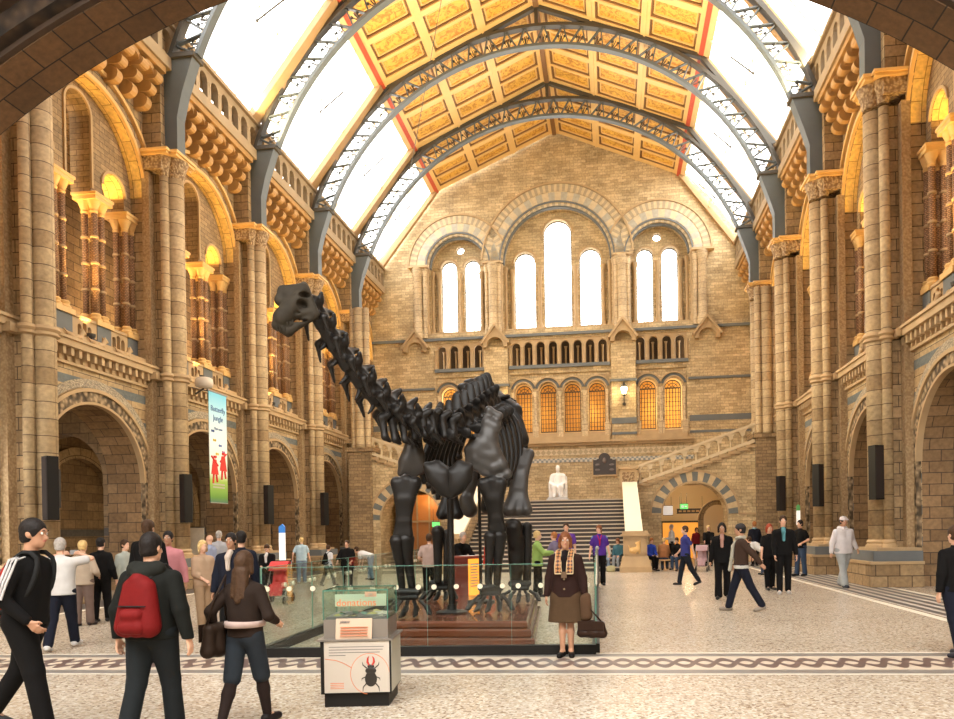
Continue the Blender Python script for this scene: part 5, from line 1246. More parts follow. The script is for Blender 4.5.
def person(px, py, top, rz, label, group=None, H=None, z=0., skin='fair', hair=('brown', 'short'), topw=((.1, .1, .1), 'long', .50), bottom=((.03, .04, .07), 'trousers'), shoes=(.03, .03, .03),
           legs=((6, 2), (-4, 2)), lean=0, hands=((-.27, -.04, .80), (.27, -.04, .80)), w=1., girth=1., head=(0, 0), face=False, h=.017, seat=False, inner=None, sock=False, twist=0, fpos=None, curl=.5, stance=1.):
    """px, py = where the feet meet the floor; top = pixel row of the crown; rz degrees (0 faces the camera, 90 faces right)"""
    o_ = fpos or on_floor(px, py, z)
    if H is None:
        r = ray(px, top); D = (o_ - EYE).dot(fwv); H = 1.65 + r.z * D - z
    s = H / 1.75; e = empty('person', o_, radians(rz)); tag(e, label, 'person', group)
    la, sa = radians(lean), 1
    t = V3(0, -sin(la), cos(la)); P = V3(0, 0, .95) * s; X = V3(cos(radians(twist)), sin(radians(twist)), 0); fwd = V3(0, -cos(la), -sin(la))
    LEG = []
    for sx, (a, kb) in zip((-1, 1), legs):
        a, kb = radians(a), radians(kb); hip = P + V3(sx * .09 * s * stance, 0, -.02 * s)
        kn = hip + V3(sx * .01 * s * stance, -sin(a), -cos(a)) * .43 * s; an = kn + V3(0, -sin(a - kb), -cos(a - kb)) * .43 * s
        LEG.append([hip, kn, an, a - kb])
    zmin = min(L_[2][2] - (.075 + max(0, -sin(L_[3])) * .10) * s for L_ in LEG)
    dz = V3(0, 0, -zmin)
    P = P + dz
    for L_ in LEG:
        for q in range(3): L_[q] = L_[q] + dz
    SH = P + t * .47 * s; NK = P + t * .52 * s; hz, hx = radians(head[0]), radians(head[1])
    hd = (t * .6 + V3(0, 0, .4)); hd = hd / np.linalg.norm(hd); hf = V3(sin(hz) * cos(hx), -cos(hz) * cos(hx), -sin(hx)); HC = NK + (hd * .175 + hf * .018) * s
    hr = np.cross(hf, V3(0, 0, 1)); hr = -hr / np.linalg.norm(hr); hu = np.cross(hf, -hr); hu = hu / np.linalg.norm(hu)
    if hu[2] < 0: hu = -hu
    R3 = np.array([hr, -hf, hu])  # rows: local x, y(back), z
    Hp = lambda x, y, z_: HC + (hr * x - hf * y + hu * z_) * s  # y positive = back of the head
    arms = []
    for sx, hnd in zip((-1, 1), hands):
        sh = SH + X * sx * .168 * s * w - t * .035 * s; tgt = V3(*hnd) * s; pole = V3(sx * .5, .8, -.35); el, wr = ik(sh, tgt + dz * .0, .28 * s, .25 * s, pole); arms.append((sh, el, wr))
    T = lambda a: tuple(a)
    # body: one continuous skin
    B_ = []
    B_ += [('e', T(Hp(0, .012, .025)), (.073 * s, .092 * s, .095 * s), R3), ('e', T(Hp(0, -.022, -.045)), (.054 * s, .062 * s, .075 * s), R3), (T(Hp(0, -.05, -.085)), T(Hp(0, -.062, -.092)), .026 * s, .02 * s),
           (T(Hp(0, -.082, .01)), T(Hp(0, -.102, -.028)), .010 * s, .015 * s, 0, .012), (T(Hp(-.018, -.078, .032)), T(Hp(.018, -.078, .032)), .012 * s, .012 * s), (T(Hp(0, -.078, -.062)), T(Hp(0, -.080, -.064)), .014 * s, .012 * s)]
    for sx in (-1, 1):
        B_ += [('e', T(Hp(sx * .031, -.092, .012)), (.015 * s, .012 * s, .010 * s), R3, 1), ('e', T(Hp(sx * .074, .008, -.005)), (.010 * s, .018 * s, .030 * s), R3)]
    B_ += [(T(NK - t * .04 * s), T(Hp(0, .02, -.07)), .055 * s, .050 * s), (T(SH - X * .13 * s * w - t * .02 * s), T(SH + X * .13 * s * w - t * .02 * s), .05 * s, .05 * s)]
    for sx in (-1, 1):
        B_ += [(T(P + X * sx * .06 * s), T(P + t * .2 * s + X * sx * .05 * s), .105 * s * girth, .095 * s * girth), (T(P + t * .2 * s + X * sx * .05 * s), T(SH - t * .08 * s + X * sx * .08 * s * w), .095 * s * girth, .10 * s)]
    for (sh, el, wr), sx in zip(arms, (-1, 1)):
        B_ += [(T(sh), T(el), .046 * s, .037 * s), (T(el), T(wr), .037 * s, .026 * s)]
        d = (wr - el); d = d / np.linalg.norm(d); n1 = np.cross(d, V3(0, 1, 0)) if abs(d[1]) < .9 else np.cross(d, V3(0, 0, 1)); n1 = n1 / np.linalg.norm(n1); n2 = np.cross(d, n1)
        if abs(d[2]) > .6: acr = V3(0, -1, 0) - d * (-d[1]); acr = acr / np.linalg.norm(acr); pal = np.cross(d, acr); pal = pal * (1 if pal @ V3(-sx, 0, 0) > 0 else -1)
        else: acr = n1; pal = -V3(0, 0, 1) + d * d[2]; pal = pal / np.linalg.norm(pal)
        kn0 = wr + d * .075 * s
        for f, ln in zip((-1.5, -.5, .5, 1.5), (.062, .072, .078, .068)):
            b0 = kn0 + acr * f * .019 * s; m_ = b0 + (d * cos(curl * .6) + pal * sin(curl * .6)) * ln * .55 * s; e_ = m_ + (d * cos(curl * 1.7) + pal * sin(curl * 1.7)) * ln * .5 * s
            B_ += [(T(wr + acr * f * .008 * s), T(b0), .013 * s, .0115 * s, 0, .008), (T(b0), T(m_), .0105 * s, .0095 * s, 0, .004), (T(m_), T(e_), .0095 * s, .008 * s, 0, .004)]
        th = wr + d * .03 * s + acr * .022 * s; t2 = th + (d * .6 + acr * .6 + pal * .3) * .045 * s; B_ += [(T(wr), T(th), .015 * s, .014 * s, 0, .01), (T(th), T(t2), .013 * s, .011 * s, 0, .006), (T(t2), T(t2 + (d * .8 + pal * .4) * .03 * s), .011 * s, .009 * s, 0, .006)]
    feet = []
    for (hip, kn, an, sa_), sx in zip(LEG, (-1, 1)):
        B_ += [(T(hip), T(kn), .078 * s, .052 * s), (T(kn), T(kn + (an - kn) * .35 + V3(0, .01, 0)), .05 * s, .052 * s), (T(kn + (an - kn) * .35), T(an), .05 * s, .033 * s)]
        fp = min(0, sa_) * .9; fdir = V3(sx * .18, -cos(fp), sin(fp) * 1.0); heel = an + V3(0, .035, -.035) * s; toe = an + fdir * .15 * s + V3(0, 0, -.045) * s
        toe[2] = max(toe[2], .03 * s) ; heel[2] = max(heel[2], .035 * s)
        B_ += [(T(an), T(heel), .034 * s, .03 * s), (T(heel), T(toe), .032 * s, .026 * s), (T(an), T(toe), .032 * s, .024 * s)]; feet.append((an, heel, toe, fdir))
    body = solid('body', B_, h if not face else h * .8, .022 * s, SKIN[skin], e)
    # trousers / skirt
    bc, bk = bottom[:2]; flare = bottom[2] if len(bottom) > 2 else 1.
    cutz = None
    if bk in ('trousers', 'jeans', 'shorts', 'leggings'):
        ex = .012 if bk == 'leggings' else .028; pr = []
        for sx in (-1, 1): pr += [(T(P + X * sx * .06 * s + V3(0, 0, -.03 * s)), T(P + t * .10 * s + X * sx * .05 * s), .118 * s * girth, .105 * s * girth)]
        for (hip, kn, an, _) in LEG:
            end = an + (kn - an) * .03
            if bk == 'shorts': pr += [(T(hip), T(kn), .1 * s * girth, .085 * s)]
            else: pr += [(T(hip), T(kn), (.080 + ex) * s * girth, (.052 + ex) * s), (T(kn), T(end), (.050 + ex) * s, (.038 + ex * flare) * s)]
        solid('trousers' if bk != 'shorts' else 'shorts', pr, h, .025 * s, cloth(bc), e, [((0, 0, .045 * s), (0, 0, -1))])
    else:
        ln = flare; pr = []; zb = ln * s
        for sx in (-1, 0, 1): pr += [(T(P + V3(sx * .06, 0, .08) * s), T(P + V3(sx * .085, 0, -.12) * s), .105 * s * girth, .125 * s * girth), (T(P + V3(sx * .085, 0, -.12) * s), (float(P[0] + sx * .12 * s), float(P[1]), zb - .1 * s), .125 * s * girth, .14 * s * girth)]
        for (hip, kn, an, _) in LEG: pr += [(T(hip), T(kn), .1 * s, .085 * s)]
        solid('skirt', pr, h, .03 * s, cloth(bc), e, [((0, 0, zb), (0, 0, -1))])
    # top
    tc, sl, hem = topw[:3]; pr = []; g = girth; ex = .02 if hem > .5 else .032; bot = P + t * ((hem - .54) * s)
    for sx in (-1, 1):
        pr += [(T(bot - t * .09 * s + X * sx * .062 * s), T(P + t * .2 * s + X * sx * .052 * s), (.105 * g + ex) * s, (.098 * g + ex) * s), (T(P + t * .2 * s + X * sx * .052 * s), T(SH - t * .08 * s + X * sx * .082 * s * w), (.098 * g + ex) * s, (.10 + ex) * s)]
    pr += [(T(bot - t * .09 * s), T(SH - t * .12 * s), (.112 * g + ex) * s, (.09 + ex) * s)]
    pr += [(T(NK - t * .04 * s + X * q * .03 * s), T(SH + X * q * .15 * s * w - t * .03 * s), .058 * s, .052 * s) for q in (-1, 1)] + [(T(SH - X * .1 * s * w - t * .05 * s), T(SH + X * .1 * s * w - t * .05 * s), .085 * s, .085 * s), (T(NK - t * .05 * s), T(NK + t * .005 * s), .075 * s, .062 * s)]
    for sh, el, wr in arms:
        if sl == 'long': pr += [(T(sh), T(el), (.040 + ex) * s, (.040 + ex * .8) * s), (T(el), T(el + (wr - el) * .93), (.040 + ex * .8) * s, (.030 + ex * .6) * s)]
        elif sl == 'short': pr += [(T(sh), T(sh + (el - sh) * .62), (.042 + ex) * s, (.042 + ex) * s)]
        elif sl == 'half': pr += [(T(sh), T(el), (.05 + ex) * s, (.044 + ex) * s), (T(el), T(el + (wr - el) * .3), (.04 + ex) * s, (.034 + ex) * s)]
    tm = topw[3] if len(topw) > 3 else cloth(tc)
    solid('jacket' if sl == 'long' and ex > .03 else 'shirt', pr, h, .022 * s, tm, e, [(T(bot - t * .035 * s), T(-t))])
    if inner:  # shirt front showing between the jacket's lapels
        c0 = SH - t * .02 * s + fwd * (.118 + ex) * s; c1 = P + t * .27 * s + fwd * (.108 * g + ex) * s
        solid('shirt_front', [(T(c0), T(c1), .042 * s, .035 * s), (T(NK + fwd * .05 * s), T(c0), .05 * s, .045 * s)], h, .02, cloth(inner), e)
    # shoes
    for (an, heel, toe, fd) in feet:
        if shoes is None: continue
        zf = min(heel[2], toe[2])
        solid('shoe', [(T(heel), T(toe), .043 * s, .038 * s), (T(an + V3(0, 0, -.02) * s), T(heel), .042 * s, .042 * s), (T(an + V3(0, 0, -.03) * s), T(toe), .038 * s, .032 * s)], h * .8, .02 * s, cloth(shoes, .5), e, [((0, 0, max(0.003, zf - .04 * s)), (0, 0, -1)), (T(an + V3(0, 0, .02) * s), (0, 0, 1))])
    # hair
    hcol, hk = hair[:2]
    if hk != 'bald':
        HM = _cm.setdefault('hair_' + hcol, plain('hair_' + hcol, HAIR[hcol], .6, noise=.5, scale=34, bump=.5, spec=.2)); pr = [('e', T(Hp(0, .018, .036)), (.084 * s, .103 * s, .102 * s), R3)]
        if hk in ('bob', 'long'): pr += [(T(Hp(-.066, .02, .02)), T(Hp(-.078, .015, -.085)), .036 * s, .026 * s), (T(Hp(.066, .02, .02)), T(Hp(.078, .015, -.085)), .036 * s, .026 * s), (T(Hp(0, .06, .02)), T(Hp(0, .07, -.12)), .07 * s, .05 * s)]
        if hk == 'long': pr += [(T(Hp(-.04, .075, -.08)), T(Hp(-.06, .11, -.32)), .05 * s, .035 * s), (T(Hp(.04, .075, -.08)), T(Hp(.06, .11, -.32)), .05 * s, .035 * s), (T(Hp(0, .08, -.08)), T(Hp(0, .12, -.36)), .06 * s, .04 * s)]
        if hk == 'pony': pr += [(T(Hp(0, .10, .04)), T(Hp(0, .14, .02)), .03 * s, .035 * s), (T(Hp(0, .14, .02)), T(Hp(0, .15, -.13)), .035 * s, .018 * s)]
        if hk in ('short', 'pony'): pr += [('e', T(Hp(0, .035, -.03)), (.072 * s, .075 * s, .07 * s), R3)]
        pr += [('e', T(Hp(0, -.085, -.03)), (.060 * s, .075 * s, .088 * s), R3, 1)]
        if hk == 'short': pr += [('e', T(Hp(0, .0, -.125)), (.2 * s, .2 * s, .06 * s), R3, 1)]
        solid('hair', pr, h * .75, .02 * s, HM, e)
    if face:
        for sx in (-1, 1):
            mb = MB(); mb.sphere(T(Hp(sx * .031, -.079, .012)), .0115 * s, 8, 6); ey = mb.build('eye', EYEW, e, smooth=True)
            mb = MB(); mb.sphere(T(Hp(sx * .031, -.087, .012)), .0055 * s, 8, 6); mb.build('iris', EYED, ey, smooth=True)
            mb = MB(); mb.tube([T(Hp(sx * .016, -.093, .034)), T(Hp(sx * .032, -.092, .039)), T(Hp(sx * .048, -.084, .034))], [.003, .0045, .002], 5); mb.build('eyebrow', _cm.get('hair_' + hcol, EYED), e)
        mb = MB(); mb.tube([T(Hp(-.022, -.082, -.050)), T(Hp(-.008, -.092, -.048)), T(Hp(.008, -.092, -.048)), T(Hp(.022, -.082, -.050))], [.002, .0065, .0065, .002], 6); mb.build('lips', LIP, e, smooth=True)
    e['s_'] = s
    info = dict(e=e, s=s, P=P, SH=SH, NK=NK, HC=HC, Hp=Hp, arms=arms, t=t, X=X, fwd=fwd, feet=feet, LEG=LEG, o=o_, rz=radians(rz)); del e['s_']
    return info
def to_world(I, v):
    c, s_ = cos(I['rz']), sin(I['rz']); return Vector((I['o'].x + c * v[0] - s_ * v[1], I['o'].y + s_ * v[0] + c * v[1], I['o'].z + v[2]))
def cap(I, mat, brim=True):
    Hp, s = I['Hp'], I['s']; pr = [('e', tuple(Hp(0, .012, .055)), (.088 * s, .104 * s, .078 * s), None)]
    if brim: pr += [(tuple(Hp(-.04, -.10, .052)), tuple(Hp(.04, -.10, .052)), .018 * s, .018 * s), (tuple(Hp(-.03, -.145, .045)), tuple(Hp(.03, -.145, .045)), .012 * s, .012 * s)]
    solid('cap', pr, .013, .02, mat, I['e'])
def bag(loc, rz, dims, mat, label, cat='bag', group=None, strap=None, flap=True):
    e = empty(cat if cat != 'bag' else 'handbag', loc, rz); tag(e, label, cat, group); a, b, c = dims
    solid('bag_body', [((-a + b, 0, b), (a - b, 0, b), b, b), ((-a * .9 + b, 0, c - b), (a * .9 - b, 0, c - b), b * .8, b * .8), ((-a + b, 0, b), (-a * .9 + b, 0, c - b), b, b * .8), ((a - b, 0, b), (a * .9 - b, 0, c - b), b, b * .8), ((0, 0, b), (0, 0, c - b), b * 1.1, b)], .012, .02, mat, e)
    if flap: mb = MB(); mb.bx(-a * .86, a * .86, -b * 1.12, -b * .95, c * .45, c * .95); mb.build('flap', mat, e)
    if strap: mb = MB(); mb.tube([Vector(p) for p in strap], .011, 6); mb.build('strap', mat, e, smooth=True)
    return e
def backpack(I, mat, label, k=1., straps=True):
    s = I['s']; t, X, SH, P = [V3(*I[q]) for q in ('t', 'X', 'SH', 'P')]; bk = V3(0, 1, 0)
    e = empty('backpack', to_world(I, P + t * .1 * s + bk * .2 * s), I['rz']); tag(e, label, 'backpack'); loc = lambda v: tuple(V3(*v) - (P + t * .1 * s + bk * .2 * s))
    off = .175
    a0, a1 = P + t * .05 * s + bk * off * s, SH - t * .05 * s + bk * (off - .03) * s
    pr = []
    for sx in (-1, 0, 1): pr += [(loc(a0 + X * sx * .09 * s * k), loc(a1 + X * sx * .055 * s * k - t * abs(sx) * .05), .085 * s * k, .07 * s * k)]
    solid('pack_body', pr, .012, .03, mat, e)
    solid('front_pocket', [(loc(a0 + bk * .07 * s + X * -.06 * s), loc(a0 + bk * .07 * s + X * .06 * s + t * .0), .06 * s, .06 * s), (loc(a0 + bk * .07 * s + t * .1 * s + X * -.05 * s), loc(a0 + bk * .07 * s + t * .1 * s + X * .05 * s), .055 * s, .055 * s)], .012, .03, mat, e)
    mb = MB(); z = .17; mb.tube([loc(a0 + t * z * s + bk * .082 * s + X * q * s) for q in (-.13, -.06, 0, .06, .13)], .006, 5); mb.build('zip', cloth((.02, .02, .02)), e)
    for sx in (-1, 1):
        mb = MB(); mb.tube(spline([Vector(loc(a1 + X * sx * .08 * s)), Vector(loc(SH + X * sx * .10 * s + t * .075 * s)), Vector(loc(SH + X * sx * .11 * s - bk * .12 * s)), Vector(loc(P + t * .2 * s + X * sx * .15 * s - bk * .08 * s)), Vector(loc(a0 + X * sx * .14 * s - bk * .05 * s))], 14), .02 * s, 6); mb.build('shoulder_strap', cloth((.02, .02, .02)), e, smooth=True)
    return e
def scarfish(I, name, pts, r, mat, h=.012):
    return solid(name, [(tuple(a), tuple(b), r, r) for a, b in zip(pts[:-1], pts[1:])], h, .02, mat, I['e'])
BLK, NAVY, DKJ, JEAN, LJ = (.007, .0065, .0065), (.012, .014, .024), (.016, .019, .025), (.045, .07, .12), (.22, .30, .40)

# --- foreground, left to right
I = person(22, 760, 519, 100, 'person in a black tracksuit with grey striped shoulders, striding right at the left frame edge', skin='tan', hair=('black', 'short'), topw=(BLK, 'long', .52), bottom=(BLK, 'trousers', 1.2), legs=((15, 4), (-14, 20)), hands=((-.22, -.15, .92), (.24, .05, .86)), lean=6, w=1.12, girth=1.15, head=(0, 6), fpos=Vector((-5.08, 5.8, 0)), face=True, h=.013)
for k in range(3):
    a, b = V3(*I['SH']) - I['X'] * .13 * I['s'] + V3(0, .05 - .05 * k, .065) * I['s'], V3(*I['arms'][0][1])
    pass
sh, el, wr = I['arms'][0]
mb = MB(); s = I['s']
for k in (-1, 0, 1): mb.tube([tuple(sh + V3(.07, .03 * k, .068) * s), tuple(sh + V3(-.035, .028 * k, .052) * s), tuple(sh + (el - sh) * .5 + V3(-.075, .026 * k, 0) * s), tuple(el + V3(-.06, .024 * k, 0) * s)], .011, 5)
mb.build('sleeve_stripes', cloth((.55, .53, .52)), I['e'])
backpack(I, cloth((.30, .03, .02)), 'small red backpack on the striding man at the left frame edge', .8)
I = person(62, 650, 539, 200, 'person in white T-shirt taking a photograph with raised arms near the left arcade', skin='fair', hair=('grey', 'short'), topw=((.62, .60, .58), 'short', .50), bottom=(NAVY, 'trousers', 1.2), shoes=(.7, .7, .7), legs=((20, 3), (-12, 14)), hands=((-.18, -.32, 1.5), (.12, -.34, 1.5)), w=1.1, girth=1.15, h=.014)
c = to_world(I, (I['arms'][0][2] + I['arms'][1][2]) / 2 + V3(-.03, -.08, .03)); e = empty('camera', c, radians(200)); tag(e, 'small compact camera held up by the man in white T-shirt', 'camera')
mb = MB(); mb.bx(-.055, .055, -.02, .02, -.035, .035); mb.build('camera_body', cloth((.3, .3, .3), .4), e); mb = MB(); mb.lathe([(.022, 0), (.022, .02), (.014, .022)], n=10, M=Matrix.Translation((0, -.02, 0)) @ Matrix.Rotation(pi / 2, 4, 'X')); mb.build('lens', MAT['black'], e)
bag(to_world(I, V3(.16, .12, .95)), radians(200), (.12, .06, .4), cloth(BLK), 'black shoulder bag on the back of the man in white T-shirt', strap=[(0, -.03, .35), (-.02, -.12, .45), (-.1, -.2, .3)])
person(84, 626, 542, 190, 'person with short blond hair in beige jacket and taupe trousers, seen from behind', skin='fair', hair=('blond', 'short'), topw=((.45, .36, .27), 'long', .47), bottom=((.16, .11, .09), 'trousers', 1.5), hands=((-.2, -.2, 1.05), (.2, -.2, 1.05)), w=.95, girth=1.1, shoes=(.04, .03, .03))
person(102, 622, 539, 185, 'person all in black standing with back turned beside the beige jacket', skin='fair', hair=('black', 'short'), topw=(BLK, 'long', .5), bottom=(BLK, 'trousers'), hands=((-.25, -.1, .9), (.2, -.2, 1.0)))
person(126, 618, 541, 80, 'person in a pale striped sweater half hidden left of the red backpack', skin='fair', hair=('brown', 'short'), topw=((.42, .45, .40), 'long', .5, None) if False else ((.42, .45, .40), 'long', .5), bottom=(NAVY, 'trousers'))
I = person(154, 742, 536, 178, 'person in a black hooded jacket and dark jeans walking away, in front at the left', skin='fair', hair=('black', 'short'), topw=((.010, .011, .0095), 'long', .50), bottom=((.014, .017, .019), 'jeans', 1.5), shoes=(.02, .02, .02), legs=((14, 6), (-10, 10)), hands=((-.36, .02, .84), (.30, .02, .88)), w=1.22, girth=1.2, h=.012, head=(-8, 4))
solid('hood', [(tuple(I['NK'] + V3(-.09, .06, -.01)), tuple(I['NK'] + V3(.09, .06, -.01)), .065, .065), (tuple(I['NK'] + V3(0, .09, -.05)), tuple(I['NK'] + V3(0, .10, -.08)), .09, .08), (tuple(I['NK'] + V3(-.09, .05, 0)), tuple(I['NK'] + V3(-.08, -.05, -.02)), .05, .04), (tuple(I['NK'] + V3(.09, .05, 0)), tuple(I['NK'] + V3(.08, -.05, -.02)), .05, .04)], .012, .04, cloth((.018, .019, .016)), I['e'])
backpack(I, cloth((.16, .008, .008), .7, 14), 'dark red backpack worn by the man in black hooded jacket', 1.12)
person(150, 640, 522, 178, 'person with brown hair in dark top just beyond the hooded man', skin='fair', hair=('brown', 'short'), topw=(BLK, 'long', .5), bottom=(DKJ, 'trousers'), w=1.15, girth=1.05)
person(170, 634, 533, 20, 'person in glasses and pink shirt half hidden behind the hooded man', skin='tan', hair=('black', 'short'), topw=((.62, .25, .27), 'long', .5), bottom=(NAVY, 'trousers'), face=True, hands=((-.22, -.1, .82), (.28, .0, .84)))
person(211, 600, 536, 270, 'person with bald head in pale blue shirt walking left behind the group', skin='fair', hair=('bald', 'bald'), topw=((.30, .35, .50), 'long', .5), bottom=(NAVY, 'trousers'))
person(220, 597, 532, 200, 'person with grey cropped hair beyond the bald man', skin='fair', hair=('grey', 'short'), topw=((.4, .4, .42), 'long', .5), bottom=(DKJ, 'trousers'))
I = person(204, 630, 542, 60, 'person with blond bob and beige top, turned towards the man in navy', skin='fair', hair=('blond', 'bob'), topw=((.50, .34, .22), 'half', .5), bottom=((.45, .30, .18), 'trousers'), hands=((-.1, -.25, 1.0), (.12, -.26, 1.0)), w=.9)
person(233, 648, 535, 8, 'person with black hair in navy jacket facing the camera behind the leather jacket', skin='tan', hair=('black', 'short'), topw=(NAVY, 'long', .48), bottom=(BLK, 'trousers'), face=True, inner=(.6, .5, .42), hands=((-.27, -.06, .84), (.2, -.2, .98)), h=.015)
person(243, 640, 533, 190, 'person in navy with dark hair, mostly hidden behind the man in navy jacket', skin='fair', hair=('black', 'short'), topw=(NAVY, 'long', .5), bottom=(DKJ, 'trousers'))
I = person(247, 728, 553, 172, 'person with long brown hair in brown leather jacket, dark shorts and tights walking away', skin='fair', hair=('brown', 'long'), topw=((.024, .015, .011), 'long', .545), bottom=((.022, .028, .036), 'shorts'), shoes=(.015, .012, .012), legs=((16, 4), (-12, 12)), hands=((-.22, -.2, 1.05), (.34, .02, .95)), w=1.0, girth=1.0, h=.012)
solid('tights', [(tuple(L_[0]), tuple(L_[1]), .086 * I['s'], .062 * I['s']) for L_ in I['LEG']] + [(tuple(L_[1]), tuple(L_[1] + (L_[2] - L_[1]) * .35), .06 * I['s'], .062 * I['s']) for L_ in I['LEG']] + [(tuple(L_[1] + (L_[2] - L_[1]) * .35), tuple(L_[2]), .062 * I['s'], .043 * I['s']) for L_ in I['LEG']], .012, .02, cloth((.022, .014, .012)), I['e'])
mb = MB(); mb.lathe([(.165, 0), (.17, .03), (.165, .05)], tuple(I['P'] + V3(0, 0, .06)), 20); mb.build('shirt_hem', cloth((.5, .38, .34)), I['e'], smooth=True)
bag(to_world(I, V3(.27, .06, .72) * I['s'] * 1.0), radians(172 + 80), (.17, .06, .30), cloth((.03, .018, .012), .5), 'large brown leather shoulder bag of the girl in leather jacket', strap=[(-.1, 0, .28), (-.04, .03, .5), (0, .1, .7), (.06, .03, .5), (.12, 0, .28)])
# --- behind the glass on the left
I = person(268, 602, 545, 10, 'person in black and white jacket standing behind a red pushchair', skin='fair', hair=('brown', 'short'), topw=(BLK, 'half', .5), bottom=(NAVY, 'trousers'), hands=((-.08, -.3, 1.08), (.08, -.3, 1.08)), head=(0, 30), inner=(.7, .68, .65), face=True)
person(302, 583.5, 538, 195, 'person in pale blue T-shirt and faded jeans seen from behind, left of the skeleton', skin='fair', hair=('blond', 'short'), topw=((.45, .60, .68), 'short', .49), bottom=(LJ, 'jeans', 1.3), shoes=(.6, .6, .6), hands=((-.3, -.08, .9), (.34, -.05, .95)), girth=1.15, legs=((8, 2), (-10, 4)))
I = person(329, 586, 545, 150, 'person with white top and black backpack walking by the left arcade', skin='fair', hair=('brown', 'short'), topw=((.7, .7, .72), 'short', .5), bottom=(DKJ, 'trousers'), legs=((16, 3), (-16, 12)))
backpack(I, cloth(BLK), 'small black backpack on the walker by the left arcade', .9)
person(348, 590, 541, 10, 'person in black low-necked top resting hands on the glass barrier', skin='fair', hair=('brown', 'pony'), topw=(BLK, 'half', .46), bottom=(BLK, 'trousers'), hands=((-.3, -.3, 1.0), (.16, -.3, 1.0)), girth=1.4, w=1.1, face=True, lean=8)
person(371, 580, 553, 265, 'person in white bending forward by the arcade, behind the glass', skin='fair', hair=('brown', 'short'), topw=((.7, .7, .7), 'short', .5), bottom=(LJ, 'jeans'), lean=72, hands=((-.15, -.45, .55), (.15, -.45, .6)), H=1.55, legs=((10, 4), (-6, 2)))
# --- around the skeleton
person(430, 600, 535, 190, 'person in pale pink top with blue jacket tied round the waist, under the skeleton', skin='fair', hair=('brown', 'short'), topw=((.52, .38, .33), 'short', .50), bottom=(BLK, 'trousers', 1.2), hands=((-.2, -.2, 1.05), (.2, -.2, 1.05)), w=1.05)
# --- main lady
I = person(567, 656.5, 534, -4, 'person with brown bob, brown jacket, patterned scarf and skirt standing before the glass', skin='tan', hair=('auburn', 'bob'), topw=((.030, .014, .011), 'long', .475), bottom=((.085, .050, .026), 'skirt', .50), shoes=(.01, .008, .008), legs=((2, 1), (-1, 1)), hands=((-.29, -.03, .80), (.29, -.05, .82)), w=1.02, girth=1.12, face=True, h=.010, head=(8, 2), inner=(.012, .009, .009), stance=.62)
s = I['s']; SHv, NKv, Pv = I['SH'], I['NK'], I['P']
MAT['scarf'] = pattern('patterned_scarf', 'diamond', (.40, .17, .05), (.05, .018, .01), 30); MAT['scarf_edge'] = cloth((.62, .48, .28))
for sx in (-1, 1):
    q = [NKv + V3(sx * .045, .05, .045) * s, NKv + V3(sx * .085, -.01, .02) * s, SHv + V3(sx * .082, -.125, -.02) * s, SHv + V3(sx * .085, -.168, -.13) * s, SHv + V3(sx * .080, -.172, -.235) * s]
    mb = MB(); rings = []
    for k, p in enumerate(q):
        wd = (.03, .035, .042, .046, .048)[k] * s; nrm = V3(0, -1, 0) if k > 1 else V3(sx * .5, -.3, .8); rings.append([Vector(p + V3(-wd, 0, 0)), Vector(p + V3(wd, 0, 0)), Vector(p + V3(wd, 0, 0) + nrm * .018), Vector(p + V3(-wd, 0, 0) + nrm * .018)])
    mb.loft(rings); o = mb.build('scarf', MAT['scarf'], I['e'])
    mb = MB(); mb.tube([r[3] for r in rings], .006, 5); mb.tube([r[2] for r in rings], .006, 5); mb.tube([rings[-1][3], rings[-1][2]], .007, 5); mb.build('scarf_border', MAT['scarf_edge'], o)
mb = MB(); 
for k in range(2): mb.sphere(tuple(Pv + V3(0, -.185, .16 - .14 * k) * s), (.014, .006, .014), 8, 5)
mb.build('buttons', cloth((.25, .18, .1), .4), I['e'])
mb = MB(); mb.bx(-.035, .035, -.012, .012, -.04, .04); o = mb.build('camera_pouch', cloth((.16, .10, .06)), I['e']); o.location = tuple(Pv + V3(0, -.19, .22) * s)
hw = to_world(I, I['arms'][1][2] + V3(.03, -.03, -.09) * s)
bag(Vector((hw.x + .06, hw.y - .06, .27)), radians(-14), (.20, .06, .23), cloth((.035, .018, .012), .35), 'dark brown leather handbag with long strap hanging from the hand of the lady in brown', strap=[(-.12, 0, .21), (-.08, 0, .36), (-.055, .02, .53), (-.03, 0, .38), (.13, 0, .21)])
solid('folded_coat', [((hw.x - .0, hw.y - .02, .80), (hw.x + .01, hw.y - .02, .55), .05, .06), ((hw.x - .05, hw.y - .0, .78), (hw.x - .03, hw.y - .0, .52), .045, .055)], .012, .03, cloth((.10, .055, .03)))
tag(bpy.data.objects['folded_coat'], 'brown folded scarf hanging beside the skirt of the lady in brown', 'coat')
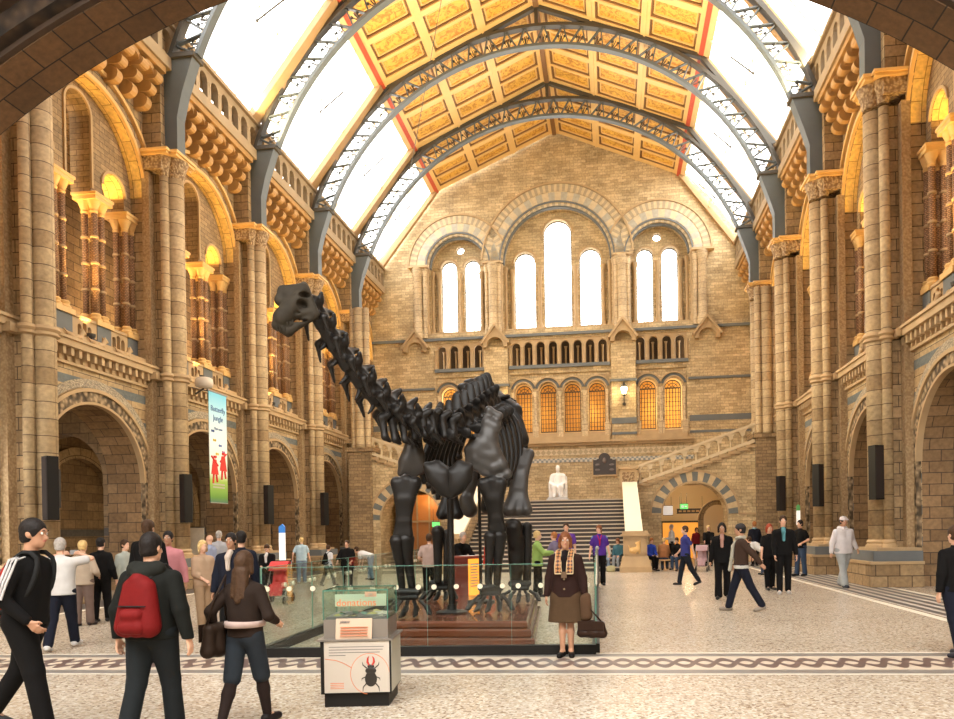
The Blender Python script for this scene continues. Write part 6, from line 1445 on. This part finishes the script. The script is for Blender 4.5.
# --- towards the stairs
I = person(538, 597, 532, 95, 'person with blond hair in lime green jacket, turned right behind the skeleton', skin='fair', hair=('blond', 'short'), topw=((.33, .50, .14), 'long', .45), bottom=(BLK, 'trousers'), hands=((-.15, -.42, 1.2), (.15, -.35, 1.15)), girth=1.1)
person(555, 590, 533, 250, 'person in grey and lilac coat facing the lime green jacket', skin='fair', hair=('ginger', 'short'), topw=((.20, .17, .26), 'long', .46), bottom=((.05, .06, .10), 'trousers'), hands=((-.2, -.3, 1.15), (.15, -.35, 1.1)))
person(567, 584, 524, 0, 'person in purple polo shirt standing right behind the lady in brown', skin='fair', hair=('brown', 'short'), topw=((.13, .05, .30), 'short', .5), bottom=(BLK, 'trousers'), face=True, w=1.15)
I = person(600, 585.5, 526, 6, 'person in purple and blue staff shirt with red lanyard standing by the glass post', skin='fair', hair=('auburn', 'pony'), topw=((.085, .03, .26), 'short', .5), bottom=(BLK, 'trousers', 1.6), hands=((-.3, -.02, .86), (.30, -.04, .86)), face=True, girth=1.08, head=(-30, 5))
mb = MB(); mb.tube([tuple(I['NK'] + V3(-.06, -.06, .0)), tuple(I['SH'] + V3(-.02, -.16, -.08)), tuple(I['P'] + V3(0, -.155, .22))], .012, 5); mb.tube([tuple(I['NK'] + V3(.06, -.06, .0)), tuple(I['SH'] + V3(.02, -.16, -.08)), tuple(I['P'] + V3(0, -.155, .22))], .012, 5); mb.build('lanyard', cloth((.5, .02, .04)), I['e'])
for sx, nm in ((-1, 0), (1, 1)): solid('blue_sleeve', [(tuple(I['arms'][nm][0]), tuple(I['arms'][nm][0] + (I['arms'][nm][1] - I['arms'][nm][0]) * .6), .076, .073)], .015, .02, cloth((.18, .42, .60)), I['e'])
def sitter(px, py, D, zs, rz, label, topc, botc, hair, group=None, lean=20, H=1.62, hands=((-.15, -.4, .62), (.15, -.4, .62)), legs=((82, 80), (78, 84))):
    p = at(px, py, D); return person(0, 0, 0, rz, label, group, H=H, topw=(topc, 'long', .5), bottom=(botc, 'jeans'), hair=hair, lean=lean, legs=legs, hands=hands, fpos=Vector((p.x, p.y, zs)), head=(0, 20))
person(490, 592, 536, 250, 'person in a red top half hidden behind the red information desk', skin='fair', hair=('brown', 'short'), topw=((.55, .05, .03), 'long', .5), bottom=(DKJ, 'trousers'))
person(458, 601, 531, 40, 'person with grey hair in black jumper leaning over the red desk', skin='fair', hair=('grey', 'short'), topw=(BLK, 'long', .5), bottom=(BLK, 'trousers'), lean=30, hands=((-.1, -.62, 1.02), (.2, -.58, 1.02)), H=1.72)
# --- right side
person(672, 562, 525, 270, 'person in white shirt walking past the right stair arch', skin='fair', hair=('grey', 'short'), topw=((.75, .73, .72), 'long', .5), bottom=(DKJ, 'trousers'), hands=((-.2, -.25, 1.1), (.2, -.25, 1.1)), girth=1.2)
person(686, 585, 526, 275, 'person in blue T-shirt and grey jeans striding left', skin='fair', hair=('brown', 'short'), topw=((.045, .05, .22), 'short', .5), bottom=(DKJ, 'jeans'), legs=((14, 4), (-18, 14)), hands=((-.28, -.2, .92), (.28, .2, .9)), w=1.1)
person(667, 556, 530, 0, 'person in silhouette before the glowing shop inside the right arch', skin='dark', hair=('black', 'short'), topw=(BLK, 'long', .5), bottom=(BLK, 'trousers'), H=1.7)
person(709, 566, 526, 350, 'person with fair hair in black pushing a pram, right of the blue T-shirt', skin='fair', hair=('blond', 'bob'), topw=(BLK, 'half', .48), bottom=(BLK, 'trousers'), hands=((-.15, -.38, 1.02), (.12, -.38, 1.02)), face=True)
person(697, 560, 528, 0, 'person in dark red top beyond the pram', skin='fair', hair=('brown', 'bob'), topw=((.25, .02, .03), 'long', .5), bottom=(BLK, 'trousers'))
I = person(723, 599, 524, 350, 'person with black hair in a black trouser suit walking towards the camera', skin='tan', hair=('black', 'bob'), topw=(BLK, 'long', .46), bottom=(BLK, 'trousers', 1.9), hands=((-.27, -.04, .85), (.2, -.1, .9)), face=True, legs=((8, 2), (-10, 6)), inner=(.45, .25, .2))
I = person(742, 611, 523, 265, 'person in a grey beanie, long pale scarf and brown jacket striding left', skin='tan', hair=('black', 'short'), topw=((.06, .035, .025), 'long', .5), bottom=(NAVY, 'jeans', 1.2), shoes=(.3, .25, .2), legs=((19, 4), (-22, 8)), hands=((-.26, -.1, .9), (.26, .35, .95)), w=1.0, h=.014)
cap(I, cloth((.05, .045, .045)), False)
NK_, SH_ = I['NK'], I['SH']; scarfish(I, 'scarf', [NK_ + V3(-.07, .03, .03), NK_ + V3(-.08, -.06, .0), SH_ + V3(-.07, -.15, -.1), SH_ + V3(-.08, -.18, -.35), I['P'] + V3(-.1, -.22, -.1)], .035, cloth((.50, .47, .38)))
scarfish(I, 'scarf_loop', [NK_ + V3(-.07, -.04, .02), NK_ + V3(.0, -.08, .01), NK_ + V3(.07, -.02, .03), NK_ + V3(.05, .06, .03), NK_ + V3(-.05, .06, .03), NK_ + V3(-.07, -.04, .02)], .032, cloth((.50, .47, .38)))
solid('shirt_hem', [(tuple(I['P'] + V3(-.06, 0, -.04)), tuple(I['P'] + V3(.06, 0, -.04)), .145, .145)], .015, .02, cloth((.6, .58, .52)), I['e'], [(tuple(I['P'] + V3(0, 0, -.07)), (0, 0, -1)), (tuple(I['P'] + V3(0, 0, .0)), (0, 0, 1))])
I = person(755, 566, 522, 185, 'person with ginger hair and pale blue scarf in dark coat near the right piers', skin='fair', hair=('ginger', 'short'), topw=(NAVY, 'long', .42), bottom=(BLK, 'trousers')); scarfish(I, 'scarf', [I['NK'] + V3(-.08, 0, .02), I['NK'] + V3(0, .08, .02), I['NK'] + V3(.08, 0, .02)], .035, cloth((.3, .5, .6)))
person(764, 575, 536, 245, 'person in white top and blue jeans bending forward behind the couple', skin='fair', hair=('brown', 'short'), topw=((.7, .7, .68), 'short', .5), bottom=(JEAN, 'jeans'), lean=60, hands=((-.2, -.45, .6), (.2, -.45, .65)), H=1.6)
person(770, 590, 525, 10, 'person with bright red hair and black clothes beside the plaid shirt', skin='fair', hair=('red', 'bob'), topw=(BLK, 'short', .5), bottom=(BLK, 'trousers'), face=True, hands=((-.26, -.08, .82), (.18, -.18, .84)), w=.9)
I = person(784, 594, 517, 352, 'person with dark hair in plaid shirt and open black jacket facing the camera', skin='fair', hair=('brown', 'short'), topw=(BLK, 'long', .5), bottom=(BLK, 'trousers'), shoes=(.5, .48, .45), hands=((-.20, -.16, .84), (.28, -.04, .84)), face=True, inner=(.10, .28, .32), w=1.02, h=.014)
I = person(801, 576, 521, 300, 'person in black T-shirt and blue jeans raising an arm behind the plaid shirt', skin='fair', hair=('black', 'short'), topw=(BLK, 'short', .5), bottom=(JEAN, 'jeans', 1.4), hands=((-.1, -.42, 1.25), (.25, -.2, 1.05)), w=1.1, girth=1.1)
I = person(844, 587.5, 517, 20, 'person in white hooded sweatshirt, white cap and pale grey trousers walking on the right', skin='tan', hair=('black', 'short'), topw=((.72, .68, .69), 'long', .47), bottom=((.40, .42, .42), 'trousers', 2.0), shoes=(.05, .06, .08), hands=((-.34, .02, .86), (.42, .05, .96)), legs=((12, 3), (-14, 6)), w=1.25, girth=1.3, face=True, h=.014, head=(0, 4))
cap(I, cloth((.70, .64, .66)), True)
solid('hood', [(tuple(I['NK'] + V3(-.09, .05, 0)), tuple(I['NK'] + V3(.09, .05, 0)), .06, .06), (tuple(I['NK'] + V3(-.09, .03, 0)), tuple(I['NK'] + V3(-.05, -.09, -.03)), .05, .04), (tuple(I['NK'] + V3(.09, .03, 0)), tuple(I['NK'] + V3(.05, -.09, -.03)), .05, .04)], .014, .04, cloth((.72, .68, .69)), I['e'])
I = person(957, 657, 528, 200, 'person in black jumper cut off by the right frame edge, walking away', skin='fair', hair=('brown', 'short'), topw=(BLK, 'long', .5), bottom=(NAVY, 'jeans', 1.3), shoes=(.04, .04, .05), hands=((-.30, -.02, .84), (.28, 0, .84)), w=1.15, girth=1.15, legs=((4, 2), (-8, 6)), h=.014)
hw = to_world(I, I['arms'][0][2]); 
bag(Vector((hw.x - .06, hw.y - .04, .38)), radians(200), (.17, .045, .32), cloth((.015, .012, .018), .5), 'black tote bag carried by the man at the right frame edge', strap=[(-.1, 0, .3), (-.02, 0, .46), (.1, 0, .3)])
# ------------------------------------------------------------------ glass barrier round the skeleton
MAT['barrier_glass'] = glass_mat('greenish_sheet_glass', (.93, .985, .96), .12)
MAT['glass_edge'] = plain('green_glass_edge', (.16, .34, .27), .2, emit=0)
MAT['steel'] = plain('brushed_steel', (.32, .30, .28), .35, metal=.8)
MAT['disc'] = plain('pale_disc_fixing', (.72, .66, .50), .35)
def barrier(P0, P1, npan, label, hgt=1.22):
    P0, P1 = Vector((*P0, 0)), Vector((*P1, 0)); e = empty('glass_barrier', P0); tag(e, label, 'glass barrier')
    d = P1 - P0; L = d.length; u = d.normalized(); G = lambda s_, q, z: tuple(u * s_ + Vector((-u.y, u.x, 0)) * q + Vector((0, 0, z)))
    mb = MB(); mb.fbox(G, 0, L, -.05, .05, 0, .13); mb.build('black_base_rail', MAT['black'], e)
    for k in range(npan):
        a, b = L * k / npan + .006, L * (k + 1) / npan - .006
        mb = MB(); mb.fbox(G, a, b, -.006, .006, .12, hgt); gp = mb.build('glass_panel', MAT['barrier_glass'], e)
        mb = MB(); mb.fbox(G, a, b, -.007, .007, hgt - .003, hgt + .003); mb.fbox(G, a, a + .003, -.007, .007, .12, hgt); mb.build('glass_edge', MAT['glass_edge'], gp)
        for s_ in (a + .10, (a + b) / 2 - .16, (a + b) / 2 + .16, b - .10):
            mb = MB(); c = G(s_, -.012, .93); M_ = Matrix.Translation(c) @ Matrix.Rotation(atan2(u.y, u.x), 4, 'Z') @ Matrix.Rotation(pi / 2, 4, 'X'); mb.lathe([(.034, -.012), (.034, .012)], n=12, M=M_); mb.build('disc_fixing', MAT['disc'], gp)
    return e
barrier((-4.76, 9.42), (-.23, 9.80), 4, 'low glass barrier with black base rail across the front of the skeleton')
barrier((-.23, 9.86), (-.45, 21.0), 6, 'glass barrier running back along the right side of the skeleton')
barrier((-4.78, 9.50), (-5.35, 21.0), 6, 'glass barrier running back along the left side of the skeleton')
e = empty('barrier_post', (-.42, 21.2, 0)); tag(e, 'slim steel post with round head at the rear end of the right glass barrier', 'post')
mb = MB(); mb.lathe([(.1, 0), (.1, .02), (.03, .04), (.03, 1.1)], n=12); mb.build('post', MAT['steel'], e); mb = MB(); mb.sphere((0, 0, 1.15), .06, 10, 8); mb.build('post_head', MAT['steel'], e, smooth=True)
# ------------------------------------------------------------------ donation box
DBX = Vector((-2.49, 7.02, 0)); e = empty('donation_box', DBX, radians(8)); e.scale = (.93, .93, .985); tag(e, 'glass-topped donation box with beetle picture on its white front', 'donation box')
MAT['panelw'] = plain('printed_white_panel', (.46, .41, .35), .4); MAT['orangeink'] = plain('orange_ink', (.62, .16, .05), .5); MAT['greyink'] = plain('grey_ink', (.14, .13, .13), .5); MAT['beetle'] = plain('beetle_black', (.02, .016, .014), .3); MAT['redink'] = plain('red_ink', (.50, .03, .02), .4)
mb = MB(); mb.bx(-.33, .33, -.29, .29, 0, .13); mb.build('black_base', MAT['black'], e)
mb = MB(); mb.bx(-.36, .36, -.32, .32, .13, .645); mb.build('cabinet', MAT['black'], e)
mb = MB(); mb.bx(-.385, .385, -.345, .345, .645, .665); mb.build('steel_ledge', MAT['steel'], e)
mb = MB(); mb.bx(-.32, .345, -.332, -.318, .145, .64); fp = mb.build('front_panel', MAT['panelw'], e)
mb = MB(); mb.bx(.358, .366, -.30, .30, .145, .64); mb.build('side_panel', plain('side_print_panel', (.42, .42, .35), .4), e)
mb = MB(); mb.bx(-.33, .33, -.29, .29, .665, .85); mb.build('steel_collar', MAT['steel'], e)
mb = MB(); mb.add([(-.2, -.335, .665), (.17, -.335, .665), (.17, -.295, .86), (-.2, -.295, .86), (-.2, -.325, .665), (.17, -.325, .665), (.17, -.285, .86), (-.2, -.285, .86)], [(0, 1, 2, 3), (4, 5, 6, 7), (0, 1, 5, 4), (3, 2, 6, 7), (0, 3, 7, 4), (1, 2, 6, 5)]); pp = mb.build('appeal_plate', plain('beige_plate', (.50, .36, .26), .4), e)
text('please', .04, MAT['greyink'], pp, (-.11, -.305, .83), (radians(78), 0, 0), shear=.3)
mb = MB()
for r in range(4): mb.bx(-.15, .13, -.3155 + .0 * r - .012 + r * -.0072, -.3145 - r * .0075, .775 - r * .026, .779 - r * .026)
mb.build('printed_lines', MAT['orangeink'], pp)
for nm, (x0, x1, y0, y1) in {'front': (-.33, .33, -.29, -.284), 'back': (-.33, .33, .284, .29), 'left': (-.33, -.324, -.29, .29), 'right': (.324, .33, -.29, .29)}.items():
    mb = MB(); mb.bx(x0, x1, y0, y1, .85, 1.13); mb.build('glass_pane', MAT['barrier_glass'], e)
mb = MB(); mb.bx(-.33, .33, -.29, .29, 1.13, 1.138); mb.build('glass_lid', MAT['barrier_glass'], e)
mb = MB()
for sx in (-1, 1):
    for sy in (-1, 1): mb.bx(sx * .33 - .005, sx * .33 + .005, sy * .29 - .005, sy * .29 + .005, .85, 1.138)
for sy in (-1, 1): mb.bx(-.335, .335, sy * .29 - .006, sy * .29 + .006, 1.128, 1.14)
for sx in (-1, 1): mb.bx(sx * .33 - .006, sx * .33 + .006, -.29, .29, 1.128, 1.14)
mb.build('glass_edges', plain('dark_green_edge', (.05, .16, .12), .2), e)
mb = MB(); mb.bx(-.26, .28, -.08, -.07, .96, 1.08); sg = mb.build('sign_strip', plain('pale_green_strip', (.50, .55, .42), .4), e)
text('donations', .098, MAT['orangeink'], sg, (.01, -.294, 1.012), space=1.05)
mb = MB(); mb.bx(.08, .2, -.2, -.19, 1.06, 1.11); sg2 = mb.build('thanks_tag', plain('pink_tag', (.75, .40, .30), .4), e); text('gift', .035, MAT['panelw'], sg2, (.14, -.203, 1.085))
mb = MB(); mb.bx(-.31, .31, -.27, .27, .85, .875); mb.build('money_floor', MAT['greyink'], e)
notes = [(.20, .35, .28), (.42, .38, .30), (.60, .55, .45), (.35, .25, .18), (.55, .5, .2)]
for k in range(34):
    x, y = random.uniform(-.26, .26), random.uniform(-.24, .2); M_ = Matrix.Translation((x, y, .885 + random.uniform(0, .05))) @ Matrix.Rotation(random.uniform(0, 6.28), 4, 'Z') @ Matrix.Rotation(random.uniform(-.6, .6), 4, 'X')
    mb = MB(); mb.add([M_ @ Vector(p) for p in ((-.055, -.03, 0), (0, -.03, .022), (.055, -.03, .004), (.055, .03, 0), (0, .03, .018), (-.055, .03, .006))], [(0, 1, 4, 5), (1, 2, 3, 4)])
    o = mb.build('banknote', cloth(random.choice(notes), .6), None); o.parent = None; o.matrix_world = Matrix.Translation(DBX) @ Matrix.Rotation(radians(8), 4, 'Z') @ Matrix.Scale(.93, 4); tag(o, 'crumpled banknote in the heap inside the glass donation box', 'banknote', 'banknotes in the donation box')
mb = MB()
for r, w_ in enumerate((.56, .55, .52, .17)): mb.bx(-.27, -.27 + w_, -.3335, -.332, .585 - r * .027, .592 - r * .027)
mb.build('printed_lines', MAT['greyink'], fp)
mb = MB()
for r in range(4): mb.bx(-.26, -.12, -.3335, -.332, .235 - r * .017, .240 - r * .017)
mb.build('small_print', MAT['orangeink'], fp)
mb = MB(); FP = frame((0, -.332, 0), (1, 0, 0), (0, -1, 0)); mb.ring(FP, .145, .325, .195, .20, 0, .0015, 5, 262, 40); mb.tube([(-.31, -.333, .475), (-.2, -.333, .46), (-.12, -.333, .43), (-.04, -.333, .385)], .003, 4); mb.build('orange_circle', MAT['orangeink'], fp)
bt = MB(); bt.sphere((.155, -.335, .275), (.062, .008, .075), 14, 8); bt.sphere((.155, -.336, .355), (.058, .008, .034), 12, 6); bt.sphere((.155, -.336, .395), (.036, .007, .02), 10, 6); bo = bt.build('beetle_body', MAT['beetle'], fp, smooth=True)
for sx in (-1, 1):
    mb = MB(); mb.tube([(.155 + sx * .015, -.336, .41), (.155 + sx * .034, -.336, .44), (.155 + sx * .03, -.336, .475), (.155 + sx * .016, -.336, .495)], [.009, .011, .008, .002], 6); mb.build('mandible', MAT['redink'], bo)
    for z, dx, dz in ((.38, .10, .06), (.30, .11, -.04), (.24, .10, -.09)):
        mb = MB(); mb.tube([(.155 + sx * .04, -.334, z), (.155 + sx * (dx - .02), -.334, z + dz * .5), (.155 + sx * dx * .85, -.334, z + dz)], [.006, .005, .002], 5); mb.build('beetle_leg', MAT['beetle'], bo)
# ------------------------------------------------------------------ information desk under the skeleton
p = on_floor(467, 607.5); e = empty('information_desk', (p.x, p.y + .1, 0), radians(-35)); tag(e, 'dark red information desk with one glowing orange side, behind the skeleton legs', 'desk')
mb = MB(); mb.bx(-.24, .24, -.22, .22, .06, 1.1); mb.build('desk_body', plain('dark_red_laminate', (.16, .018, .012), .4), e)
mb = MB(); mb.bx(-.2, .2, -.19, .19, 0, .06); mb.build('kick_base', MAT['black'], e)
mb = MB(); mb.bx(.24, .25, -.20, .20, .1, 1.08); gp = mb.build('lit_side_panel', plain('glowing_orange_panel', (.9, .35, .05), .4, emit=1.3, ecol=(1, .36, .04)), e)
mb = MB()
for r in range(9): mb.bx(.25, .253, -.14, .1 - .02 * (r % 3), .95 - r * .06, .975 - r * .06)
mb.build('printed_lines', MAT['panelw'], gp)
mb = MB(); mb.bx(-.29, .3, -.27, .27, 1.1, 1.14); mb.build('desk_top', plain('desk_top_red', (.30, .05, .03), .3), e)
mb = MB(); mb.bx(-.15, .15, -.1, .1, 0, .004); o = mb.build('leaflet', plain('white_paper', (.8, .8, .78), .6)); o.location = (p.x, p.y + .1, 1.142); tag(o, 'white leaflet lying on the red information desk', 'leaflet')
# ------------------------------------------------------------------ banner, speakers, signs
e = empty('hanging_banner', (-13.2, 23.36, 6.5)); tag(e, 'tall hanging banner with blue sky, red jumping figures and green grass on the left arcade', 'banner')
def grad_mat():
    m, nt, b = nodes('banner_print'); L = nt.links.new; tc = N(nt, 'ShaderNodeTexCoord'); sp = N(nt, 'ShaderNodeSeparateXYZ'); L(tc.outputs['Object'], sp.inputs[0])
    mr = N(nt, 'ShaderNodeMapRange'); mr.inputs['From Min'].default_value = -3.7; mr.inputs['From Max'].default_value = 0; L(sp.outputs[2], mr.inputs['Value'])
    cr = N(nt, 'ShaderNodeValToRGB'); e_ = cr.color_ramp.elements; e_[0].position = 0; e_[0].color = (.06, .16, .12, 1); e_[1].position = 1; e_[1].color = (.16, .55, .75, 1)
    for q, c in ((.05, (.12, .28, .04, 1)), (.2, (.35, .55, .10, 1)), (.27, (.75, .85, .7, 1)), (.55, (.80, .85, .86, 1)), (.8, (.45, .72, .82, 1))): e_.new(q).color = c
    L(mr.outputs[0], cr.inputs[0]); L(cr.outputs[0], b.inputs['Base Color']); b.inputs['Roughness'].default_value = .6; return m
mb = MB(); mb.bx(-.012, .012, -.55, .55, -3.7, 0); bn = mb.build('banner_cloth', grad_mat(), e)
mb = MB(); mb.tube([(0, -.62, .02), (0, .62, .02)], .03, 8); mb.tube([(0, -.55, -3.7), (0, .55, -3.7)], .02, 8); mb.tube([(0, 0, .02), (-.9, 0, .25)], .02, 6); mb.build('banner_rod', MAT['steel'], e)
MAT['blueink'] = plain('blue_ink', (.03, .10, .30), .5); MAT['redfig'] = plain('red_costume', (.62, .03, .02), .5)
for t_, z, sz in (('Butterfly', -.55, .26), ('Jungle', -.85, .26), ('Open now', -1.2, .12)): text(t_, sz, MAT['blueink'], bn, (.016, .0, z), (pi / 2, 0, pi / 2))
for y, z, sx in ((-.27, -2.75, 1), (.27, -2.6, -1)):
    fg = MB()
    fg.tube([(.02, y, z + .55), (.02, y, z + .62)], .07, 8); fg.loft([[(.015, y - .1, z + .5), (.03, y - .1, z + .5), (.03, y + .1, z + .5), (.015, y + .1, z + .5)], [(.015, y - .22, z), (.03, y - .22, z), (.03, y + .22, z), (.015, y + .22, z)]])
    fg.tube([(.02, y, z + .45), (.02, y - .2 * sx, z + .6)], .03, 6); fg.tube([(.02, y, z + .45), (.02, y + .2 * sx, z + .3)], .03, 6); fg.tube([(.02, y - .08, z), (.02, y - .12, z - .3)], .04, 6); fg.tube([(.02, y + .08, z), (.02, y + .14, z - .25)], .04, 6)
    fg.build('jumping_figure', MAT['redfig'], bn)
for y, z, c in ((-.25, -1.6, (.6, .45, .05)), (.1, -1.75, (.1, .2, .5)), (.3, -1.95, (.5, .2, .4)), (-.1, -2.05, (.7, .55, .1)), (-.35, -1.3, (.05, .1, .3))):
    mb = MB(); mb.sphere((.018, y - .05, z), (.006, .055, .045), 8, 5); mb.sphere((.018, y + .05, z), (.006, .055, .045), 8, 5); mb.build('butterfly_print', cloth(c), bn)
mb = MB()
for z in (-3.1, -3.2): mb.bx(.012, .018, -.4, .35, z, z + .05)
mb.build('small_print', MAT['panelw'], bn)
e = empty('drum_floodlight', at(204, 383, 23.9)); tag(e, 'white drum-shaped floodlight on the cornice above the banner', 'lamp')
mb = MB(); mb.lathe([(.14, -.17), (.27, -.12), (.29, 0), (.27, .12), (.2, .17)], n=16); mb.build('drum_body', plain('pale_lamp_casing', (.55, .47, .38), .4), e, smooth=True)
mb = MB(); mb.tube([(0, 0, -.17), (-.3, 0, -.35)], .03, 6); mb.build('drum_arm', MAT['irondark'], e)
for sd, pts in (('left', [(-13.45, PL[k] - .42, 2.12, 3.66) for k in (1, 2, 3, 4)]), ('right', [(7.22, PR[k] - .7, 2.38, 3.86) for k in (2, 3, 4)])):
    for k, (x, y, z0, z1) in enumerate(pts):
        e = empty('column_speaker', (x, y, z0), radians(-28 if sd == 'left' else 24) + (.3 if (sd == 'right' and k == 1) else 0)); tag(e, 'tall black column loudspeaker on the %s wall pier %s' % (sd, ['nearest the camera', 'second from the camera', 'third from the camera', 'fourth from the camera'][k]), 'loudspeaker', 'column loudspeakers')
        H_ = z1 - z0; mb = MB(); mb.bx(-.145, .145, -.13, .13, 0, H_); mb.build('speaker_cabinet', MAT['black'], e)
        mb = MB(); mb.bx(-.125, .125, -.14, -.13, .04, H_ - .04); mb.build('speaker_grille', plain('speaker_grille', (.025, .016, .013), .8), e) if k == 0 else mb.build('speaker_grille', bpy.data.materials['speaker_grille'], e)
        mb = MB(); mb.tube([(0, .13, H_ * .8), (0, .2, H_ * .8), (0, .2, H_ * .2), (0, .13, H_ * .2)], .03, 6); mb.build('wall_bracket', MAT['irondark'], e)
def post_sign(px, py0, py1, D, w, zt, zb, capc, label, caph=.22):
    p = at(px, 530, D); e = empty('sign_stand', (p.x, p.y, 0)); tag(e, label, 'sign')
    mb = MB(); mb.bx(-w / 2, w / 2, -.02, .02, zb, zt - caph); mb.build('sign_face', MAT['white_sign'], e)
    mb = MB(); mb.bx(-w / 2, w / 2, -.022, .022, zt - caph, zt - .05); mb.poly(frame((0, 0, 0), (1, 0, 0), (0, -1, 0)), [[(-w / 2, zt - .05), (w / 2, zt - .05), (w * .1, zt + .02)]], -.02, .02); mb.build('sign_cap', capc, e)
    mb = MB(); mb.tube([(0, 0, 0), (0, 0, zb)], .02, 8); mb.lathe([(.2, 0), (.2, .02), (.03, .03)], n=16); mb.build('stand', MAT['steel'], e)
post_sign(282, 524, 566, 19.4, .165, 1.95, .86, plain('bright_blue', (.03, .20, .62), .4), 'tall white sign stand with blue pointed top, left of the skeleton')
post_sign(798.5, 503, 526, 27, .13, 2.5, 1.75, plain('sign_green', (.12, .42, .12), .4), 'slim white sign stand with green top behind the plaid shirt')
p = at(197, 545, 25.5); e = empty('notice_board', (p.x, p.y, 0), radians(20)); tag(e, 'pale grey upright notice board inside the second left arch', 'board')
mb = MB(); mb.bx(-.24, .24, -.03, .03, .72, 1.98); mb.build('board_face', plain('board_grey', (.50, .44, .34), .6, noise=.2, scale=9), e); mb = MB(); mb.tube([(-.2, 0, 0), (-.2, 0, .75)], .02, 6); mb.tube([(.2, 0, 0), (.2, 0, .75)], .02, 6); mb.bx(-.26, .26, -.035, .035, 1.98, 2.01); mb.build('board_legs', MAT['irondark'], e)
# ------------------------------------------------------------------ bench and seated visitors by the stair foot
p = on_floor(654, 571); e = empty('bench', (p.x + .5, p.y + .15, 0), radians(4)); tag(e, 'plain wooden bench right of the stair pedestal', 'bench'); WD = plain('pale_oak', (.50, .32, .14), .5, noise=.2, scale=5)
mb = MB(); mb.bx(-.75, .75, -.2, .2, .40, .46); mb.build('bench_seat', WD, e)
for sx in (-1, 1):
    mb = MB(); mb.bx(sx * .68 - .04, sx * .68 + .04, -.18, .18, 0, .40); mb.build('bench_leg', WD, e)
bx_, by_ = p.x + .5, p.y + .15
def seated(x, y, rz, label, topc, botc, hair, zf=0., lean=14, sleeve='long', H=1.66, hands=((-.12, -.36, .66), (.12, -.36, .66)), **kw):
    return person(0, 0, 0, rz, label, H=H, topw=(topc, sleeve, .5), bottom=(botc, 'jeans'), hair=hair, lean=lean, legs=((86, 84), (80, 86)), hands=hands, fpos=Vector((x, y, zf)), head=(0, 22), h=.019, **kw)
seated(bx_ - .1, by_ - .0, 170, 'person with fair hair in tan coat seated on the bench with back turned', (.34, .15, .06), JEAN, ('blond', 'short'), girth=1.25)
seated(bx_ - .66, by_, 30, 'person in bright blue seated beside the stair pedestal', (.03, .07, .45), BLK, ('ginger', 'short'))
seated(bx_ + .5, by_ + .05, 330, 'person in black seated at the right end of the bench', BLK, JEAN, ('brown', 'short'))
seated(-.3, 30.18, 10, 'person with brown hair in white and pale jeans seated on the lowest stairs', (.55, .58, .5), LJ, ('brown', 'bob'), face=True)
seated(.3, 30.18, -20, 'person in teal cardigan seated on the lowest stairs next to the pedestal', (.06, .16, .20), (.3, .33, .36), ('auburn', 'bob'), face=True)
bag(Vector((-.05, 29.35, 0)), .2, (.18, .08, .26), cloth((.55, .52, .30)), 'pale carrier bag on the floor before the seated pair')
# ------------------------------------------------------------------ pushchairs
def pushchair(loc, rz, fab, label, k=1.):
    e = empty('pushchair', loc, rz); tag(e, label, 'pushchair'); FR_ = MAT['steel']
    for sx in (-1, 1):
        mb = MB(); mb.tube([(sx * .23, .42, 1.02), (sx * .24, .28, .85), (sx * .24, -.05, .5), (sx * .22, -.42, .12)], .013, 6); mb.tube([(sx * .24, .05, .62), (sx * .24, .38, .12)], .013, 6); mb.build('frame_tube', FR_, e, smooth=True)
    mb = MB(); mb.tube([(-.23, .42, 1.02), (.23, .42, 1.02)], .018, 8); mb.build('handle', MAT['black'], e)
    solid('seat', [((-.14, -.12, .42), (.14, -.12, .42), .06, .06), ((-.14, .1, .45), (.14, .1, .45), .06, .06), ((-.14, .14, .45), (-.12, .24, .85), .05, .04), ((.14, .14, .45), (.12, .24, .85), .05, .04), ((0, .14, .45), (0, .25, .85), .1, .07), ((0, -.1, .42), (0, .1, .44), .09, .09), ((-.1, -.2, .4), (-.1, -.32, .24), .05, .05), ((.1, -.2, .4), (.1, -.32, .24), .05, .05), ((0, -.2, .4), (0, -.32, .24), .06, .05)], .016, .03, fab, e)
    mb = MB(); rings = []
    for j in range(7):
        a = radians(15 + j * 20); rings.append([Vector((x, .22 - .30 * cos(a) * 1.0 + .0, .72 + .30 * sin(a) * 1.0)) * 1.0 for x in (-.22, -.2, 0, .2, .22)])
    mb.loft(rings, closed=False); mb.build('hood', fab, e, smooth=True)
    mb = MB(); mb.bx(-.18, .18, -.05, .3, .2, .3); mb.build('basket', MAT['black'], e)
    for x, y, r in ((-.22, -.42, .09), (.22, -.42, .09), (-.25, .38, .11), (.25, .38, .11)):
        mb = MB(); mb.lathe([(r * .55, -.02), (r, -.022), (r, .022), (r * .55, .02)], n=16, M=Matrix.Translation((x, y, r)) @ Matrix.Rotation(pi / 2, 4, 'Y')); mb.build('wheel', MAT['black'], e, smooth='auto')
p = on_floor(279, 603); pushchair(Vector((p.x, p.y, 0)), radians(12), plain('red_pushchair_fabric', (.60, .03, .03), .6), 'red pushchair beyond the left glass barrier')
p = on_floor(702, 571); pushchair(Vector((p.x, p.y, 0)), radians(350), plain('grey_red_pram_fabric', (.35, .22, .24), .6), 'grey and pink pushchair right of the blue T-shirt')
# thin suspension cable
a, b = at(441, 2, 27.5), at(404, 205, 31.0)
mb = MB(); mb.tube([a + (a - b) * .25, a, a.lerp(b, .5) + Vector((0, 0, -.02)), b], .012, 5); tag(mb.build('cable', MAT['irondark']), 'thin dark cable hanging in front of the left skylights', 'cable')
